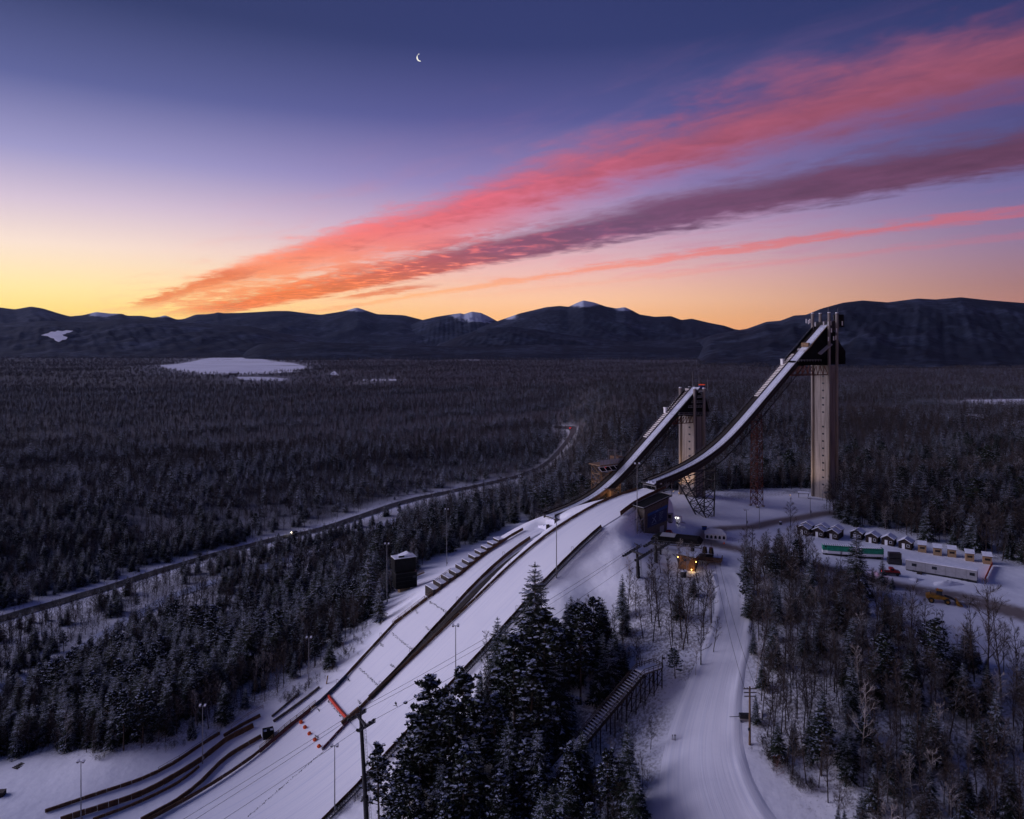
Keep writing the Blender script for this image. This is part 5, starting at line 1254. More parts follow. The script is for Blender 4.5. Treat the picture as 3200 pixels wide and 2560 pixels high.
def hut():
    p = onG(2150, 1772); t = thing('lift_hut', 'small orange-brown wooden hut with snowy roof and yellow lamps', 'hut', p, R(-28)); W_, D_, H_ = 3.0, 2.4, 4.6
    m = MB(); m.box(-W_, W_, -D_, D_, -2, H_-.0); part('wall', m, M_HUT, t)
    for k in range(9): m = MB(); m.box(-W_+.05+k*.66, -W_+.62+k*.66, -D_-.06, -D_-.01, -1, H_-.1); part('cladding_board', m, M_HUT, t)
    m = MB(); m.prism([(-W_-.5, -D_-.5, H_), (W_+.5, -D_-.5, H_-.5), (W_+.5, -D_-.5, H_-.2), (-W_-.5, -D_-.5, H_+.3)], (0, 2*D_+1, 0)); part('roof', m, M_BROWN, t)
    m = MB(); m.prism([(-W_-.45, -D_-.45, H_+.31), (W_+.45, -D_-.45, H_-.19), (W_+.45, -D_-.45, H_+.05), (-W_-.45, -D_-.45, H_+.55)], (0, 2*D_+.9, 0)); part('roof_snow', m, M_ROOFSNOW, t)
    m = MB(); m.box(-.9, .3, -D_-.09, -D_-.02, 2.6, 3.5); part('window', m, M_GLASS, t); m = MB(); m.box(W_-.02, W_+.06, -.6, .5, -.2, 2.1); part('door', m, M_BROWN, t)
    deck = thing('timber_deck', 'brown railed timber deck with steps right of the lift hut', 'deck', onG(2215, 1757), R(-22))
    for k in range(10): m = MB(); m.box(-4.5, 4.5, -2.5+k*.5, -2.05+k*.5, 1.0, 1.15); part('plank', m, M_BROWN, deck)
    for x, y in ((-4.3, -2.3), (4.3, -2.3), (4.3, 2.3), (-4.3, 2.3), (0, -2.3)): m = MB(); m.beam((x, y, -2), (x, y, 2.2), .2); part('post', m, M_BROWN, deck)
    m = MB(); railing(m, [(-4.3+k*1.23, -2.4, 1.1) for k in range(8)], 1.1, .06); railing(m, [(4.4, -2.4+k*1.2, 1.1) for k in range(5)], 1.1, .06); part('deck_railing', m, M_BROWN, deck)
    m = MB()
    for k in range(7): m.box(-5.0-k*.34, -4.6-k*.34, -2.6, -1.0, .8-k*.36, .9-k*.36)
    railing(m, [(-4.6-k*.6, -2.6, .9-k*.63) for k in range(5)], 1.0, .06); part('steps', m, M_TIMBER, deck)
    c, s = math.cos(R(-28)), math.sin(R(-28))
    def at(x, y, z): return Vector((p.x+x*c-y*s, p.y+x*s+y*c, p.z+z))
    YEL = (1.0, .60, .16)
    lamp('wall_lamp', 'yellow lamp under the hut roof at its left corner', at(-W_+.2, -D_-.45, H_-.7), YEL, 12, .16, 9)
    lamp('wall_lamp', 'yellow lamp beside the hut door on its right side', at(W_+.45, -D_-.1, 2.9), YEL, 24, .18, 9)
    lamp('wall_lamp', 'yellow lamp low on the hut shining on the snow', at(W_-1.0, -D_-.6, .2), YEL, 40, .16, 9)
    q = onG(2136, 1803); tk = thing('water_tank', 'round dark tank with a white ring lid below the lift hut', 'tank', q)
    m = MB(); m.tube((0, 0, -1.5), (0, 0, 2.0), .95, .95, 18); part('body', m, M_DSTEEL, tk); m = MB(); m.tube((0, 0, 2.0), (0, 0, 2.3), 1.1, 1.0, 18); part('lid_snow', m, M_ROOFSNOW, tk); m = MB(); m.tube((0, 0, 2.31), (0, 0, 2.4), .4, .4, 14); part('hatch', m, M_DSTEEL, tk)
M_HUT = mat('hut_cladding', (.28, .13, .05), .75, .3, 1.5, .2, 8)
hut()
# ---------------------------------------------------------------- plateau: cabins, sheds, trailers, machines
YAW = math.atan2(-.65, .76)
M_CABIN = mat('dark_cabin_boards', (.030, .020, .017), .8, .35, 1.5, .2, 8)
def cabin(base, double, label):
    p = onG(*base); t = thing('cabin', label, 'cabin', p, YAW, 'dark cabins in a row'); W_ = 2.15
    secs = ((0, 4.0, 0), (4.0, 7.6, .55)) if double else ((0, 4.6, 0),)
    for y0, y1, up in secs:
        h0, hr = 2.5+up, 3.7+up
        m = MB(); m.prism([(-W_, y0, -.6), (W_, y0, -.6), (W_, y0, h0), (0, y0, hr), (-W_, y0, h0)], (0, y1-y0-.02, 0)); part('wall', m, M_CABIN, t)
        for sg in (-1, 1):
            a = (0, y0-.35, hr+.06); b = (sg*(W_+.35), y0-.35, h0-.14)
            m = MB(); m.prism([a, b, (b[0], b[1], b[2]+.12), (a[0], a[1], a[2]+.12)], (0, y1-y0+.45, 0)); part('roof_slope', m, M_CABIN, t)
            m = MB(); m.prism([(a[0], a[1]+.03, a[2]+.125), (b[0]*.985, b[1]+.03, b[2]+.135), (b[0]*.985, b[1]+.03, b[2]+.33), (a[0], a[1]+.03, a[2]+.34)], (0, y1-y0+.38, 0)); part('roof_snow', m, M_ROOFSNOW, t)
    m = MB(); m.box(-.95, .05, -.07, -.01, -.1, 2.05); part('door', m, M_WHITE, t)
    m = MB(); m.box(.75, 1.55, -.05, -.01, .95, 1.75); part('window', m, M_GLASS, t)
    m = MB()
    for x0, x1, z0, z1 in ((.67, .75, .87, 1.83), (1.55, 1.63, .87, 1.83), (.75, 1.55, .87, .95), (.75, 1.55, 1.75, 1.83)): m.box(x0, x1, -.08, -.01, z0, z1)
    part('window_frame', m, M_WHITE, t)
for i, (b, d) in enumerate((((2508, 1672), 1), ((2556, 1679), 1), ((2600, 1685), 1), ((2675, 1686), 0), ((2723, 1697), 0), ((2773, 1705), 0), ((2827, 1716), 0))):
    cabin(b, d, ('%s dark double cabin with white door, counted from the left' if d else '%s dark single cabin with white door, counted from the left of the singles') % (('first', 'second', 'third') if d else ('first', 'second', 'third', 'fourth'))[i if d else i-3])
def shed(base, label):
    p = onG(*base); t = thing('shed', label, 'shed', p, YAW+R(14), 'tan ticket sheds in a row'); m = MB(); m.box(-1.35, 1.35, 0, 2.4, -.5, 2.7); part('wall', m, M_TAN, t)
    m = MB(); m.prism([(-1.6, -.35, 2.75), (1.6, -.35, 2.75), (1.6, 2.7, 3.5), (-1.6, 2.7, 3.5)], (0, 0, .12)); part('roof', m, M_DWOOD, t)
    m = MB(); m.prism([(-1.57, -.32, 2.88), (1.57, -.32, 2.88), (1.57, 2.67, 3.63), (-1.57, 2.67, 3.63)], (0, 0, .22)); part('roof_snow', m, M_ROOFSNOW, t)
    m = MB(); m.box(-.8, .8, -.06, -.01, 1.35, 2.1); part('hatch', m, M_DWOOD, t)
for b, lab in (((2882, 1727), 'tan shed nearest the dark cabins'), ((2930, 1737), 'second tan shed from the dark cabins'), ((2975, 1742), 'middle one of the five tan sheds'), ((3031, 1755), 'fourth tan shed from the dark cabins'), ((3086, 1764), 'tan shed farthest right beside the orange net')): shed(b, lab)
def yawof(a, c): return math.atan2(c.y-a.y, c.x-a.x)
def trailer(a_px, b_px, hgt, dep, label, kind):
    a, c = onG(*a_px), onG(*b_px); yw = yawof(a, c); L = math.hypot(c.x-a.x, c.y-a.y); pz = min(a.z, c.z); t = thing('trailer', label, 'trailer', (a.x, a.y, pz), yw); fl = .9
    if kind == 'green':
        m = MB(); m.box(0, L, 0, dep, fl+1.15, fl+hgt); part('upper_body', m, M_GREEN, t); m = MB(); m.box(0, L, 0, dep, fl, fl+1.14); part('lower_body', m, M_WHITE, t)
        m = MB(); m.box(L*.15, L*.95, -.75, -.01, fl+1.2, fl+hgt*.78); part('slide_out', m, M_GREEN, t); m = MB(); m.box(L*.15, L*.95, -.75, -.01, fl+.35, fl+1.19); part('slide_out', m, M_WHITE, t)
        for k in range(int(L/.75)): m = MB(); m.box(.1+k*.75, .6+k*.75, -.02, dep+.02, fl+hgt+.005, fl+hgt+.14); part('snow_strip', m, M_ROOFSNOW, t)
        m = MB(); m.box(.7, 1.3, -.05, -.01, fl+2.2, fl+2.7); part('window', m, M_GLASS, t)
    else:
        m = MB(); m.box(0, L, 0, dep, fl, fl+hgt); part('body', m, M_GREY, t); m = MB(); m.box(-.1, L+.1, -.1, dep+.1, fl+hgt+.01, fl+hgt+.25); part('roof_snow', m, M_ROOFSNOW, t)
        for x in (.09, .38, .9): m = MB(); m.box(L*x, L*x+1.5, -.05, -.01, fl+hgt*.45, fl+hgt*.75); part('window', m, M_GLASS, t)
        for k in range(1, 7): m = MB(); m.box(L*k/7-.05, L*k/7+.05, -.04, -.01, fl+.05, fl+hgt-.05); part('seam', m, M_STEEL, t)
        m = MB(); m.box(L*.17, L*.17+1.6, -1.5, -.1, -.2, fl); part('entry_step', m, M_DWOOD, t)
    m = MB(); m.box(.1, L-.1, .2, dep-.2, -.3, fl-.01); part('skirt', m, M_DSTEEL, t)
    for x in (L*.12, L*.8, L*.88): m = MB(); m.tube((x, -.02, .5), (x, .35, .5), .5, .5, 14); part('wheel', m, M_RUBBER, t)
    return t
trailer((2571, 1733), (2664, 1743), 3.0, 2.6, 'green and white trailer with snowy roof in front of the dark cabins', 'green')
trailer((2668, 1743), (2762, 1750), 3.0, 2.6, 'second green and white trailer behind the lone conifer', 'green')
trailer((2830, 1782), (3053, 1824), 3.2, 3.4, 'long pale grey office trailer with three windows by the parking area', 'grey')
def truck():
    p = onG(2782, 1797); t = thing('truck', 'red pickup truck in front of the green trailers with a lit tail lamp', 'truck', p, R(-12))
    m = MB(); m.box(-3.0, 3.0, -1.05, 1.05, .55, 1.15); part('chassis', m, M_DSTEEL, t); m = MB(); m.prism([(-.3, -1.0, 1.15), (2.9, -1.0, 1.15), (2.8, -1.0, 1.6), (1.6, -1.0, 1.75), (1.0, -1.0, 2.55), (-.3, -1.0, 2.6)], (0, 2.0, 0)); part('cab', m, M_RED, t)
    m = MB(); m.box(-3.0, -.35, -1.05, 1.05, 1.16, 1.85); part('bed', m, M_RED, t); m = MB(); m.box(-2.9, -.4, -.95, .95, 1.86, 2.0); part('bed_snow', m, M_ROOFSNOW, t)
    m = MB(); m.box(.05, .95, -1.03, -1.01, 1.75, 2.35); part('window', m, M_GLASS, t)
    for x in (-1.9, 2.0):
        for y in (-1.08, .78): m = MB(); m.tube((x, y, .5), (x, y+.3, .5), .5, .5, 14); part('wheel', m, M_RUBBER, t)
    m = MB(); m.box(-3.06, -3.01, -.95, -.6, 1.2, 1.6); part('tail_lamp', m, emit('tail_red', (1, .03, .05), 7), t)
    L = bpy.data.lights.new('tail_light', 'POINT'); L.energy = 14; L.color = (1, .1, .12); L.shadow_soft_size = .2; link('lamp_light', L, t, (-3.5, -1.2, 1.5))
    q = onG(2795, 1762); d = thing('container', 'dark open container rack behind the red truck', 'container', q, R(-14))
    m = MB(); m.box(-2.2, 2.2, -1.2, 1.2, 0, 2.0); part('box', m, M_DSTEEL, d); m = MB(); m.box(-2.0, 2.0, -1.0, 1.0, 2.3, 4.0); part('upper_box', m, M_DSTEEL, d)
    for x in (-2.1, 2.1): m = MB(); m.beam((x, -1.1, 0), (x, -1.1, 4.2), .12); part('post', m, M_STEEL, d)
truck()
def loader():
    p = onG(2942, 1884); t = thing('wheel_loader', 'yellow wheel loader with lowered bucket on the brown access road', 'loader', p, R(-22))
    m = MB(); m.prism([(-4.2, -1.1, 1.2), (-.6, -1.1, 1.2), (-.6, -1.1, 2.5), (-3.2, -1.1, 2.6), (-4.2, -1.1, 2.3)], (0, 2.2, 0)); part('engine_body', m, M_YELLOW, t)
    m = MB(); m.prism([(-.6, -.9, 1.3), (1.9, -.9, 1.1), (1.9, -.9, 1.9), (-.6, -.9, 2.4)], (0, 1.8, 0)); part('front_frame', m, M_YELLOW, t)
    m = MB(); m.prism([(-1.5, -.8, 2.61), (.2, -.8, 2.45), (.1, -.8, 3.7), (-1.3, -.8, 3.8)], (0, 1.6, 0)); part('cab_glass', m, M_GLASS, t); m = MB(); m.box(-1.55, .3, -.95, .95, 3.81, 3.98); part('cab_roof', m, M_YELLOW, t)
    for x in (-2.9, 1.5):
        for y in (-1.4, .9):
            m = MB(); m.tube((x, y, .8), (x, y+.5, .8), .85, .85, 20); w_ = part('wheel', m, M_RUBBER, t); m = MB(); m.tube((x, y-.03, .8), (x, y+.53, .8), .4, .4, 14); part('rim', m, M_YELLOW, w_)
    for y in (-.7, .55): m = MB(); m.beam((.9, y+.07, 2.2), (3.0, y+.07, 1.7), .22, .4); m.beam((3.0, y+.07, 1.7), (4.1, y+.07, .8), .22, .35); part('lift_arm', m, M_DSTEEL, t)
    m = MB(); m.prism([(3.9, -1.7, .15), (5.6, -1.7, .1), (5.5, -1.7, .3), (4.6, -1.7, .45), (4.3, -1.7, 1.5), (3.9, -1.7, 1.5)], (0, 3.4, 0)); part('bucket', m, M_YELLOW, t)
    m = MB(); m.tube((-3.0, -.5, 2.6), (-3.0, -.5, 3.5), .1, .1, 8); part('exhaust', m, M_DSTEEL, t); m = MB(); m.beam((-1.0, 0, 4.0), (-1.0, 0, 4.4), .2); part('beacon', m, M_ORANGE, t)
loader()
def tent():
    p = onG(2236, 1688); t = thing('tent', 'white marquee tent with arched windows on the plateau', 'tent', p, R(-16)); L, D = 4.0, 4.5
    m = MB(); m.box(-L, L, 0, D, -.3, 2.2); part('wall', m, M_TENT, t)
    m = MB(); m.add([(-L-.2, -.2, 2.21), (L+.2, -.2, 2.21), (L+.2, D+.2, 2.21), (-L-.2, D+.2, 2.21), (-L*.5, D/2, 3.9), (L*.5, D/2, 3.9)], [(0, 1, 5, 4), (2, 3, 4, 5), (1, 2, 5), (3, 0, 4), (3, 2, 1, 0)]); part('roof', m, M_TENT, t)
    for k in range(5):
        x = -L+.9+k*1.55; m = MB(); pts = [(x-.45, -.05, .5), (x+.45, -.05, .5)]+[(x+.45*math.cos(a), -.05, 1.25+.5*math.sin(a)) for a in np.linspace(0, math.pi, 8)]; m.prism(pts, (0, .04, 0)); part('arched_window', m, M_GLASS, t)
M_TENT = mat('tent_fabric', (.72, .71, .70), .7, .08, 1)
tent()
def small_trailer():
    p = onG(2118, 1636); t = thing('equipment_trailer', 'white equipment trailer with two bright work lights by the plateau road', 'trailer', p, R(-30))
    m = MB(); m.box(-1.5, 1.5, -1.0, 1.0, .5, 3.0); part('body', m, M_WHITE, t); m = MB(); m.beam((1.5, 0, .6), (3.2, 0, .5), .15); part('drawbar', m, M_DSTEEL, t)
    for y in (-1.1, .85): m = MB(); m.tube((-.1, y, .4), (-.1, y+.25, .4), .4, .4, 12); part('wheel', m, M_RUBBER, t)
    for x in (-.7, .5): m = MB(); m.box(x-.2, x+.2, -1.12, -1.02, 2.3, 2.65); part('work_light', m, emit('work_white', (1, .98, .95), 5), t)
    L = bpy.data.lights.new('work_light', 'POINT'); L.energy = 18; L.color = (1, .95, .9); L.shadow_soft_size = .2; link('lamp_light', L, t, (0, -2.0, 2.6))
    p = onG(2092, 1630); t = thing('generator', 'grey generator cabinet beside the banner building', 'generator', p, R(-30)); m = MB(); m.box(-1.3, 1.3, -1, 1, .2, 3.4); part('body', m, M_GREY, t); m = MB(); m.box(-.2, 1.0, -1.05, -1.01, 1.6, 3.0); part('grille', m, M_DSTEEL, t); m = MB(); m.box(-1.2, 1.2, -.9, .9, -.2, .19); part('skid', m, M_DSTEEL, t)
    p = onG(2201, 1656); t = thing('bin', 'small dark blue skip on the plateau snow', 'bin', p, R(-10)); m = MB(); m.prism([(-.8, -.6, 0), (.8, -.6, 0), (.95, -.6, 1.3), (-.95, -.6, 1.3)], (0, 1.2, 0)); part('body', m, M_BLUE, t); m = MB(); m.box(-1, 1, -.65, .65, 1.31, 1.42); part('lid', m, M_DSTEEL, t)
    p = onG(2439, 1640); t = thing('bin', 'small dark litter bin with snow by the bare tree on the plateau', 'bin', p); m = MB(); m.tube((0, 0, 0), (0, 0, 1.2), .55, .6, 12); part('body', m, M_DSTEEL, t); m = MB(); m.tube((0, 0, 1.2), (0, 0, 1.45), .6, .45, 12); part('snow_cap', m, M_ROOFSNOW, t)
    p = onG(2092, 1680); t = thing('snow_groomer', 'red snow groomer parked below the banner building', 'groomer', p, R(-15))
    m = MB(); m.prism([(-2.6, -1.2, .7), (2.2, -1.2, .7), (2.6, -1.2, 1.4), (1.2, -1.2, 1.7), (.6, -1.2, 2.7), (-1.2, -1.2, 2.7), (-1.5, -1.2, 1.6), (-2.6, -1.2, 1.5)], (0, 2.4, 0)); part('cab', m, M_RED, t)
    m = MB(); m.box(-.9, .6, -1.23, -1.21, 1.7, 2.5); part('window', m, M_GLASS, t)
    for y in (-1.7, 1.25): m = MB(); m.prism([(-2.7, y, .3), (-2.2, y, 0), (2.0, y, 0), (2.6, y, .4), (2.4, y, .85), (-2.5, y, .85)], (0, .6, 0)); part('crawler_track', m, M_RUBBER, t)
    m = MB(); m.prism([(3.0, -1.9, .1), (3.3, -1.9, .1), (3.1, -1.9, 1.2), (2.9, -1.9, 1.2)], (0, 3.8, 0)); part('blade', m, M_RED, t)
    p = onG(2263, 1700); t = thing('traffic_cone', 'orange cone standing near the white tent', 'cone', p); m = MB(); m.tube((0, 0, .05), (0, 0, 1.0), .3, .06, 10); part('cone', m, M_ORANGE, t); m = MB(); m.box(-.35, .35, -.35, .35, 0, .06); part('foot', m, M_ORANGE, t)
small_trailer()
timber_rail('barrier_fence', 'grey crowd barriers beside the white tent', [onG(x, y, .1) for x, y in ((2272, 1688), (2290, 1692), (2308, 1697), (2326, 1701))], 1.2, M_GREY, .05)
P_ = [onG(x, y) for x, y in ((3078, 1818), (3086, 1800), (3094, 1782), (3101, 1770))]
f_ = timber_rail('orange_fence', 'orange plastic net fence right of the grey trailer', P_, 1.5, M_ORANGE, .05); f_['category'] = 'fence'
for a, c in zip(P_[:-1], P_[1:]):
    m = MB(); m.prism([a+Vector((0, 0, .2)), c+Vector((0, 0, .2)), c+Vector((0, 0, 1.4)), a+Vector((0, 0, 1.4))], (.03, .02, 0)); wpart('net', m, M_ORANGE, f_)
# heap of ploughed snow beside the grey trailer
def heap(px, py, rx, ry, hgt, name, label, seed, cat='snow heap'):
    p = onG(px, py); b = MB(); n, k = 22, 9; rg = np.random.default_rng(seed)
    for r_ in range(k+1):
        f = r_/k
        for a in range(n):
            an = 2*math.pi*a/n; q = (1-f)*(1+.18*math.sin(3*an+seed)+.12*rg.normal()*f)
            b.v.append((rx*q*math.cos(an), ry*q*math.sin(an), -.4+hgt*(math.sin(f*1.57))*(1+.15*rg.normal()*(0.3+f*.5))))
    for r_ in range(k):
        for a in range(n): b.f.append((r_*n+a, r_*n+(a+1) % n, (r_+1)*n+(a+1) % n, (r_+1)*n+a)); b.mi.append(0)
    b.f.append(tuple(k*n+a for a in range(n))); b.mi.append(0)
    o = tag(link(name, b.mesh(name, M_SNOW), None, p), label, cat); o.data.polygons.foreach_set('use_smooth', [True]*len(o.data.polygons))
heap(2960, 1826, 6, 2.2, 1.5, 'snow_heap', 'lumpy heap of ploughed snow in front of the grey office trailer', 2)
heap(2375, 2235, 1.0, .9, 1.6, 'snow_heap', 'rounded snow-covered mound behind the utility pole', 5)
heap(2862, 1812, 3.4, 1.6, 1.0, 'snow_heap', 'small snow heap at the left end of the grey office trailer', 7)
# ---------------------------------------------------------------- old wooden ramp in the foreground
def wooden_ramp():
    yb = 203.0; P1, P2 = Vector(ray(2008, 2084)*yb), Vector(ray(2052, 2084)*(yb+1))
    d = Vector((U[0], U[1], 0)); x = Vector((N[0], N[1], 0)); top = Vector(ray(2020, 2092)*yb); base = Vector((top.x, top.y, h1(top.x, top.y)))
    t = thing('wooden_ramp', 'old grey wooden jump ramp on stilts with a railed snowy platform in the foreground', 'ramp', base)
    hw = 1.75; sl = .62; L = 32.0; up = Vector((0, 0, 1))
    def R_(s, w): return top+d*s+x*w+up*(-max(0, s-2.5)*sl)
    m = MB(); m.hexa([R_(a, b)+up*c for c in (-.35, 0) for a, b in ((-4.5, -hw), (2.5, -hw), (2.5, hw), (-4.5, hw))]); wpart('platform', m, M_GREYWOOD, t)
    m = MB(); m.hexa([R_(a, b)+up*c for c in (.01, .22) for a, b in ((-4.4, -hw+.1), (2.5, -hw+.1), (2.5, hw-.1), (-4.4, hw-.1))]); wpart('platform_snow', m, M_ROOFSNOW, t)
    n = 26
    for k in range(n):
        s = 2.6+L*k/n*.62
        piece('tread', t, R_(s, -hw)+up*.05, R_(s, hw)+up*.05, .34, .16, M_ROOFSNOW)
    m = MB(); m.prism([R_(2.6+L*.62, -hw+.2), R_(2.6+L*.62, hw-.2), R_(2.6+L, hw-.2), R_(2.6+L, -hw+.2)], (0, 0, .2)); wpart('run_snow', m, M_ROOFSNOW, t)
    for w in (-hw, hw):
        m = MB(); m.beam(R_(2.5, w)-up*.3, R_(2.5+L, w)-up*.3, .25, .8); wpart('side_beam', m, M_DWOOD, t)
        m = MB(); railing(m, [R_(2.5+L*k/13, w)+up*.1 for k in range(14)], 1.15, .07); railing(m, [R_(-4.5+7*k/4, w)+up*.1 for k in range(5)], 1.15, .08); wpart('railing', m, M_GREYWOOD, t)
    m = MB(); railing(m, [R_(-4.5, -hw+2*hw*k/3)+up*.1 for k in range(4)], 1.15, .08); wpart('railing', m, M_GREYWOOD, t)
    for s in (-4.2, -1.2, 2.2, 5.5, 9, 13, 18, 24):
        for w in (-hw, 0, hw):
            q = R_(s, w); z = h1(q.x, q.y)
            if q.z-z < .5: continue
            m = MB(); m.beam((q.x, q.y, z-1), q-up*.3, .28); wpart('post', m, M_DWOOD, t)
    m = MB(); S_ = (-4.2, -1.2, 2.2, 5.5, 9)
    for a, c in zip(S_[:-1], S_[1:]):
        for w in (-hw, hw):
            for f0, f1 in ((.1, .5), (.5, .95)):
                A = R_(a, w); C = R_(c, w); za, zc = h1(A.x, A.y), h1(C.x, C.y)
                p0 = Vector((A.x, A.y, za+(A.z-za)*f0)); p1 = Vector((C.x, C.y, zc+(C.z-zc)*f1)); p2 = Vector((A.x, A.y, za+(A.z-za)*f1)); p3 = Vector((C.x, C.y, zc+(C.z-zc)*f0)); m.beam(p0, p1, .13); m.beam(p2, p3, .13)
    wpart('bracing', m, M_DWOOD, t)
    for s, w in ((1.8, -hw-.1), (-4.3, hw)): m = MB(); q = R_(s, w); m.tube(q-up*.3, q+up*3.6, .16, .13, 8); m.k = 1; m.box(q.x, q.x+.7, q.y-.2, q.y+.2, q.z+2.4, q.z+2.9); wpart('lamp_post', m, [M_DWOOD, M_DSTEEL], t)
wooden_ramp()
# utility pole, bench box and small stakes beside the trail
def utility():
    p = onG(2343, 2327); h_ = (2327-2146)/FPX*p.y; t = thing('utility_pole', 'brown timber utility pole with two crossarms beside the snow trail', 'utility pole', p)
    m = MB(); m.tube((0, 0, -1), (0, 0, h_), .30, .22, 10); part('pole', m, mat('pole_wood', (.14, .085, .05), .9, .3, 1), t)
    for z, w in ((-.4, 1.6), (-1.3, 1.5), (-2.2, 1.4)): m = MB(); m.beam((-w, -.25, h_+z), (w, -.25, h_+z), .16, .2); part('crossarm', m, M_GREYWOOD, t)
    for x in (-1.4, -.7, .7, 1.4): m = MB(); m.tube((x, -.25, h_-.3), (x, -.25, h_-.02), .1, .06, 8); part('insulator', m, M_DSTEEL, t)
    m = MB(); m.box(-.5, -.1, -.6, -.2, 3.6, 4.2); part('box', m, M_DSTEEL, t)
    q = onG(2326, 2250); s_ = thing('snow_fan', 'low dark machine with a flat snowy top beside the utility pole', 'machine', q, R(-4)); m = MB(); m.box(-1.2, 1.2, -.7, .7, .6, 1.5); part('body', m, M_DSTEEL, s_); m = MB(); m.box(-1.15, 1.15, -.65, .65, .2, .58); part('base', m, M_GREY, s_)
    for x in (-1, 1): m = MB(); m.box(x-.1, x+.1, -.8, .8, -.3, .2); part('runner', m, M_DSTEEL, s_)
    m = MB(); m.beam((-3.6, .2, .55), (-1.2, .1, .75), .12); part('drawbar', m, M_DSTEEL, s_)
    for x, lab in ((2100, 'left one of three thin stakes in the foreground trail snow'), (2106, 'middle one of three thin stakes in the foreground trail snow'), (2110, 'right one of three thin stakes in the foreground trail snow')):
        q = onG(x, 2316); m = MB(); m.tube((0, 0, -.3), (.1, 0, 1.6), .07, .06, 6); m.box(-.02, .2, -.05, .05, 1.35, 1.6); tag(link('stake', m.mesh('stake', M_DWOOD), None, q), lab, 'stake', 'stakes in the trail snow')
    a = p+Vector((-1.4, -.25, h_-.4)); c = onG(2060, 1790)+Vector((0, 0, 9))
    for k, o_ in enumerate((-1.4, 1.4)):
        c2 = Vector((2170-1600, 0, 0)); c2 = onG(2235, 1800)+Vector((o_*.5, 0, 7.5)); a2 = p+Vector((o_, -.25, h_-.2)); rope(a2, c2, 3, ('left', 'right')[k]+' overhead wire from the utility pole up the trail')
utility()
# ---------------------------------------------------------------- vehicles on the valley road, far houses
def car(px, py, yaw, label, front):
    q = P0(px, py); p = Vector((q[0], q[1], h1(*q)+.62)); t = thing('car', label, 'car', p, yaw)
    m = MB(); m.prism([(-2.3, -.9, .35), (2.3, -.9, .35), (2.3, -.9, .8), (1.3, -.9, 1.0), (.7, -.9, 1.55), (-1.3, -.9, 1.6), (-2.2, -.9, 1.0)], (0, 1.8, 0)); part('body', m, mat('dark_car_paint', (.03, .03, .035), .3, .1, 1), t)
    m = MB(); m.box(-1.2, .7, -.92, -.905, 1.02, 1.45); part('window', m, M_GLASS, t)
    for x in (-1.45, 1.45):
        for y in (-.95, .72): m = MB(); m.tube((x, y, .33), (x, y+.23, .33), .33, .33, 12); part('wheel', m, M_RUBBER, t)
    for y in (-.6, .6):
        m = MB(); m.box(2.31 if front else -2.36, 2.36 if front else -2.31, y-.25, y+.25, .55, .8); part('headlight' if front else 'tail_lamp', m, emit('head_white', (1, .80, .45), 60) if front else emit('tail_glow', (1, .02, .02), 10), t)
    if front:
        L = bpy.data.lights.new('headlight', 'SPOT'); L.energy = 2500; L.color = (1, .85, .6); L.spot_size = R(60); o = link('lamp_light', L, t, (2.6, 0, .8)); o.rotation_euler = (R(82), 0, R(-90))
hx = [P0(925, 1650), P0(850, 1667)]
car(920, 1648, math.atan2(hx[1][1]-hx[0][1], hx[1][0]-hx[0][0]), 'dark car with lit headlights driving on the valley road', True)
car(1783, 1362, R(70), 'tiny dark car with red tail lamps on the far road bend', False)
def house(px, py, w_, d_, h_, rise, yaw, label, wall):
    q = G(px, py, 400, 9000); t = thing('house', label, 'house', q, yaw)
    m = MB(); m.prism([(-w_/2, 0, -1), (-w_/2, d_, -1), (-w_/2, d_, h_), (-w_/2, d_/2, h_+rise), (-w_/2, 0, h_)], (w_, 0, 0)); part('wall', m, wall, t)
    for y0, y1 in ((-.8, d_/2), (d_+.8, d_/2)):
        z0 = h_-.8*rise/(d_/2); m = MB(); m.prism([(-w_/2-.7, y0, z0+.1), (-w_/2-.7, y1, h_+rise+.1), (-w_/2-.7, y1, h_+rise+.6), (-w_/2-.7, y0, z0+.6)], (w_+1.4, 0, 0)); part('roof', m, M_ROOFSNOW, t)
    for k in range(3): m = MB(); x = -w_*.35+k*w_*.3; m.box(x, x+1.2, -.08, -.02, 1.2, 2.6); part('window', m, M_GLASS, t)
    m = MB(); m.box(w_*.36, w_*.36+1.1, -.08, -.02, 0, 2.2); part('door', m, M_DWOOD, t)
house(3053, 1319, 14, 9, 4.5, 3.5, R(-12), 'dark house with a broad snowy roof in the clearing at right', M_DWOOD)
house(3195, 1338, 10, 8, 3.5, 3.0, R(25), 'brown house cut by the right picture edge in the far clearing', M_BROWN)
house(728, 1172, 34, 22, 7, 7, R(0), 'far low farm building with snowy roof at the field edge', M_DWOOD)
# small shelter near the tall tower's foot
p = onG(2511, 1556); t = thing('shelter', 'low open shelter with a flat snowy roof left of the tall tower foot', 'shelter', p, R(-20))
for x in (-2.2, 2.2):
    for y in (-1.5, 1.5): m = MB(); m.beam((x, y, -.5), (x, y, 2.4), .18); part('post', m, M_DWOOD, t)
m = MB(); m.box(-2.7, 2.7, -2, 2, 2.4, 2.55); part('roof', m, M_DWOOD, t); m = MB(); m.box(-2.65, 2.65, -1.95, 1.95, 2.56, 2.8); part('roof_snow', m, M_ROOFSNOW, t)
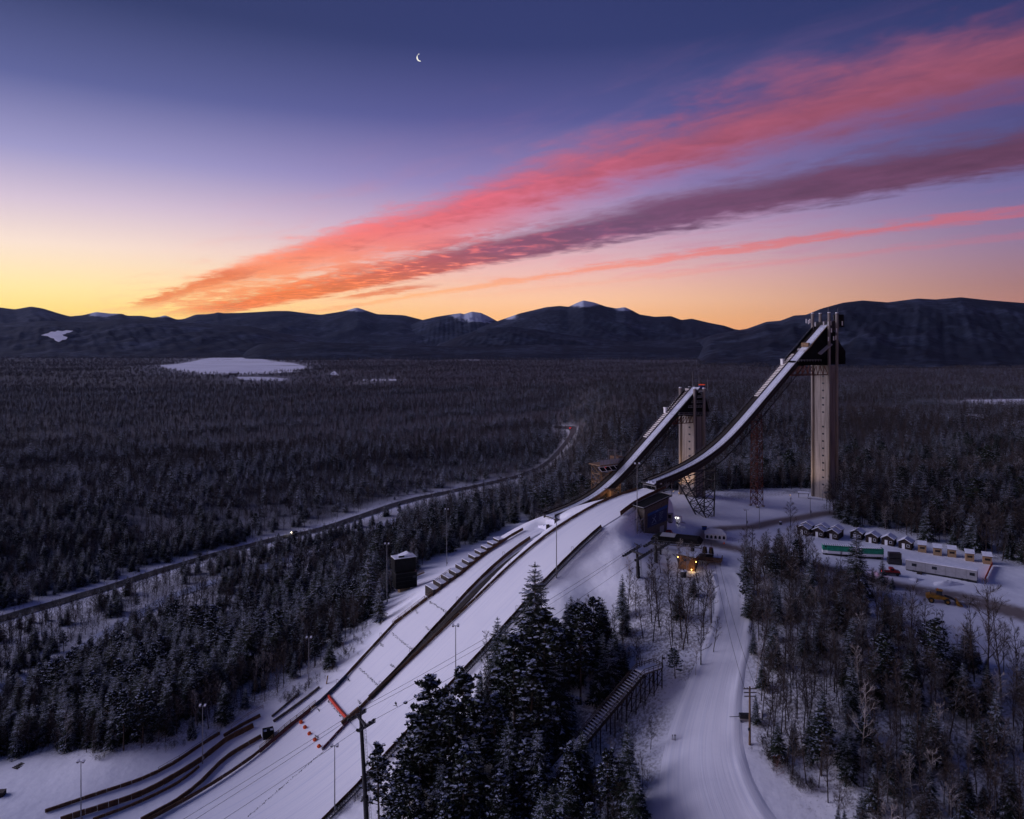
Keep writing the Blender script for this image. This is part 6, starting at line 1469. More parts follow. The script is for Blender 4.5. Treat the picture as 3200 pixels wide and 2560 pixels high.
# ================================================================== trees
def mb_spruce(seed, h, r, whorls, per, sprays, snow, low=.06, droop=.45):
    rg = random.Random(seed); c = MB(); t = MB()
    t.tube((0, 0, -.8), (0, 0, h*.55), .018*h, .010*h, 7, False); t.tube((0, 0, h*.55), (0, 0, h*.985), .010*h, .002*h, 5, False)
    for i in range(whorls):
        f = low+(1-low)*((i+rg.random()*.6)/whorls); z0 = h*min(f, .99)
        Lm = r*((1-f)**.82)*(.86+.28*rg.random())+.10*r*(f < .97)
        n = per if f < .8 else max(4, per-2)
        a0 = rg.random()*6.283
        for j in range(n):
            if rg.random() < .07: continue
            a = a0+6.283*(j+rg.uniform(-.32, .32))/n; L = Lm*rg.uniform(.72, 1.12)
            d = Vector((math.cos(a), math.sin(a), 0)); sd = Vector((-d.y, d.x, 0)); dr = droop*rg.uniform(.65, 1.25)*(1-.75*f)
            def P(q): return Vector((0, 0, z0))+d*(L*q)+Vector((0, 0, L*(.16*q-dr*q*q*1.0+.10*q**4)))
            Wd = L*.46*rg.uniform(.8, 1.2); wh = rg.random() < snow
            for k in range(sprays):
                q0, q1 = k/sprays, (k+1)/sprays; p0, p1 = P(q0), P(q1)
                wk = Wd*(1-.72*q0)*(.55+.45*min(1, q0*3+.3))
                for sg in (-1, 1):
                    tip = P(min(1.08, q0+.36))+sd*(sg*wk*rg.uniform(.75, 1.2))+Vector((0, 0, -.20*wk*rg.uniform(.4, 1.5)))
                    c.k = 0; c.add([p0, p1, tip], [(0, 1, 2) if sg > 0 else (0, 2, 1)])
                    if wh and rg.random() < .72:
                        o = Vector((0, 0, .02*L+.03)); c.k = 1; g = rg.uniform(.5, .85); tp = p0.lerp(p1, .6).lerp(tip, g)
                        c.add([p0.lerp(p1, .12)+o, p1+o, tp+o*.9], [(0, 1, 2) if sg > 0 else (0, 2, 1)])
            c.k = 0; e = P(1.0); c.add([P(.86)+sd*.12*Wd, P(.86)-sd*.12*Wd, P(1.14)], [(0, 1, 2)])
    c.k = 0
    for k in range(5): a = k*1.257; c.add([(0, 0, h*1.0), (.12*math.cos(a)*h/14, .12*math.sin(a)*h/14, h*.945), (.12*math.cos(a+1.2)*h/14, .12*math.sin(a+1.2)*h/14, h*.945)], [(0, 1, 2)])
    return t, c
def mb_pine(seed, h, r, limbs, tufts, needles, snow, low=.28):
    rg = random.Random(seed); c = MB(); t = MB(); lean = Vector((rg.uniform(-.03, .03), rg.uniform(-.03, .03), 0))
    t.tube((0, 0, -.8), tuple(lean*h*.5+Vector((0, 0, h*.5))), .016*h, .011*h, 7, False); t.tube(tuple(lean*h*.5+Vector((0, 0, h*.5))), tuple(lean*h+Vector((0, 0, h*.98))), .011*h, .003*h, 5, False)
    a = rg.random()*6.28
    for i in range(limbs):
        f = low+(1-low)*((i+rg.random())/limbs)**.92; a += 2.4+rg.uniform(-.5, .5)
        prof = (.55+.75*math.sin(min(1, (1-f)/(1-low)*1.1)*1.9))*(1 if f < .93 else .55)
        L = r*prof*rg.uniform(.5, 1.15)*(1.12-f)**.35; d = Vector((math.cos(a), math.sin(a), 0)); base = lean*h*f+Vector((0, 0, h*f)); rise = rg.uniform(.02, .42)+.35*(f > .85)
        tip = base+d*L+Vector((0, 0, L*rise)); t.tube(base, tip, .004*h*(1.2-f)+.02, .015, 4, False)
        for k in range(tufts):
            q = .30+.72*(k+rg.random())/tufts; sp = .30*L*(.35+.65*q)
            ctr = base+(tip-base)*q+Vector((rg.gauss(0, sp*.55), rg.gauss(0, sp*.55), rg.gauss(.1, .18*sp+.10))); s = h*.030*rg.uniform(.75, 1.35); wh = rg.random() < snow
            for n_ in range(needles):
                al = rg.random()*6.283; el = rg.uniform(-.25, 1.25); v = Vector((math.cos(al)*math.cos(el), math.sin(al)*math.cos(el), math.sin(el)))
                s2 = v.cross(Vector((rg.gauss(0, 1), rg.gauss(0, 1), rg.gauss(0, 1)))).normalized()*(s*.30)
                c.k = 0; c.add([ctr-v*s*.15, ctr+v*s*.6+s2, ctr+v*s*1.15, ctr+v*s*.6-s2], [(0, 1, 2, 3)])
            if wh:
                for n_ in range(2):
                    c.k = 1; al = rg.random()*6.283; u_ = Vector((math.cos(al), math.sin(al), rg.uniform(-.2, .1)))*s*rg.uniform(.5, .85); w_ = Vector((-u_.y, u_.x, 0))*rg.uniform(.4, .7); o = ctr+Vector((rg.gauss(0, .3)*s, rg.gauss(0, .3)*s, s*.75)); c.add([o-u_, o+w_, o+u_, o-w_], [(0, 1, 2, 3)])
    return t, c
def mb_bare(seed, h, spread, limbs, secs, tws, tr=.011, twr=.030, low=.30, fork=False):
    rg = random.Random(seed); t = MB(); c = MB()
    def bend(p, d, L, n, jit, up):
        P = [p]; d = d.normalized()
        for k in range(n):
            d = (d+Vector((rg.gauss(0, jit), rg.gauss(0, jit), rg.gauss(0, jit)+up))).normalized(); P.append(P[-1]+d*(L/n))
        return P
    def tubes(mb, P, r0, r1, n):
        for k in range(len(P)-1): f0, f1 = k/(len(P)-1), (k+1)/(len(P)-1); mb.tube(P[k], P[k+1], r0+(r1-r0)*f0, r0+(r1-r0)*f1, n, False)
    T = bend(Vector((0, 0, -.6)), Vector((0, 0, 1)), h*.97, 7, .035, .05); tubes(t, T, tr*h, .0018*h, 6)
    def at(P, f): x = f*(len(P)-1); i = min(int(x), len(P)-2); return P[i].lerp(P[i+1], x-i)
    a = rg.random()*6.28
    for i in range(limbs):
        f = low+(.97-low)*((i+rg.random())/limbs); a += 2.4+rg.uniform(-.6, .6); el = rg.uniform(.55, 1.05); L = spread*(1.12-f)**.6*rg.uniform(.7, 1.25)
        d = Vector((math.cos(a)*math.cos(el), math.sin(a)*math.cos(el), math.sin(el))); Pl = bend(at(T, f), d, L, 4, .13, .06); r0 = tr*h*.42*(1.15-f)+twr*.5; tubes(c, Pl, r0, twr*.7, 4)
        for j in range(secs):
            g = .22+.76*(j+rg.random())/secs; d2 = (d+Vector((rg.gauss(0, .55), rg.gauss(0, .55), rg.gauss(.2, .35)))).normalized(); L2 = L*(1.08-g)*rg.uniform(.45, .85)+.3
            P2 = bend(at(Pl, g), d2, L2, 3, .16, .05); tubes(c, P2, twr*1.1, twr*.55, 3)
            for k in range(tws):
                g2 = .25+.75*(k+rg.random())/tws; d3 = (d2+Vector((rg.gauss(0, .6), rg.gauss(0, .6), rg.gauss(.15, .35)))).normalized(); L3 = L2*rg.uniform(.3, .6)+.15
                p = at(P2, g2); c.tube(p, p+d3*L3, twr*.62, twr*.25, 3, False)
    return t, c
PROT = {}
def proto(key, kind, tc, trunk_mats, crown_mats, h):
    t, c = tc; tm = t.mesh(key+'_trunk', trunk_mats); cm = c.mesh(key+'_crown', crown_mats); n0 = len(tm.materials)
    j = MB(); j.add(t.v, t.f); b = len(j.v); j.v += c.v; j.f += [tuple(b+i for i in q) for q in c.f]; j.mi += [1+i for i in c.mi]
    jm = j.mesh(key, [trunk_mats]+(list(crown_mats) if isinstance(crown_mats, (list, tuple)) else [crown_mats]))
    PROT[key] = dict(kind=kind, trunk=tm, crown=cm, obj=bpy.data.objects.new(key+'_source', jm), h=h)
NS = [M_NEEDLE, M_TSNOW]
for i, (h_, r_, wh, pr, sn) in enumerate(((14, 3.3, 27, 11, .45), (14, 2.7, 28, 10, .58), (14, 3.7, 25, 11, .34), (14, 3.0, 26, 10, .75))): proto('spruce_%d' % i, 'conifer', mb_spruce(100+i, h_, r_, wh, pr, 5, sn), M_BARK, NS, h_)
for i, (h_, r_, lb, sn) in enumerate(((16, 3.8, 40, .48), (16, 3.2, 36, .58), (16, 4.4, 42, .40))): proto('pine_%d' % i, 'conifer', mb_pine(200+i, h_, r_, lb, 9, 8, sn), M_BARK, NS, h_)
for i, (h_, sp_, lb, s_, t_) in enumerate(((14, 4.2, 15, 6, 5), (14, 3.4, 17, 5, 5), (14, 5.0, 14, 7, 5), (14, 3.0, 13, 5, 5))): proto('bare_%d' % i, 'bare', mb_bare(300+i, h_, sp_, lb, s_, t_), M_TWIG, M_TWIG, h_)
proto('birch_0', 'bare', mb_bare(350, 14, 3.6, 12, 4, 4, .008, .034, .35), M_BIRCH, M_BIRCH, 14)
proto('shrub_0', 'bare', mb_bare(360, 5, 2.6, 11, 5, 4, .009, .024, .08), M_TWIG, M_TWIG, 5)
for i, sn in enumerate((.55, .9)): proto('farspruce_%d' % i, 'conifer', mb_spruce(400+i, 14, 3.3, 13, 8, 2, sn), M_BARK, NS, 14)
for i in range(2): proto('farbare_%d' % i, 'bare', mb_bare(420+i, 13, 4.0, 10, 4, 3, .012, .07, .25), M_TWIG, M_TWIG, 13)
for i, sn in enumerate((.45, .75)): proto('dotspruce_%d' % i, 'conifer', mb_spruce(440+i, 14, 3.6, 7, 6, 1, sn), M_BARK, NS, 14)
for i in range(2): proto('dotbare_%d' % i, 'bare', mb_bare(460+i, 12, 5.2, 9, 4, 2, .014, .15, .25), M_TWIG, M_TWIG, 13)
KEYS = list(PROT)
# ---------------------------------------------------------------- where they stand
TREES = []          # x, y, key, height, yaw, width factor, zone
def addtree(base, top_py, key, label=None, wide=1.0):
    p = onG(*base); TREES.append([p.x, p.y, key, (base[1]-top_py)/FPX*p.y, random.random()*6.28, wide, label, 1])
HAND = [((1672, 2098), 1752, 'spruce_2', 'tallest spruce, its top crossing the large landing hill', .95), ((1555, 2130), 1925, 'spruce_2', 'slim dark spruce standing alone by the large hill right-hand board', .8), ((1528, 2122), 1948, 'bare_3', 'bare leafless tree just left of the lone slim spruce', 1),
 ((1350, 2480), 2120, 'pine_0', 'foreground pine with the leftmost tall crown by the light pole', 1), ((1452, 2500), 2112, 'pine_2', 'foreground pine rising just right of the light pole', 1), ((1400, 2530), 2190, 'pine_1', 'dense foreground pine low between the two tall crowns', 1), ((1185, 2590), 2330, 'pine_1', 'small pine beside the mast of the large lift tower', .9),
 ((1260, 2570), 2350, 'pine_0', 'broad low pine right of the large lift tower', 1.1), ((1310, 2560), 2255, 'pine_2', 'foreground pine in front of the stair board, left of the mass', 1), ((1540, 2470), 2180, 'pine_1', 'foreground pine in the middle of the dark mass', 1.1), ((1610, 2330), 1990, 'pine_0', 'tall pine directly below the tallest spruce on its left', 1), ((1700, 2290), 1930, 'pine_2', 'broad pine directly below the tallest spruce on its right', 1),
 ((1655, 2420), 2080, 'pine_1', 'dark pine in the heart of the foreground mass', 1.1), ((1735, 2330), 2030, 'spruce_2', 'dark spruce on the right side of the foreground mass', .9), ((1590, 2540), 2250, 'spruce_0', 'dark spruce low in the foreground mass at the lower edge', 1.2), ((1680, 2550), 2270, 'spruce_3', 'snowy spruce low in the foreground mass left of the wooden ramp', 1.1), ((1814, 2200), 1897, 'pine_1', 'slender pine standing before the white snow bank', .75),
 ((1480, 2580), 2300, 'spruce_1', 'snow-dusted spruce at the lower edge below the pines', 1.2), ((1380, 2600), 2380, 'spruce_3', 'snowy young spruce at the lower edge below the left pine', 1.2), ((1790, 2590), 2440, 'spruce_3', 'snow-laden young spruce at the lower edge under the wooden ramp', 1.2), ((1960, 2480), 2250, 'spruce_1', 'narrow snowy spruce at the edge of the foreground trail', .9), ((1985, 2530), 2390, 'spruce_3', 'small snowy spruce at the lower trail edge', 1.1), ((2110, 2120), 2030, 'pine_0', 'bushy young pine below the bare grove by the wooden ramp', 1.2),
 ((2487, 1822), 1690, 'pine_1', 'dark pine at the upper corner of the right wood near the plateau', 1), ((2532, 1885), 1738, 'spruce_3', 'snowy spruce just below the dark pine in the right wood', 1.1), ((2676, 1862), 1648, 'spruce_0', 'lone conifer standing in front of the green trailers', .95), ((2757, 1830), 1738, 'spruce_1', 'small conifer in front of the red truck', 1), ((2470, 1648), 1560, 'bare_2', 'bare spreading tree on the plateau snow beside the litter bin', 1.3), ((2528, 1738), 1660, 'bare_1', 'bare tree in front of the dark double cabins', .9),
 ((2350, 1700), 1640, 'bare_0', 'bare tree behind the white tent on the plateau', 1.3), ((2395, 1712), 1655, 'bare_2', 'bare bushy tree right of the white tent', 1.3), ((3085, 2150), 1800, 'bare_0', 'tallest bare tree near the right edge beside the access road', .9), ((3045, 2130), 1830, 'bare_3', 'slim bare tree left of the tallest one near the right edge', .8), ((3130, 2180), 1860, 'bare_1', 'bare tree right of the tallest one near the right edge', .9),
 ((2687, 2402), 2110, 'birch_0', 'pale birch with white trunk in the lower right wood', .8), ((1030, 2086), 1998, 'spruce_2', 'small dark spruce in the cleared strip left of the small hill', .95), ((1105, 2000), 1898, 'bare_1', 'bare tree at the upper end of the brush strip', .7), ((1075, 2060), 1990, 'shrub_0', 'upright leafless bush beside the small dark spruce', .8),
 ((386, 2345), 2162, 'pine_1', 'ragged snow-topped pine at the forest edge above the outrun', .8), ((200, 2320), 2155, 'spruce_3', 'snow-dusted spruce at the far left forest edge', .9), ((135, 2330), 2200, 'spruce_1', 'smaller snow-dusted spruce at the far left forest edge', .9), ((1150, 1930), 1700, 'spruce_1', 'tall narrow spruce left of the black judges tower', .8), ((1185, 1945), 1800, 'spruce_3', 'snowy spruce touching the black judges tower', .9),
 ((2428, 2424), 2362, 'shrub_0', 'russet leafy bush on the bank below the utility pole', 1), ((2100, 1990), 1750, 'bare_1', 'tall bare tree in the middle grove before the lift hut', .7), ((2060, 1960), 1740, 'bare_3', 'forked bare tree in the middle grove left of the hut', .8), ((2150, 2010), 1800, 'bare_3', 'bare tree in the middle grove below the round tank', .8), ((2200, 2000), 1830, 'bare_0', 'bare tree at the trail side of the middle grove', .8)]
for b_, ty, k_, lab, wd in HAND: addtree(b_, ty, k_, lab, wd)
ZPINE = gpoly([(1100, 2640), (1200, 2500), (1300, 2390), (1450, 2270), (1560, 2160), (1700, 2070), (1820, 2040), (1960, 2100), (1850, 2250), (1800, 2330), (2040, 2330), (1990, 2560), (1950, 2700), (1100, 2700)])
ZGROVE = gpoly([(1880, 2010), (1940, 1900), (1990, 1815), (2100, 1775), (2190, 1785), (2240, 1900), (2240, 2040), (2180, 2140), (2000, 2130)])
BUILT = []   # keep trees out of buildings
for o in SC.objects:
    if o.parent is None and o.get('category') in ('trailer', 'cabin', 'shed', 'tent', 'building', 'hut', 'house', 'judges tower', 'lift terminal', 'loader', 'truck', 'utility pole', 'ramp', 'lift tower', 'tower', 'stand'): BUILT.append((o.location.x, o.location.y, {'trailer': 9, 'building': 9, 'ramp': 3, 'tower': 17, 'lift terminal': 10}.get(o['category'], 5)))
BUILT.append((*P0(3060, 1322), 26))
ZRAMP = gpoly([(1740, 2330), (1900, 2190), (1985, 2120), (2085, 2120), (2090, 2300), (2010, 2480), (1760, 2480)])
_ha = np.array([[math.atan2(q[0], q[1]), math.hypot(q[0], q[1])] for q in HIGHWAY]); _ha = _ha[np.argsort(_ha[:, 0])]; HWA = (_ha[:, 0], _ha[:, 1])
ZLOW = gpoly([(2560, 1765), (2720, 1808), (2830, 1858), (2950, 1908), (3050, 1990), (3160, 2090), (3080, 2110), (2950, 2030), (2800, 1960), (2640, 1880), (2540, 1830)])
NEARCAP = NOCON = None
def scatter():
    out = []
    for y0, y1, sp in ((112, 330, 3.1), (330, 560, 4.4), (560, 1000, 6.6), (1000, 2200, 11.0), (2200, 4500, 21.0), (4500, 7000, 42.0)):
        ys_ = np.arange(y0, y1, sp)
        for y in ys_:
            xm = .76*(y+sp)+50; xs_ = np.arange(-xm, xm, sp); out.append(np.stack([xs_+RNG.uniform(-.5, .5, len(xs_))*sp, np.full(len(xs_), y)+RNG.uniform(-.5, .5, len(xs_))*sp], 1))
    P = np.concatenate(out); x, y = P[:, 0], P[:, 1]
    keep = ~is_open(x, y)
    for f in FIELDS: keep &= ~inpoly(x, y, f)
    dh = dpoly(x, y, HIGHWAY); nearside = np.hypot(x, y) < np.interp(np.arctan2(x, y), *HWA)
    keep &= dh > np.where(y > 760, 5.4, np.where(nearside, 16, 13))+RNG.uniform(0, 4, len(x)); keep &= dpoly(x, y, RIVER) > 5.5
    global NEARCAP
    for bx, by, br in BUILT: keep &= np.hypot(x-bx, y-by) > br
    for q in TREES: keep &= np.hypot(x-q[0], y-q[1]) > 2.6
    s, w = SWof(x, y); keep &= ~((s > -130) & (s < 45) & (np.abs(w+13) < 22)); keep &= y > 132
    cap = np.where(nearside, 4.0+dh*.20+np.abs(RNG.normal(0, 1.6, len(x))), 99.0); dv = dpoly(x, y, RIVER); cap = np.minimum(cap, np.where((x < -20) & (dv < 60), 7+dv*.3, 99)); NEARCAP = cap[keep]
    lowz = inpoly(x, y, ZLOW); cap = np.where(lowz, 2.2+RNG.random(len(x))*2.2, cap); keep &= ~(lowz & (RNG.random(len(x)) < .45)); NEARCAP = cap[keep]
    # in front of the old wooden ramp only leafless trees stand
    global NOCON
    NOCON = inpoly(x, y, ZRAMP)[keep]
    x, y = x[keep], y[keep]; cf = wave(x, y, 170, 41)*.5+wave(x, y, 46, 42)*.4; n = len(x); u = RNG.random(n); v = RNG.random(n); zp = inpoly(x, y, ZPINE); zg = inpoly(x, y, ZGROVE)
    pc = np.clip(.36+.75*cf, .03, .92); pc = np.where(zp, .62, pc); pc = np.where(zg, .06, pc); pc = np.where(NOCON, .0, pc)
    pc = np.where((x > 40) & (y < 300) & ~zg & ~zp, np.clip(.17+.35*cf, .03, .55), pc)
    return x, y, u < pc, v, zp, zg
sx_, sy_, scon, sv, szp, szg = scatter()
sz_ = H(sx_, sy_); SV = np.clip(1+.30*wave(sx_, sy_, 260, 91)+.18*wave(sx_, sy_, 70, 92), .55, 1.6)
def px_of(x, y, z): return 1600+FPX*x/y, HZ-FPX*z/y
for i in range(len(sx_)):
    x, y, v = float(sx_[i]), float(sy_[i]), float(sv[i]); r1, r2 = random.random(), random.random()
    if scon[i]:
        h_ = 6+11*r1**1.2+(5 if r2 > .92 else 0)
        if y > 2200: k = 'dotspruce_%d' % (v > .5)
        elif y > 620: k = 'farspruce_%d' % (v > .5)
        elif szp[i]: k = ('pine_%d' % int(v*9 % 3)) if v < .45 else 'spruce_%d' % int(v*40 % 4); h_ += 2
        else: k = ('pine_%d' % int(v*31 % 3)) if v < .14 else 'spruce_%d' % int(v*40 % 4)
        if x > 40 and y < 300: h_ = 5+10*r1
        if szp[i] and r2 < .45 and y < 330: continue
        wd = random.uniform(.85, 1.2)
    else:
        h_ = 9+6.5*r1
        if y > 2200: k = 'dotbare_%d' % (v > .5)
        elif y > 620: k = 'farbare_%d' % (v > .5)
        elif v > .80: k = 'shrub_0'; h_ = 2.0+3*r1
        elif v > .74: k = 'birch_0'
        else: k = 'bare_%d' % int(v*40 % 4)
        if szp[i]: h_ *= .8
        if x > 40 and y < 300 and k != 'shrub_0': h_ = 9.5+7.5*r1
        wd = random.uniform(.8, 1.15)
    if y > 450: h_ *= float(SV[i])
    if 760 < y < 1150 and 0 < x < 130: h_ *= 1.25
    if h_ > NEARCAP[i]: h_ = max(2.0, float(NEARCAP[i]))
    if szg[i] and r2 < .55: continue
    if szg[i] and k == 'shrub_0' and r1 < .6: continue
    if szg[i] and k in ('bare_0', 'bare_2'): k = 'bare_3'; h_ *= 1.1
    if x > 40 and y < 300 and not szg[i] and not szp[i] and r2 < .06: continue
    if NOCON[i]:
        if r2 < .72: continue
        h_ = min(h_, 9)
    if y > 2200: h_ *= 1.1; wd *= 1.5
    if y > 4500: h_ *= 1.1; wd *= 1.6
    TREES.append([x, y, k, h_, random.random()*6.28, wd, None, 0])
# scrub in the brush strips of the clearing
BRUSH = (([(1165, 1940), (1120, 2010), (1060, 2075), (985, 2125), (930, 2165), (890, 2195)], 120, 26), ([(2380, 2330), (2430, 2390), (2480, 2440), (2540, 2480)], 70, 34), ([(1560, 2150), (1620, 2110), (1760, 2060), (1900, 2050)], 60, 30), ([(1985, 2060), (1930, 2050), (1900, 2090)], 30, 24), ([(1055, 2540), (1120, 2500), (1150, 2480)], 14, 18), ([(500, 2350), (620, 2318), (740, 2255)], 16, 10), ([(290, 2372), (330, 2375)], 12, 12))
for line, n, sp in BRUSH:
    for k in range(n):
        f = random.random()*(len(line)-1); i = min(int(f), len(line)-2); a, c = line[i], line[i+1]; t_ = f-i
        p = onG(a[0]+(c[0]-a[0])*t_+random.gauss(0, sp*.5), a[1]+(c[1]-a[1])*t_+random.gauss(0, sp*.3)); TREES.append([p.x, p.y, 'shrub_0', random.uniform(1.0, 3.0), random.random()*6.28, random.uniform(.7, 1.2), None, 0])
# low growth along the far verge of the valley road
for q in off(HIGHWAY, 11)[::1]+off(HIGHWAY, 9)[::1]:
    if random.random() < .75: TREES.append([q[0]+random.gauss(0, 2), q[1]+random.gauss(0, 2), 'shrub_0', random.uniform(.8, 2.0), random.random()*6.28, 1.0, None, 0])
TX = np.array([t[0] for t in TREES]); TY = np.array([t[1] for t in TREES]); TZ = H(TX, TY)
# ---------------------------------------------------------------- the largest ones singly, the rest as woodland
def zone(x, y, px, py):
    if inpoly(np.array([x]), np.array([y]), ZGROVE)[0]: return 'in the bare grove between snow bank and trail'
    if inpoly(np.array([x]), np.array([y]), ZPINE)[0]: return 'in the dark foreground wood at lower centre'
    if px > 2300 and py > 1745: return 'in the wood at right between trail and access road' if py < 2150 else 'in the lower right corner of the wood'
    if px > 1900: return 'in the forest behind the cabins and towers'
    s, w = SWof(x, y)
    if s > 20 and w > -75: return 'at the edge of the clearing left of the small hill'
    return 'in the forest on the slope left of the ski hills' if y < 430 else 'in the valley forest beyond the road'
names = {'spruce': 'spruce_tree', 'pine': 'pine_tree', 'bare': 'bare_tree', 'birch': 'birch_tree', 'shrub': 'shrub'}
LOOK = {'spruce_0': 'snow-dusted spruce', 'spruce_1': 'slim snowy spruce', 'spruce_2': 'broad dark spruce', 'spruce_3': 'snow-laden spruce', 'pine_0': 'dark tufted pine', 'pine_1': 'narrow tufted pine', 'pine_2': 'broad tufted pine', 'bare_0': 'bare tree', 'bare_1': 'narrow bare tree', 'bare_2': 'spreading bare tree', 'bare_3': 'slender bare tree', 'birch_0': 'pale-barked bare birch', 'shrub_0': 'leafless shrub'}
MARKS = [(c, px, py) for c, px, py in (('utility pole', 2343, 2250), ('wheel loader', 2942, 1870), ('grey trailer', 2940, 1800), ('green trailers', 2665, 1740), ('red truck', 2782, 1790), ('pale birch', 2687, 2350), ('russet bush', 2428, 2410), ('lower right corner', 3150, 2520), ('bottom edge', 2800, 2540), ('tallest roadside bare tree', 3085, 2100), ('cabins', 2650, 1660), ('tan sheds', 2980, 1720), ('tall tower foot', 2600, 1560), ('lower tower foot', 2170, 1540), ('lift hut', 2150, 1760), ('round tank', 2136, 1830), ('wooden ramp', 1960, 2200), ('tallest spruce', 1672, 2090), ('large lift tower', 1152, 2500), ('snow bank', 1850, 2020), ('bottom centre edge', 1600, 2550), ('judges tower', 1266, 1840), ('small dark spruce', 1030, 2070), ('black box', 838, 2290), ('outrun light pole', 633, 2350), ('far left edge', 60, 2330), ('clearing light pole', 965, 2120), ('valley car', 922, 1660), ('river bend', 300, 1990), ('timber stand', 1880, 1540), ('terrace light pole', 1396, 1740), ('trail', 2240, 2050), ('rusty column', 2370, 1560), ('left roadside', 350, 1830))]
ORD = ('first', 'second', 'third', 'fourth', 'fifth', 'sixth', 'seventh', 'eighth', 'ninth', 'tenth', 'eleventh', 'twelfth', 'thirteenth', 'fourteenth', 'fifteenth', 'sixteenth', 'seventeenth', 'eighteenth', 'nineteenth', 'twentieth')
single = np.zeros(len(TREES), bool)
size = np.zeros(len(TREES)); PX = np.zeros(len(TREES)); PY = np.zeros(len(TREES))
for i, t in enumerate(TREES):
    px, py = px_of(t[0], t[1], TZ[i]); PX[i], PY[i] = px, py; top = py-t[3]/t[1]*FPX
    if -20 < px < 3220 and top < 2560: size[i] = (min(py, 2560)-top)
    if t[7]: size[i] = 1e6+size[i]
for kind in ('conifer', 'bare'):
    idx = [i for i, t in enumerate(TREES) if PROT[t[2]]['kind'] == kind and size[i] > 0 and t[2].split('_')[0] != 'shrub']; idx.sort(key=lambda i: -size[i])
    for i in idx[:300]: single[i] = True
idx = [i for i, t in enumerate(TREES) if t[2] == 'shrub_0' and size[i] > 0]; idx.sort(key=lambda i: -size[i])
for i in idx[:60]: single[i] = True
LAB = {}
for i in np.nonzero(single)[0]:
    x, y, key, h_, yaw, wd, lab, hand = TREES[i]
    if lab: continue
    mk = min(MARKS, key=lambda m: (m[1]-PX[i])**2+((m[2]-PY[i])*1.4)**2)[0]
    sz = '' if key == 'shrub_0' else ('tall ' if h_ > 13.5 else 'low ' if h_ < 8.5 else 'middling ')
    LAB.setdefault(sz+LOOK.get(key, 'tree')+' among the trees nearest the '+mk, []).append(i)
for base, ids in LAB.items():
    ids.sort(key=lambda i: PX[i])
    for k, i in enumerate(ids): TREES[i][6] = base if len(ids) == 1 else base+', '+ORD[min(k, 19)]+' from left'
for i in np.nonzero(single)[0]:
    x, y, key, h_, yaw, wd, lab, hand = TREES[i]; pr = PROT[key]; nm = names[key.split('_')[0]]; k = h_/pr['h']; z = float(TZ[i])
    o = bpy.data.objects.new(nm, None); COL.objects.link(o); o.location = (x, y, z); o.rotation_euler = (0, 0, yaw); o.scale = (k*wd, k*wd, k)
    tag(o, lab, 'shrub' if nm == 'shrub' else 'tree', 'single landmark trees' if hand else nm.replace('_', ' ')+'s '+zone(x, y, PX[i], PY[i]))
    for pn, me_ in (('trunk', pr['trunk']), ('crown', pr['crown'])):
        c = bpy.data.objects.new(pn, me_); COL.objects.link(c); c.parent = o
        if 'russet' in lab and hand and pn == 'crown':
            c.data = me_.copy(); c.data.materials.clear(); c.data.materials.append(M_RUSSET)
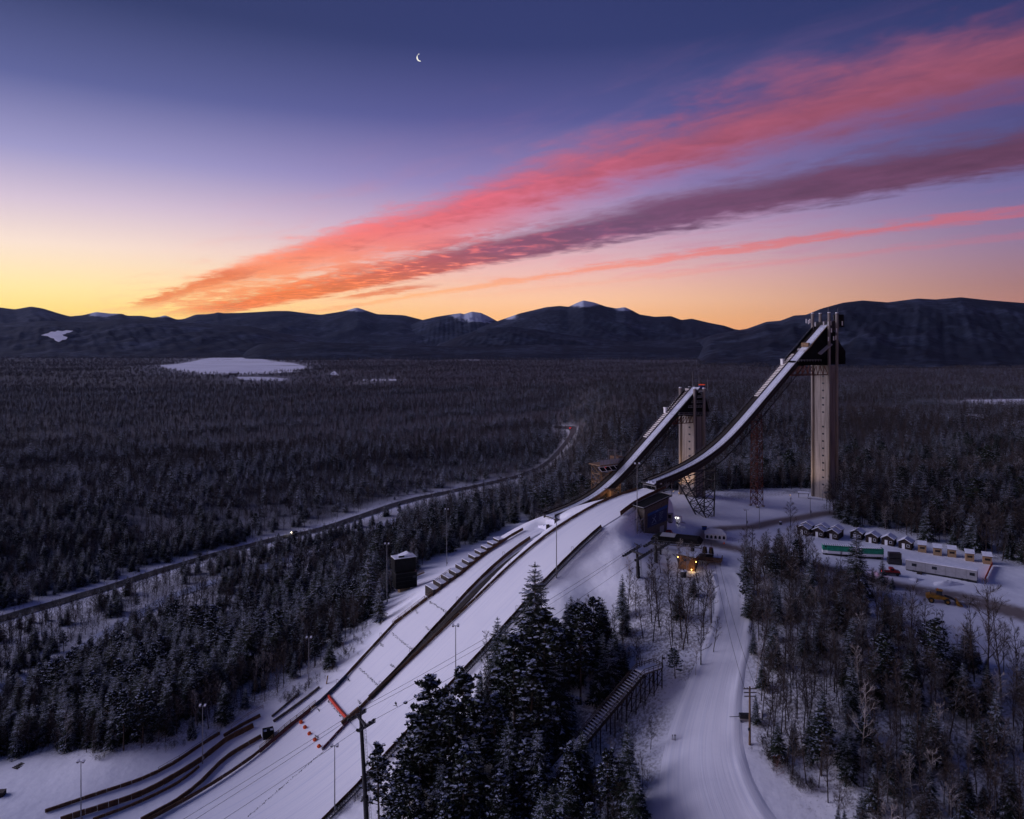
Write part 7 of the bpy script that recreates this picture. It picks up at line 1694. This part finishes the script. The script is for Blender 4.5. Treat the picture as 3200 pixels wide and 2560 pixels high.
def woodland(name, label, sel, keys):
    idx = np.nonzero(sel)[0]
    me = bpy.data.meshes.new(name); me.vertices.add(len(idx)); me.vertices.foreach_set('co', np.stack([TX[idx], TY[idx], TZ[idx]], 1).astype(np.float32).ravel())
    A = lambda n, ty: me.attributes.new(n, ty, 'POINT')
    ks = np.array([TREES[i][3]/PROT[TREES[i][2]]['h'] for i in idx]); wd = np.array([TREES[i][5] for i in idx])
    A('scl', 'FLOAT_VECTOR').data.foreach_set('vector', np.stack([ks*wd, ks*wd, ks], 1).astype(np.float32).ravel())
    A('rot', 'FLOAT_VECTOR').data.foreach_set('vector', np.stack([RNG.normal(0, .03, len(idx)), RNG.normal(0, .03, len(idx)), np.array([TREES[i][4] for i in idx])], 1).astype(np.float32).ravel())
    A('pk', 'INT').data.foreach_set('value', np.array([keys.index(TREES[i][2]) for i in idx], np.int32))
    me.update()
    o = tag(link(name, me), label, kind='stuff')
    g = bpy.data.node_groups.new(name, 'GeometryNodeTree'); g.interface.new_socket('Geometry', in_out='INPUT', socket_type='NodeSocketGeometry'); g.interface.new_socket('Geometry', in_out='OUTPUT', socket_type='NodeSocketGeometry')
    N_ = g.nodes; L_ = g.links; gi = N_.new('NodeGroupInput'); go = N_.new('NodeGroupOutput'); jn = N_.new('GeometryNodeJoinGeometry')
    def attr(nm, ty): n = N_.new('GeometryNodeInputNamedAttribute'); n.data_type = ty; n.inputs['Name'].default_value = nm; return n.outputs[0]
    sc, ro, pk = attr('scl', 'FLOAT_VECTOR'), attr('rot', 'FLOAT_VECTOR'), attr('pk', 'INT')
    for k, key in enumerate(keys):
        cmp = N_.new('FunctionNodeCompare'); cmp.data_type = 'INT'; cmp.operation = 'EQUAL'; L_.new(pk, cmp.inputs[2]); cmp.inputs[3].default_value = k
        oi = N_.new('GeometryNodeObjectInfo'); oi.inputs['Object'].default_value = PROT[key]['obj']; oi.inputs['As Instance'].default_value = True
        ip = N_.new('GeometryNodeInstanceOnPoints'); L_.new(gi.outputs[0], ip.inputs['Points']); L_.new(cmp.outputs[0], ip.inputs['Selection']); L_.new(oi.outputs['Geometry'], ip.inputs['Instance'])
        L_.new(ro, ip.inputs['Rotation']); L_.new(sc, ip.inputs['Scale']); L_.new(ip.outputs[0], jn.inputs[0])
    L_.new(jn.outputs[0], go.inputs[0]); md = o.modifiers.new('scatter', 'NODES'); md.node_group = g
kind_arr = np.array([PROT[t[2]]['kind'] for t in TREES])
woodland('conifer_forest', 'dark snow-dusted conifer forest filling the valley', ~single & (kind_arr == 'conifer'), [k for k in KEYS if PROT[k]['kind'] == 'conifer'])
woodland('bare_forest', 'leafless grey-brown woodland filling the valley', ~single & (kind_arr == 'bare'), [k for k in KEYS if PROT[k]['kind'] == 'bare'])
print('TREES', len(TREES), int(single.sum()))
# ================================================================== the air of the valley
def haze():
    m = bpy.data.materials.new('haze_air'); m.use_nodes = True; t = NT(m.node_tree); t.n.clear()
    v = t.node('ShaderNodeVolumePrincipled'); v.inputs['Color'].default_value = (.42, .56, 1.0, 1); v.inputs['Density'].default_value = HAZE; v.inputs['Anisotropy'].default_value = .1
    o = t.node('ShaderNodeOutputMaterial'); t.l.new(v.outputs[0], o.inputs['Volume'])
    b = MB(); b.box(-21000, 21000, -4000, 21500, _VAL-40, 760)
    tag(link('haze', b.mesh('haze', m)), kind='stuff')
HAZE = 0.7e-5
haze()
